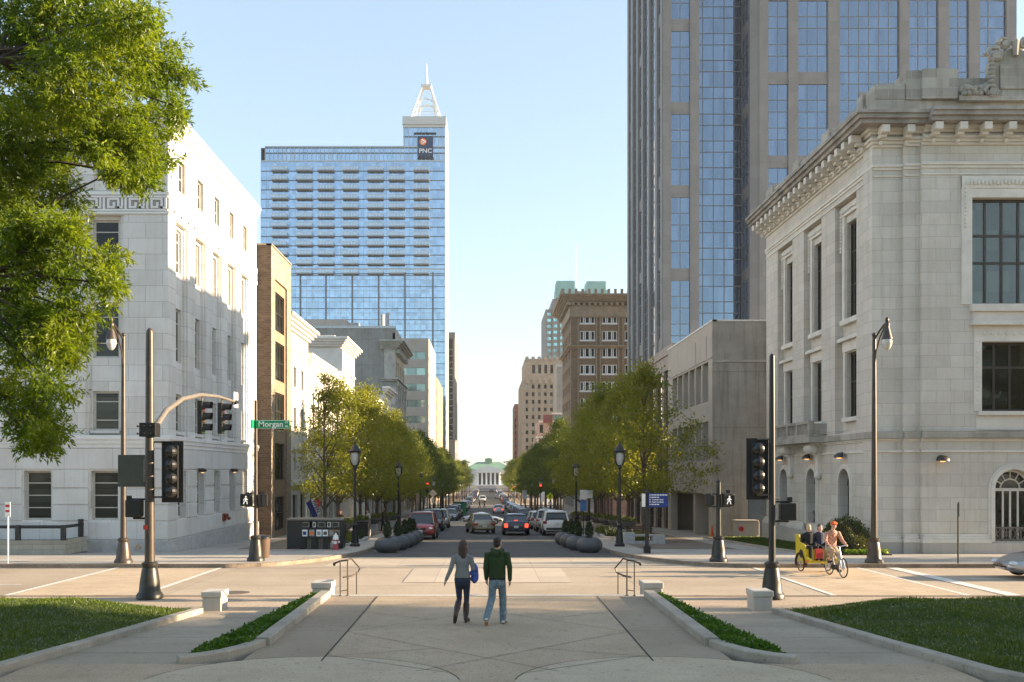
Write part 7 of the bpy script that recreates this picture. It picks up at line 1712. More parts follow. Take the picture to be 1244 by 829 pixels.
SPEC = {  # L, W, wheel r, wheelbase, body stations (x, halfwidth, low, shoulder, deck), greenhouse (x0,x1,x2,x3, belt, roof, wr)
 'sedan': (4.65, .90, .32, 2.72, [(-2.32, .62, .42, .62, .78), (-2.25, .80, .30, .72, .98), (-1.6, .88, .22, .90, 1.02), (-.9, .90, .20, .90, .98), (.3, .90, .20, .88, .94), (1.1, .89, .20, .84, .92), (1.75, .86, .22, .76, .82), (2.2, .76, .26, .62, .70), (2.32, .56, .36, .52, .58)], (1.25, .35, -.85, -1.75, .90, 1.44, .60)),
 'big_sedan': (5.3, .97, .34, 2.95, [(-2.66, .74, .42, .66, .80), (-2.6, .90, .30, .78, .98), (-1.8, .96, .24, .93, 1.04), (-.9, .97, .22, .92, 1.0), (.4, .97, .22, .90, .96), (1.4, .96, .22, .86, .93), (2.1, .93, .24, .80, .86), (2.55, .84, .28, .66, .74), (2.66, .70, .40, .56, .60)], (1.35, .45, -.95, -1.85, .92, 1.46, .64)),
 'suv': (4.65, .94, .37, 2.75, [(-2.32, .74, .50, .80, .98), (-2.26, .90, .34, .96, 1.10), (-1.6, .93, .28, 1.05, 1.12), (-.5, .94, .26, 1.05, 1.08), (.6, .94, .26, 1.02, 1.06), (1.2, .93, .26, .98, 1.06), (1.8, .90, .28, .90, .98), (2.2, .80, .34, .76, .84), (2.32, .62, .44, .64, .70)], (1.45, .55, -1.75, -2.18, 1.04, 1.72, .68)),
 'hatch': (4.2, .87, .31, 2.55, [(-2.1, .66, .44, .72, .88), (-2.04, .80, .30, .86, .98), (-1.4, .86, .22, .93, 1.0), (-.4, .87, .20, .92, .98), (.6, .87, .20, .90, .94), (1.1, .86, .20, .86, .94), (1.6, .82, .22, .78, .84), (2.0, .72, .28, .62, .70), (2.1, .52, .38, .52, .58)], (1.3, .4, -1.3, -1.95, .94, 1.50, .60)),
 'coupe': (4.7, .91, .33, 2.6, [(-2.35, .55, .42, .58, .68), (-2.2, .80, .30, .70, .84), (-1.5, .90, .20, .84, .94), (-.6, .90, .16, .82, .90), (.5, .89, .16, .78, .86), (1.2, .90, .17, .78, .86), (1.8, .84, .20, .68, .75), (2.2, .66, .26, .55, .60), (2.36, .42, .34, .46, .50)], (.95, .05, -.55, -1.75, .86, 1.28, .56))}
def car(kind, col, x, y, rz, label, name, cat='car', group=None, brake=False, z=None):
    L, W, wr, wb, st, gh = SPEC[kind]
    slope = -(road_z(y + 2) - road_z(y - 2)) / 4
    t = thing(name, label, cat, (x, y, road_z(y) + .012 if z is None else z), rz, group)
    # tilt with the street
    if abs(math.sin(rz)) > .5: t.rotation_euler = (0, math.copysign(1, math.sin(rz)) * math.atan(slope), rz)
    P = col
    m = MB(); rings = []
    for sx, w, lo, sh, dk in st:
        half = [(0, lo), (w * .75, lo), (w * .95, lo + .09), (w, lo + (sh - lo) * .45), (w * .985, sh - .08), (w * .93, sh), (w * .6, dk), (0, dk + .015)]
        rings.append([(sx, a, b) for a, b in half] + [(sx, -a, b) for a, b in reversed(half[1:-1])])
    m.ring_loft(rings); m.build('body', P, t, smooth=True)
    x0, x1, x2, x3, zb, zr, rw = gh; bw = W * .90
    def hs(f): return bw + (rw - bw) * f
    m = MB(); rg = []
    for xx, f in ((x0, 0), (x1, .96), ((x1 + x2) / 2, 1.0), (x2, .97), (x3, 0)):
        z = zb + (zr - zb) * f; w = hs(f); rg.append([(xx, -bw if f == 0 else -bw * .985, zb - .06), (xx, -w, z), (xx, w, z), (xx, bw if f == 0 else bw * .985, zb - .06)])
    m.ring_loft(rg); m.build('windows', M['car_glass'], t)
    m = MB(); rr = []
    for xx, f, dz in ((x1 + .10, .93, -.01), (x1 - .05, 1, .015), ((x1 + x2) / 2, 1.0, .04), (x2 + .05, 1, .02), (x2 - .12, .93, -.01)):
        w = hs(f) + .012; z = zb + (zr - zb) * min(f, 1); rr.append([(xx, -w, z - .05), (xx, -w, z), (xx, -w * .75, z + .03 + dz), (xx, 0, z + .045 + dz), (xx, w * .75, z + .03 + dz), (xx, w, z), (xx, w, z - .05)])
    m.ring_loft(rr); ro = m.build('roof', P, t, smooth=True)
    m = MB()
    for s in (-1, 1):
        m.tube([(x0 + .02, s * bw, zb - .02), (x1, s * (hs(.96) + .008), zb + (zr - zb) * .96)], .035, 5); m.tube([(x3 - .02, s * bw, zb - .02), (x2, s * (hs(.96) + .008), zb + (zr - zb) * .96)], .055, 5)
        for q in (.42, .74) if kind in ('suv', 'hatch') else (.5,):
            xx = x1 + (x2 - x1) * q; m.tube([(xx, s * bw, zb - .02), (xx, s * (hs(.98) + .006), zb + (zr - zb) * .97)], .035, 5)
    m.build('pillar', P, t)
    if kind == 'suv':
        m = MB()
        for s in (-1, 1): m.tube([(x1 - .1, s * rw * .9, zr + .04), (x1 - .2, s * rw * .9, zr + .09), (x2 + .2, s * rw * .9, zr + .09), (x2 + .1, s * rw * .9, zr + .04)], .02, 5)
        m.build('roof_rail', M['trim'], t)
    tm, rm = wheel_meshes(wr)
    for sx in (wb / 2, -wb / 2):
        for s in (-1, 1):
            w = mesh_obj('wheel', tm, t); w.location = (sx, s * (W - .105), wr); mesh_obj('rim', rm, w)
            a = MB(); a.cyl((sx, s * (W - .02), wr + .02), (sx, s * (W + .004), wr + .02), wr * 1.15, n=20); a.build('wheel_arch', M['trim'], t) if False else None
    m = MB()
    for sx in (wb / 2, -wb / 2):
        for s in (-1, 1):
            ring = [[(sx + q * math.cos(a), s * d, wr + .01 + q * math.sin(a)) for q, d in ((wr * 1.02, W * .985), (wr * 1.16, W * 1.002), (wr * 1.16, W * .9), (wr * 1.02, W * .9))] for a in [math.pi * k / 14 for k in range(15)]]; m.ring_loft(ring)
    m.build('wheel_arch', M['trim'], t)
    xf, xr = st[-1][0], st[0][0]
    # lamps, grille, bumpers, plates
    lw = st[-2][1]; zl = st[-2][3]
    for s in (-1, 1):
        m = MB(); m.ell((xf - .16, s * lw * .80, zl - .03), (.15, .17, .075 if kind != 'coupe' else .10), 10, 6); m.build('headlight', M['head_lamp'], t, smooth=True)
        rw_, zr_ = st[1][1], st[1][3]
        m = MB()
        if kind in ('suv', 'hatch'): m.obox((xr + .07, s * rw_ * .90, zr_ - .02), (.06, .13, .10)); m.obox((xr + .16, s * (rw_ * .97), zr_ - .02), (.14, .03, .08))
        elif kind == 'big_sedan': m.obox((xr + .02, s * rw_ * .80, zr_ - .08), (.06, .12, .14)); 
        else: m.obox((xr + .06, s * rw_ * .78, zr_ - .02), (.06, .17, .085)); m.obox((xr + .2, s * rw_ * 1.0, zr_ - .01), (.10, .03, .07))
        m.build('taillight', M['tail_lit'] if brake else M['tail'], t, bevel=.015)
        m = MB(); m.ell((x0 - .28, s * (W + .10), zb + .05), (.07, .11, .075), 8, 6); m.build('mirror', P, t, smooth=True)
    m = MB()
    if kind == 'coupe': m.ell((xf - .05, 0, .44), (.06, .36, .10), 14, 8)
    else: m.obox((xf - .01, 0, zl - .06), (.05, lw * .48, .07)); m.obox((xf - .02, 0, st[-1][2] + .03), (.06, lw * .62, .05))
    m.build('grille', M['trim'], t, bevel=.01)
    m = MB()
    if kind == 'coupe': m.obox((xf + .005, 0, .44), (.02, .34, .008)); m.obox((xf + .005, 0, .44), (.02, .02, .09))
    else: m.obox((xf + .04, 0, zl - .05), (.01, .09, .035))
    m.build('badge', M['chrome'], t)
    m = MB(); m.obox((xr + .0, 0, st[0][2] - .0), (.08, st[1][1] * .8, .07)); m.build('bumper', M['trim'] if kind in ('suv', 'hatch') else P, t, bevel=.02)
    for xx, zz in ((xr - .03 if kind != 'suv' else xr - .01, st[0][3] - .04 + (.06 if kind == 'suv' else 0)), (xf + .05, st[-1][2] + .1)):
        if kind == 'coupe' and xx > 0: continue
        m = MB(); m.obox((xx, 0, zz), (.012, .16, .08)); m.build('number_plate', M['plate'], t)
    if kind in ('suv', 'hatch'):
        m = MB(); zc = zb + (zr - zb) * .5; xx = x3 + (x2 - x3) * .5; m.obox((xx - .045, 0, zc), (.012, hs(.5) * .80, .19), (0, math.atan2(x2 - x3, zr - zb), 0)); m.build('rear_window', M['car_glass'], t)
    if kind in ('sedan', 'big_sedan') and brake:
        m = MB(); m.obox((x3 + .1, 0, zb + .12), (.03, .12, .035)); m.build('high_brake_light', M['tail_lit'], t)
    for s in (-1, 1):
        m = MB()
        for xx in ((.25, -.75) if kind != 'coupe' else (-.3,)): m.obox((xx, s * (W + .005), zb - .14), (.09, .012, .018))
        m.build('door_handle', M['chrome'] if kind == 'big_sedan' else P, t)
    return t
C_ = {'red': paint('deep_red_paint', (.16, .012, .018)), 'silver': paint('silver_paint', (.42, .42, .42), .6), 'gold': paint('champagne_paint', (.34, .29, .21), .5), 'navy': paint('midnight_blue_paint', (.010, .012, .028), .2), 'white': paint('white_car_paint', (.72, .71, .69), 0), 'grey': paint('grey_paint', (.13, .135, .14), .5), 'dark': paint('dark_grey_paint', (.035, .037, .04), .4), 'black': paint('black_car_paint', (.012, .012, .014), .2), 'beige': paint('beige_paint', (.48, .43, .35), .2), 'blue': paint('slate_blue_paint', (.06, .09, .15), .4), 'pewter': paint('pewter_paint', (.36, .37, .40), .7)}
UP, DN = R(90), R(-90)
gl, gr = 'cars parked along the left kerb', 'cars parked along the right kerb'
car('suv', C_['red'], -4.25, 62, DN, 'deep red crossover parked first on the left, facing the viewer', 'parked_car', group=gl)
car('sedan', C_['grey'], -4.55, 69.5, DN, 'grey sedan parked right behind the deep red crossover', 'parked_car', group=gl)
car('suv', C_['dark'], -4.5, 77.5, DN, 'dark grey crossover parked between the grey sedan and the beige crossover', 'parked_car', group=gl)
car('suv', C_['beige'], -4.45, 88, DN, 'pale beige crossover parked on the left near the cross street', 'parked_car', group=gl)
car('suv', C_['white'], 4.85, 68.5, UP, 'white crossover parked first on the right, rear to the viewer', 'parked_car', group=gr)
car('suv', C_['silver'], 4.75, 76, UP, 'silver crossover parked right in front of the white one', 'parked_car', group=gr)
car('hatch', C_['silver'], 4.6, 83.5, UP, 'small silver hatchback parked third in the right row', 'parked_car', group=gr)
car('hatch', C_['beige'], 4.7, 92, UP, 'beige hatchback parked fourth in the right row', 'parked_car', group=gr)
car('sedan', C_['gold'], -.55, 72.5, UP + R(9), 'champagne sedan driving away in the left lane, turned slightly left', 'driven_car')
car('big_sedan', C_['navy'], 2.05, 69.5, UP, 'long midnight blue sedan driving away with brake lights lit', 'driven_car', brake=True)
car('coupe', C_['silver'], -.4, 106, R(0), 'low silver coupe crossing the street from left to right', 'driven_car')
car('sedan', C_['white'], 1.85, 158, UP, 'white sedan with lit brake lights beyond the cross street', 'driven_car', brake=True)
car('suv', C_['white'], -1.3, 258, DN, 'pale oncoming crossover far down the street', 'driven_car')
car('sedan', C_['silver'], 3.4, 300, UP, 'small silver sedan driving away far down the street', 'driven_car')
car('sedan', C_['dark'], 1.9, 420, UP, 'tiny dark car driving away near the end of the street', 'driven_car')
car('coupe', C_['pewter'], 17.05 + 2.36, 31.5, R(180), 'silver sports coupe nosing into the frame at the right edge', 'driven_car')
kinds = ['sedan', 'suv', 'sedan', 'hatch', 'suv', 'sedan', 'sedan', 'suv']; cols = ['grey', 'dark', 'blue', 'silver', 'black', 'white', 'grey', 'silver', 'dark', 'red', 'beige', 'black', 'blue']
CW = {'grey': 'grey', 'dark': 'dark grey', 'blue': 'slate blue', 'silver': 'silver', 'black': 'black', 'white': 'white', 'red': 'red', 'beige': 'beige'}; KW = {'sedan': 'sedan', 'suv': 'crossover', 'hatch': 'hatchback'}
rc = random.Random(9); n = 0
for side in (-1, 1):
    for bi, (a, b) in enumerate(((119, 206), (233, 314), (338, 420))):
        y = a; i = 0
        while y < b:
            k = kinds[(n * 3 + i) % 8]; cl = cols[(n * 5 + i * 3) % 13]
            if not (side < 0 and 147 < y < 155):
                car(k, C_[cl], side * 4.6, y, DN if side < 0 else UP, '%s %s, %s parked in the %s row past the %s cross street' % (CW[cl], KW[k], ORD[i], 'left' if side < 0 else 'right', ORD[bi]), 'parked_car', group=gl if side < 0 else gr)
            y += 7.2 if bi == 0 else 8.2; i += 1; n += 1
# ------------------------------------------------------------------ people
def chain(mb, pts, rad, n=10):
    """tapered limb with round ends"""
    pts = [Vector(p) for p in pts]; P, Q = [], []
    d0 = (pts[1] - pts[0]).normalized(); d1 = (pts[-1] - pts[-2]).normalized()
    def rr(r): return r if hasattr(r, '__len__') else (r, r)
    for k in (-.98, -.8, -.45): P.append(pts[0] + d0 * k * min(rr(rad[0]))); s = math.sqrt(1 - k * k); Q.append((rr(rad[0])[0] * s, rr(rad[0])[1] * s))
    for p, r in zip(pts, rad): P.append(p); Q.append(rr(r))
    for k in (.45, .8, .98): P.append(pts[-1] + d1 * k * min(rr(rad[-1]))); s = math.sqrt(1 - k * k); Q.append((rr(rad[-1])[0] * s, rr(rad[-1])[1] * s))
    rings = []
    for i, p in enumerate(P):
        t = (P[min(i + 1, len(P) - 1)] - P[max(i - 1, 0)]).normalized()
        u = Vector((1, 0, 0)) - t * t.x
        if u.length < .2: u = Vector((0, 1, 0)) - t * t.y
        u.normalize(); w = t.cross(u)
        rings.append([p + u * math.cos(2 * math.pi * j / n) * Q[i][0] + w * math.sin(2 * math.pi * j / n) * Q[i][1] for j in range(n)])
    mb.ring_loft(rings)
def remeshed(mb, name, mat, parent, vox, smooth_it=3):
    """fuse overlapping limbs into one continuous skin"""
    me = bpy.data.meshes.new(name); me.from_pydata(mb.v, [], mb.f); me.materials.append(mat)
    o = bpy.data.objects.new(name, me); link(o)
    r = o.modifiers.new('fuse', 'REMESH'); r.mode = 'VOXEL'; r.voxel_size = vox
    s = o.modifiers.new('soft', 'SMOOTH'); s.factor = .5; s.iterations = smooth_it
    dg = bpy.context.evaluated_depsgraph_get(); dg.update()
    ev_ = bpy.data.meshes.new_from_object(o.evaluated_get(dg)); ev_.name = name
    o.modifiers.clear(); o.data = ev_
    ev_.materials.clear(); ev_.materials.append(mat); ev_.shade_smooth()
    if parent: o.parent = parent
    OFF[o.name] = Vector(); return o
SK = simple('skin', (.48, .27, .19), .5, var=.08); SK2 = simple('pale_skin', (.55, .33, .25), .5, var=.08)
def hand(mb, wrist, d, curl=.5, k=1.0, side=1, fwd=Vector((0, 1, 0))):
    d = Vector(d).normalized(); w = Vector(wrist); a = (fwd - d * fwd.dot(d)).normalized(); b = d.cross(a)
    chain(mb, [w, w + d * .05 * k, w + d * .09 * k], [(.026 * k, .020 * k), (.040 * k, .018 * k), (.040 * k, .017 * k)] if False else [.024 * k, .030 * k, .028 * k], 8)
    for i, (off, L) in enumerate(((.028, .068), (.010, .078), (-.010, .072), (-.028, .056))):
        p0 = w + d * .085 * k + a * off * k; dirv = (d + b * side * -curl * .3).normalized(); p1 = p0 + dirv * L * .5 * k; dv2 = (d - b * side * curl).normalized(); p2 = p1 + dv2 * L * .5 * k
        chain(mb, [p0 - d * .03 * k, p0, p1, p2], [.010 * k, .0095 * k, .0088 * k, .0075 * k], 7)
    p0 = w + d * .035 * k + a * .025 * k; chain(mb, [p0, p0 + (d * .6 + a * .8).normalized() * .045 * k, p0 + (d * .9 + a * .5).normalized() * .08 * k], [.013 * k, .011 * k, .009 * k], 7)
def head(mb, c, k=1.0, turn=0.0, tilt=0.0):
    """head facing +Y turned by `turn`"""
    c = Vector(c); Rm = Matrix.Rotation(turn, 3, 'Z') @ Matrix.Rotation(tilt, 3, 'X'); T = lambda p: c + Rm @ (Vector(p) * k)
    m = MB(); m.ell((0, -.012, .035), (.076, .095, .088), 14, 10); m.ell((0, .022, -.035), (.060, .070, .080), 12, 8); m.ell((0, .045, -.088), (.032, .030, .026), 8, 6)
    chain(m, [(0, .085, .02), (0, .104, -.018)], [.011, .015], 7); m.ell((0, .09, -.052), (.026, .012, .009), 8, 4)
    for s in (-1, 1): m.ell((s * .078, -.01, -.005), (.012, .024, .034), 8, 6); m.ell((s * .032, .078, .022), (.020, .014, .010), 8, 4); m.ell((s * .04, .06, -.025), (.028, .03, .03), 8, 6)
    mb.add([T(v) for v in m.v], m.f)
    return T
EYE_M = simple('dark_eye', (.02, .015, .012), .3)
def eyes(T, parent):
    m = MB()
    for s in (-1, 1): c = T((s * .032, .088, .018)); m.ell(c, (.012, .010, .007), 8, 5)
    return m.build('eyes', EYE_M, parent)
def set_body(o, name, label, loc, rz, group=None, sc=1.0):
    o.name = name; o.location = loc; o.rotation_euler = (0, 0, rz); o.scale = (sc,) * 3; tag(o, label, 'person', group)
WOOL = simple('grey_heather_knit', (.19, .20, .205), .9, nscale=60, var=.18, bmp=.25); DEN_D = simple('dark_denim', (.022, .028, .055), .85, nscale=30, var=.3, bmp=.2); DEN = simple('faded_denim', (.13, .185, .22), .85, nscale=12, var=.35, bmp=.25)
GREEN = simple('dark_green_fleece', (.022, .045, .012), .95, nscale=20, var=.25, bmp=.3); BROWN_H = simple('brown_hair', (.045, .020, .012), .5, nscale=40, var=.4, bmp=.5); DARK_H = simple('dark_hair', (.012, .008, .006), .55, nscale=60, var=.4, bmp=.4)
BOOT = simple('brown_leather_boot', (.035, .016, .012), .4, var=.3); BLUE_J = simple('blue_jacket_cloth', (.05, .11, .42), .7, nscale=6, var=.35, bmp=.4); TRAINER = simple('white_trainer', (.55, .54, .52), .6); SOLE = simple('tan_rubber_sole', (.32, .15, .05), .7); BLK = simple('black_cloth', (.012, .012, .013), .9)
def walking_woman():
    b = MB(); T = head(b, (.02, .03, 1.545), .98, R(-18))
    chain(b, [(.0, 0, 1.35), (.01, .01, 1.47)], [.055, .048]); chain(b, [(0, 0, .92), (0, 0, 1.1), (0, 0, 1.3)], [(.13, .09), (.105, .08), (.11, .065)], 12)
    Ls, Le, Lw = (-.165, .0, 1.335), (-.235, -.07, 1.09), (-.325, -.10, .885); Rs, Re, Rw = (.165, 0, 1.335), (.225, -.05, 1.09), (.20, .18, 1.05)
    chain(b, [Ls, Le, Lw], [.025, .031, .025]); chain(b, [Rs, Re, Rw], [.025, .031, .025])
    hand(b, Lw, (-.35, .05, -.95), .4, .95, -1); hand(b, Rw, (.0, .9, -.1), .9, .95, 1, Vector((0, 0, 1)))
    hipL, kL, aL, tL = (-.08, 0, .88), (-.065, .04, .475), (-.125, -.30, .215), (-.145, -.285, .05); hipR, kR, aR, tR = (.085, .0, .88), (.085, .05, .47), (.07, -.06, .09), (.12, .11, .035)
    chain(b, [hipL, kL, aL, tL], [.075, .05, .035, .03]); chain(b, [hipR, kR, aR, tR], [.075, .05, .035, .03])
    o = remeshed(b, 'person', SK2, None, .0075); set_body(o, 'person', 'woman with long brown hair in grey jumper and boots walking away', (at(563, 19.4) - .02, 19.35, PZ + .004), 0, 'couple walking over the plaza')
    eyes(T, o)
    h_ = MB(); 
    for p, r in (((0, -.022, .05), (.092, .108, .095)), ((0, -.07, -.03), (.088, .065, .12)), ((.0, -.085, -.14), (.095, .055, .12)), ((.0, -.085, -.22), (.09, .05, .08)), ((.045, -.075, -.27), (.05, .04, .07)), ((-.05, -.08, -.26), (.05, .04, .08)), ((.07, -.02, -.10), (.03, .055, .12)), ((-.07, -.02, -.10), (.035, .06, .13)), ((.02, -.10, -.10), (.05, .03, .1)), ((-.03, -.105, -.05), (.05, .03, .1))):
        m = MB(); m.ell(p, r, 12, 8); h_.add([T(v) for v in m.v], m.f)
    remeshed(h_, 'hair', BROWN_H, o, .009)
    c = MB(); chain(c, [(0, 0, .945), (0, 0, 1.03), (0, 0, 1.12), (0, 0, 1.25), (0, -.005, 1.335)], [(.165, .125), (.145, .115), (.13, .105), (.155, .115), (.155, .09)], 14); chain(c, [(-.1, 0, 1.335), Ls, Le, Lw], [.06, .062, .047, .036]); chain(c, [(.1, 0, 1.335), Rs, Re, (.205, .14, 1.06)], [.06, .062, .047, .036]); chain(c, [(0, 0, 1.36), (0, .005, 1.40)], [.075, .062])
    remeshed(c, 'jumper', WOOL, o, .009, 2)
    c = MB(); chain(c, [(0, 0, .90), (0, 0, .945)], [(.152, .118), (.150, .115)], 14); remeshed(c, 'top_hem', BLK, o, .01, 1)
    c = MB(); chain(c, [(0, -.01, .83), (0, -.005, .92)], [(.155, .125), (.145, .112)], 14); chain(c, [hipL, kL, aL], [.088, .056, .046]); chain(c, [hipR, kR, aR], [.088, .056, .046]); remeshed(c, 'jeans', DEN_D, o, .009, 2)
    for a_, t_, k_ in ((aL, tL, kL), (aR, tR, kR)):
        c = MB(); a_, t_, k_ = Vector(a_), Vector(t_), Vector(k_); sh = a_.lerp(k_, .72)
        chain(c, [sh, a_.lerp(k_, .4), a_], [.068, .066, .046]); d = (t_ - a_).normalized(); chain(c, [a_ - Vector((0, .02, 0)), a_.lerp(t_, .5), t_], [.048, .045, .038])
        if a_.z < .12: chain(c, [(a_.x, a_.y - .045, .03), (a_.x + .01, a_.y - .03, .05)], [.030, .032])
        else: chain(c, [a_ + Vector((-.005, -.05, .0)), a_ + Vector((-.01, -.065, -.03))], [.032, .03])
        remeshed(c, 'boot', BOOT, o, .008, 2)
    j = tag(MB_jacket(o), 'bright blue jacket carried over the arm of the walking woman', 'jacket')
def MB_jacket(o):
    c = MB(); L = o.location
    for p, r in (((.24, .10, 1.14), (.055, .09, .06)), ((.27, .10, 1.05), (.055, .085, .12)), ((.275, .09, .93), (.06, .08, .13)), ((.245, .05, .85), (.05, .05, .07)), ((.21, .14, .88), (.05, .05, .08)), ((.20, .03, 1.0), (.06, .05, .06)), ((.30, .13, .98), (.03, .05, .14))): c.ell(p, r, 12, 8)
    j = remeshed(c, 'blue_jacket', BLUE_J, None, .01, 2); j.location = L
    return j
walking_woman()
def walking_man():
    b = MB(); T = head(b, (.01, .03, 1.625), 1.05, R(-25))
    chain(b, [(0, 0, 1.40), (0, .015, 1.55)], [.05, .058]); chain(b, [(0, 0, .95), (0, 0, 1.15), (0, 0, 1.38)], [(.14, .10), (.135, .10), (.13, .07)], 12)
    Ls, Le, Lw = (-.205, 0, 1.41), (-.25, -.03, 1.13), (-.235, .05, .91); Rs, Re, Rw = (.205, 0, 1.41), (.27, -.06, 1.14), (.275, -.02, .90)
    chain(b, [Ls, Le, Lw], [.03, .038, .030]); chain(b, [Rs, Re, Rw], [.03, .038, .030]); hand(b, Lw, (.1, .3, -.95), .6, 1.05, -1); hand(b, Rw, (-.02, .08, -1), .5, 1.05, 1)
    hipL, kL, aL, tL = (-.09, 0, .92), (-.115, -.02, .52), (-.235, -.33, .19), (-.235, -.25, .03); hipR, kR, aR, tR = (.09, 0, .92), (.125, .08, .5), (.13, .06, .095), (.19, .24, .035)
    chain(b, [hipL, kL, aL, tL], [.085, .06, .042, .035]); chain(b, [hipR, kR, aR, tR], [.085, .06, .042, .035])
    o = remeshed(b, 'person', SK, None, .008); set_body(o, 'person', 'man in dark green hooded fleece and jeans walking away', (at(598, 19.2) + .10, 19.15, PZ + .004), 0, 'couple walking over the plaza'); o.scale = (.93, .95, 1)
    eyes(T, o); h_ = MB()
    for p, r in (((0, -.025, .055), (.083, .098, .080)), ((0, -.055, .0), (.080, .060, .085)), ((.07, -.02, -.01), (.012, .03, .045)), ((-.07, -.02, -.01), (.012, .03, .045)), ((0, .035, .10), (.06, .05, .03))):
        m = MB(); m.ell(p, r, 12, 8); h_.add([T(v) for v in m.v], m.f)
    remeshed(h_, 'hair', DARK_H, o, .008)
    c = MB(); chain(c, [(0, 0, .955), (0, 0, 1.02), (0, 0, 1.15), (0, -.005, 1.3), (0, -.005, 1.41)], [(.185, .14), (.188, .145), (.185, .145), (.192, .14), (.175, .105)], 14)
    chain(c, [(-.12, 0, 1.41), Ls, Le, Lw], [.082, .078, .060, .046]); chain(c, [(.12, 0, 1.41), Rs, Re, Rw], [.082, .078, .060, .046]); remeshed(c, 'fleece', GREEN, o, .010, 2)
    c = MB(); chain(c, [(-.10, -.05, 1.47), (-.06, -.10, 1.44), (0, -.125, 1.41), (.06, -.10, 1.44), (.10, -.05, 1.47)], [.04, .055, .065, .055, .04]); chain(c, [(-.09, .03, 1.48), (-.11, -.03, 1.49)], [.035, .045]); chain(c, [(.09, .03, 1.48), (.11, -.03, 1.49)], [.035, .045]); remeshed(c, 'hood', GREEN, o, .009, 2)
    c = MB(); chain(c, [(0, 0, .90), (0, 0, .945)], [(.185, .135), (.185, .135)], 14); remeshed(c, 'shirt_hem', BLK, o, .01, 1)
    c = MB(); chain(c, [(0, -.01, .84), (0, -.005, .92)], [(.175, .135), (.168, .125)], 14); chain(c, [hipL, kL, Vector(aL) + Vector((0, .0, -.03))], [.094, .082, .072]); chain(c, [hipR, kR, Vector(aR) + Vector((0, 0, -.03))], [.094, .082, .078]); remeshed(c, 'jeans', DEN, o, .010, 2)
    for a_, t_ in ((aL, tL), (aR, tR)):
        c = MB(); a_, t_ = Vector(a_), Vector(t_); back = a_ + Vector((0, -.04, -.05))
        chain(c, [back, a_.lerp(t_, .5), t_], [.045, .048, .042]); so = remeshed(c, 'shoe', TRAINER, o, .009, 2)
        c = MB(); dn = Vector((0, 0, -.028)) if a_.z < .12 else Vector((0, -.030, -.012)); chain(c, [back + dn, a_.lerp(t_, .5) + dn, t_ + dn], [(.042, .016), (.046, .014), (.040, .014)]); remeshed(c, 'sole', SOLE, so, .008, 1)
walking_man()
def simple_person(label, loc, rz, top, legs, hair, seated=False, sc=1.0, group=None, vox=.02, hat=None, stride=.18, skin=SK):
    b = MB(); T = head(b, (0, .02, 1.63), 1.03); dz = 0
    chain(b, [(0, 0, 1.42), (0, .01, 1.55)], [.06, .055]); chain(b, [(0, 0, .95), (0, 0, 1.15), (0, 0, 1.38)], [(.15, .11), (.14, .11), (.17, .11)], 12)
    A = [((s * .2, 0, 1.40), (s * .25, -.03, 1.13), (s * .24, .06 * s, .9) if not seated else (s * .16, .22, 1.02)) for s in (-1, 1)]
    Lg = [((s * .09, 0, .92), (s * .1, .05 + stride * .4 * s, .5), (s * .1, stride * s, .09), (s * .11, stride * s + .16, .035)) if not seated else ((s * .1, 0, .95), (s * .12, .42, .96), (s * .13, .46, .50), (s * .13, .6, .45)) for s in (-1, 1)]
    for a in A: chain(b, a, [.028, .036, .028]); hand(b, a[2], Vector(a[2]) - Vector(a[1]), .5, 1.0, 1)
    for l in Lg: chain(b, l, [.08, .055, .04, .034])
    o = remeshed(b, 'person', skin, None, vox); set_body(o, 'person', label, loc, rz, group, sc); eyes(T, o)
    h_ = MB()
    for p, r in (((0, -.025, .055), (.085, .10, .082)), ((0, -.06, -.01), (.082, .055, .09))):
        m = MB(); m.ell(p, r, 10, 7); h_.add([T(v) for v in m.v], m.f)
    remeshed(h_, 'hair', hair, o, vox * .8)
    c = MB(); chain(c, [(0, 0, .93), (0, 0, 1.15), (0, 0, 1.39)], [(.175, .13), (.165, .13), (.18, .115)], 12)
    for a in A: chain(c, [(a[0][0] * .5, 0, 1.40), *a], [.075, .075, .058, .042])
    remeshed(c, 'top', top, o, vox)
    c = MB(); chain(c, [(0, 0, .85), (0, 0, .93)], [(.165, .13), (.16, .12)], 12)
    for l in Lg: chain(c, l[:3], [.105, .075, .058])
    remeshed(c, 'trousers', legs, o, vox)
    for l in Lg: c = MB(); chain(c, [Vector(l[2]) + Vector((0, -.04, -.03)), l[3]], [.048, .042]); remeshed(c, 'shoe', BLK, o, vox * .7)
    return o, T
z = road_z(211) + .02
simple_person('left of two people in dark clothes crossing far down the street', (at(582.5, 210), 210, z), R(-80), BLK, DEN_D, DARK_H, group='people crossing far down the street')
simple_person('right of two people in dark clothes crossing far down the street', (at(588.2, 211), 211, z), R(-80), simple('charcoal_coat', (.03, .03, .035), .9), BLK, DARK_H, sc=.93, group='people crossing far down the street')
simple_person('man in a red cap and dark top standing behind the news rack', (-9.3, 60, walk_z(60)), R(150), simple('dark_plum_top', (.06, .03, .04), .9), BLK, simple('red_cap', (.30, .03, .03), .8))
simple_person('person in a white top standing behind the news rack', (-8.0, 63.5, walk_z(63.5)), R(120), simple('white_top', (.55, .53, .5), .9), DEN_D, BROWN_H)
simple_person('person in a dark jacket among the left flower bowls', (-8.0, 73, walk_z(73)), R(90), simple('brown_jacket', (.06, .035, .025), .9), DEN_D, simple('fair_hair', (.4, .25, .1), .6))
simple_person('walker in a grey top under the right street trees', (8.0, 105 - 5, walk_z(100)), R(170), WOOL, DEN_D, DARK_H)
simple_person('walker in a pale top farther along the right pavement', (7.4, 122, walk_z(122)), R(10), TRAINER, BLK, BROWN_H)

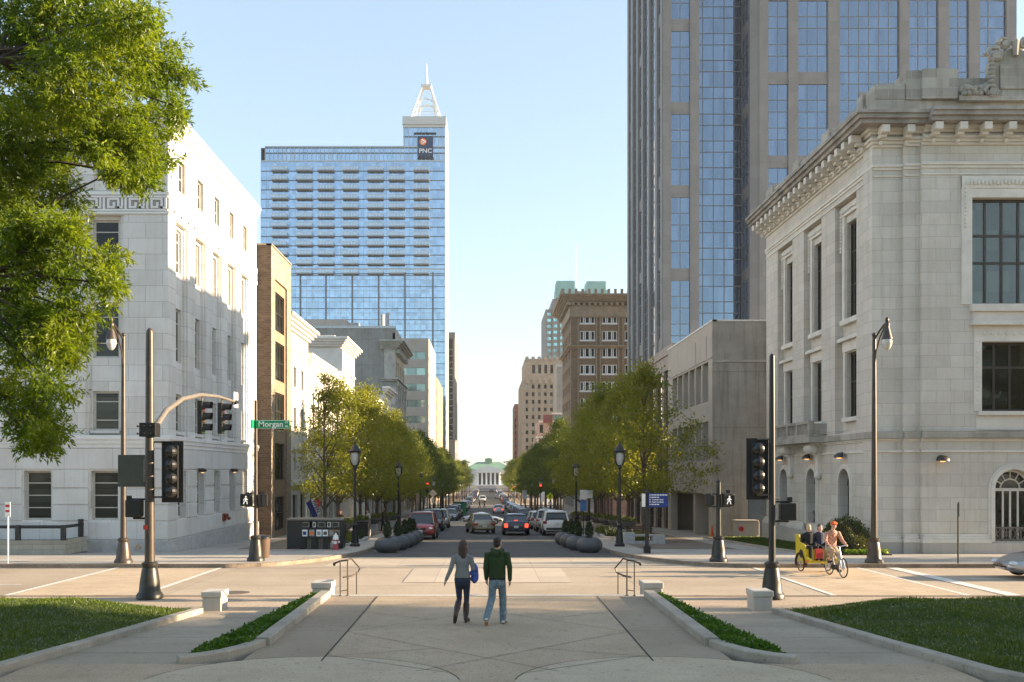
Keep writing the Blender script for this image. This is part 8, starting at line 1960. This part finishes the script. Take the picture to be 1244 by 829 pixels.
# ------------------------------------------------------------------ pedicab with rider and passengers
def pedicab():
    Y = 32.6; X = at(1005, Y); z = road_z(Y) + .014; rz = R(-84)
    t = thing('pedicab', 'yellow three wheeled pedicab with a bench seat and black wheels', 'pedicab', (X, Y, z), rz)
    YEL = simple('yellow_fibreglass', (.62, .47, .01), .35, coat=.5, var=.05); FR = simple('silver_bike_frame', (.35, .42, .48), .3, .6)
    def wheel(x, y, r):
        m = MB(); n = 26; ring = [[(x + (r + .022 * math.cos(a)) * math.cos(2 * math.pi * j / n), y + .022 * math.sin(a), r + .022 + (r + .022 * math.cos(a)) * math.sin(2 * math.pi * j / n)) for a in [k * math.pi / 3 for k in range(6)]] for j in range(n + 1)]
        m.ring_loft(ring, cap=False); o = m.build('wheel', M['tyre'], t, smooth=True)
        m = MB(); c = (x, y, r + .022)
        for j in range(16): a = 2 * math.pi * j / 16; m.tube([c, (x + r * math.cos(a), y, c[2] + r * math.sin(a))], .0045, 4)
        m.cyl((x, y - .05, c[2]), (x, y + .05, c[2]), .03, n=8); pts = [(x + (r - .015) * math.cos(2 * math.pi * j / n), y, c[2] + (r - .015) * math.sin(2 * math.pi * j / n)) for j in range(n + 1)]; m.tube(pts, .012, 5); m.build('rim', M['chrome'], o)
    wheel(1.15, 0, .31); wheel(.15, 0, .31); wheel(-1.0, .50, .29); wheel(-1.0, -.50, .29)
    m = MB(); hx, hz = .92, .86
    m.tube([(1.15, .06, .33), (1.02, .06, .62)], .02, 7); m.tube([(1.15, -.06, .33), (1.02, -.06, .62)], .02, 7); m.tube([(1.02, .06, .62), (1.02, -.06, .62)], .024, 7); m.tube([(1.02, 0, .62), (.90, 0, .93), (.88, 0, 1.02)], .022, 8); m.tube([(.96, 0, .80), (.52, 0, .30), (.30, 0, .84)], .024, 8); m.tube([(.93, 0, .86), (.32, 0, .76)], .022, 8); m.tube([(.52, 0, .30), (.15, .05, .33)], .016, 6); m.tube([(.15, .06, .33), (.32, 0, .76)], .014, 6); m.tube([(.15, -.06, .33), (.32, 0, .76)], .014, 6)
    m.build('bike_frame', FR, t, smooth=True)
    m = MB(); m.tube([(.70, .33, 1.04), (.80, .27, 1.06), (.89, 0, 1.03), (.80, -.27, 1.06), (.70, -.33, 1.04)], .016, 8); m.build('handlebar', M['chrome'], t, smooth=True)
    m = MB(); m.tube([(.70, .34, 1.04), (.79, .29, 1.06)], .022, 8); m.tube([(.70, -.34, 1.04), (.79, -.29, 1.06)], .022, 8); m.build('grip', M['black'], t)
    m = MB(); m.ell((.26, 0, .87), (.14, .09, .04), 10, 6); m.build('saddle', M['black'], t, smooth=True)
    m = MB(); m.cyl((.52, -.07, .30), (.52, .07, .30), .09, n=14); m.tube([(.52, .09, .30), (.60, .10, .15)], .012, 5); m.tube([(.52, -.09, .30), (.44, -.10, .45)], .012, 5); m.box(.55, .65, .09, .19, .135, .155); m.box(.39, .49, -.19, -.09, .44, .46); m.build('crank', M['black'], t)
    m = MB(); m.tube([(.15, 0, .34), (-.35, 0, .36), (-.55, 0, .36)], .025, 6); m.tube([(-1.0, -.5, .31), (-1.0, .5, .31)], .02, 6); m.build('tow_frame', YEL, t)
    # passenger tub
    m = MB()
    prof = [(-1.42, .42), (-1.30, .36), (-.30, .36), (-.22, .44), (-.24, .50), (-.60, .52), (-.66, .60), (-.66, .82), (-1.20, .84), (-1.34, 1.28), (-1.46, 1.28)]
    for s in (-1, 1): m.prism([(x, s * .50, z_) for x, z_ in [(-1.42, .42), (-1.30, .34), (-.30, .34), (-.20, .44), (-.22, .52), (-.62, .56), (-.70, .96), (-1.10, 1.06), (-1.20, 1.30), (-1.46, 1.30)]], (0, -s * .06, 0))
    m.box(-1.3, -.25, -.46, .46, .36, .42); m.obox((-1.38, 0, .86), (.04, .46, .42), (0, R(-6), 0)); m.box(-.68, -.64, -.46, .46, .42, .82)
    m.build('tub', YEL, t, bevel=.015)
    m = MB(); m.box(-1.28, -.64, -.43, .43, .80, .90); m.obox((-1.30, 0, 1.08), (.05, .43, .2), (0, R(-8), 0)); m.build('seat_cushion', M['black'], t, bevel=.03)
    for s in (-1, 1):
        m = MB(); n = 12; rg = [[(-1.0 + q * math.cos(a), s * d, .31 + q * math.sin(a)) for q, d in ((.34, .56), (.37, .56), (.37, .43), (.34, .43))] for a in [math.pi * (k - 1) / 10 for k in range(13)]]; m.ring_loft(rg); m.build('mudguard', BOOT, t)
        m = MB(); m.cyl((-.95, s * .505, .64), (-.95, s * .512, .64), .15, n=20); m.build('round_decal', M['black'], t)
        m = MB(); m.box(-.62, -.36, s * .505 - .004, s * .505 + .004, .38, .45); m.build('red_decal', M['orange'], t)
    m = MB(); m.box(-.30, -.22, -.30, -.06, .52, .86); m.build('red_sign', simple('red_card', (.45, .03, .03), .5), t); m = MB(); m.box(-.32, -.15, .05, .38, .5, .78); m.build('luggage_box', M['panel_brown'], t, bevel=.02)
    # rider: local frame of the pedicab is x forward; bodies are modelled facing +Y and turned by -90 degrees
    b = MB(); T = head(b, (0, .22, 1.73 - .02), 1.0, R(8)); hp = .93
    chain(b, [(0, .14, 1.50), (0, .19, 1.63)], [.06, .056]); chain(b, [(0, 0, hp), (0, .04, 1.15), (0, .13, 1.44)], [(.15, .12), (.15, .115), (.18, .115)], 12)
    A = [((s * .2, .14, 1.46), (s * .30, .24, 1.20), (s * .31, .46, 1.09)) for s in (-1, 1)]
    for s, a in zip((-1, 1), A): chain(b, a, [.028, .036, .028]); hand(b, a[2], (-.1 * s, 1, -.25), 1.1, 1.0, s, Vector((-s, 0, 0)))
    Lg = [((-.1, .02, .93), (-.13, .40, .66), (-.14, .30, .25), (-.14, .44, .20)), ((.1, .02, .93), (.13, .44, .85), (.13, .20, .53), (.13, .33, .50))]
    for l in Lg: chain(b, l, [.085, .06, .042, .034])
    o = remeshed(b, 'person', SK2, None, .010); c0, s0 = math.cos(rz), math.sin(rz)
    W = lambda lx, ly: (X + lx * c0 - ly * s0, Y + lx * s0 + ly * c0)
    px, py = W(.24, 0); set_body(o, 'person', 'rider in orange cap and checked shirt pedalling the yellow pedicab', (px, py, z), rz - R(90)); eyes(T, o)
    c = MB(); m = MB(); m.ell((0, -.01, .075), (.095, .112, .075), 14, 8); chain(m, [(-.05, .09, .065), (.05, .09, .065)], [(.03, .05), (.03, .05)]); m.ell((0, .11, .06), (.075, .075, .014), 12, 5); c.add([T(v) for v in m.v], m.f); remeshed(c, 'cap', simple('orange_cap', (.75, .13, .02), .7), o, .009)
    CH = bpy.data.materials.new('checked_shirt'); CH.use_nodes = True; nt = CH.node_tree; bs = nt.nodes['Principled BSDF']; ck = N(nt, 'ShaderNodeTexChecker'); ck.inputs['Scale'].default_value = 17; ck.inputs['Color1'].default_value = (.38, .12, .07, 1); ck.inputs['Color2'].default_value = (.5, .36, .28, 1); nt.links.new(objco(nt), ck.inputs['Vector']); nt.links.new(ck.outputs['Color'], bs.inputs['Base Color']); bs.inputs['Roughness'].default_value = .9
    c = MB(); chain(c, [(0, 0, .95), (0, .04, 1.15), (0, .13, 1.44)], [(.185, .15), (.185, .15), (.19, .13)], 12)
    for a in A: chain(c, [(a[0][0] * .5, .13, 1.45), a[0], a[1], Vector(a[1]).lerp(Vector(a[2]), .8)], [.08, .078, .06, .045])
    remeshed(c, 'shirt', CH, o, .011)
    c = MB(); chain(c, [(0, 0, .88), (0, .01, .96)], [(.17, .15), (.165, .14)], 12)
    for l in Lg: chain(c, [l[0], l[1], Vector(l[1]).lerp(Vector(l[2]), .55)], [.115, .088, .075])
    remeshed(c, 'shorts', simple('khaki_cloth', (.36, .29, .20), .9), o, .012)
    for l in Lg: c = MB(); chain(c, [Vector(l[2]) + Vector((0, -.05, -.05)), l[3]], [.05, .042]); remeshed(c, 'shoe', BLK, o, .010)
    m = MB()
    for s in (-1, 1): m.ell(T((s * .034, .086, .02)), (.024, .018, .016), 10, 6)
    m.tube([T((-.075, .02, .025)), T((-.03, .096, .028)), T((.03, .096, .028)), T((.075, .02, .025))], .005, 5); m.build('sunglasses', M['black'], o)
    for i, (ly, lab, top, hair) in enumerate(((-.2, 'fair haired passenger in a black jacket seated in the yellow pedicab', BLK, simple('blond_hair', (.45, .30, .14), .6)), (.21, 'passenger in a dark navy top half hidden behind the rider', DEN_D, BROWN_H))):
        px, py = W(-1.02, ly); simple_person(lab, (px, py, z - .06), rz - R(90), top, BLK, hair, True, .98, 'pedicab passengers', .013, skin=SK2)
pedicab()
# ------------------------------------------------------------------ light, sky, camera
SUN_EL, SUN_OFF = 13.2, -1.5           # degrees; the sun stands to the right, a little behind the camera
w = bpy.data.worlds.new('World'); scene.world = w; w.use_nodes = True; nt = w.node_tree
bg = nt.nodes['Background']; sky = nt.nodes.new('ShaderNodeTexSky'); sky.sky_type = 'NISHITA'; sky.sun_disc = False
d = Vector((math.cos(R(SUN_EL)) * math.cos(R(SUN_OFF)), -math.cos(R(SUN_EL)) * math.sin(R(SUN_OFF)), math.sin(R(SUN_EL))))
sky.sun_elevation = R(SUN_EL); sky.sun_rotation = math.atan2(d.x, d.y)
sky.altitude = 100; sky.air_density = 1.0; sky.dust_density = .45; sky.ozone_density = 1.7
hs = nt.nodes.new('ShaderNodeHueSaturation'); hs.inputs['Saturation'].default_value = .85; nt.links.new(sky.outputs[0], hs.inputs['Color'])
mx = nt.nodes.new('ShaderNodeMix'); mx.data_type = 'RGBA'; mx.inputs[0].default_value = .32; mx.inputs[7].default_value = (2.35, 3.05, 3.65, 1); nt.links.new(hs.outputs[0], mx.inputs[6])
nt.links.new(mx.outputs[2], bg.inputs[0]); bg.inputs[1].default_value = .072
L = bpy.data.lights.new('sun', 'SUN'); L.energy = 4.2; L.angle = R(.55); L.color = (1.0, .77, .51)
so = bpy.data.objects.new('sun', L); link(so); so.rotation_euler = (-d).to_track_quat('-Z', 'Y').to_euler(); so.location = (60, -10, 40)
cam = bpy.data.cameras.new('camera'); co = bpy.data.objects.new('camera', cam); link(co)
hz = MB(); hz.box(-700, 700, -60, 1600, road_z(1600) - 3, 175); HM = bpy.data.materials.new('haze_air'); HM.use_nodes = True; hn = HM.node_tree; hn.nodes.clear()
pv = hn.nodes.new('ShaderNodeVolumePrincipled'); pv.inputs['Density'].default_value = .00015; pv.inputs['Color'].default_value = (.82, .88, .95, 1); pv.inputs['Anisotropy'].default_value = .3
ho = hn.nodes.new('ShaderNodeOutputMaterial'); hn.links.new(pv.outputs[0], ho.inputs['Volume'])
h_ = hz.build('haze', HM); tag(h_, kind='stuff'); h_['label'] = 'thin pale evening haze along the street'; h_['category'] = 'haze'
scene.cycles.volume_bounces = 0; scene.cycles.volume_step_rate = 5
co.location = (0, 0, EYE); co.rotation_euler = (R(90), 0, 0)
cam.sensor_width = 36; cam.lens = FPX / IW * 36; cam.shift_x = (IW / 2 - VX) / IW; cam.shift_y = (VY - 414.5) / IW
cam.clip_start = .1; cam.clip_end = 8000
scene.camera = co
vs = scene.view_settings; vs.view_transform = 'Standard'; vs.look = 'None'; vs.gamma = 1; vs.use_curve_mapping = False; vs.exposure = EXPOSURE
scene.cycles.max_bounces = 8; scene.cycles.diffuse_bounces = 4; scene.cycles.glossy_bounces = 4; scene.cycles.transparent_max_bounces = 8
scene.cycles.use_denoising = True
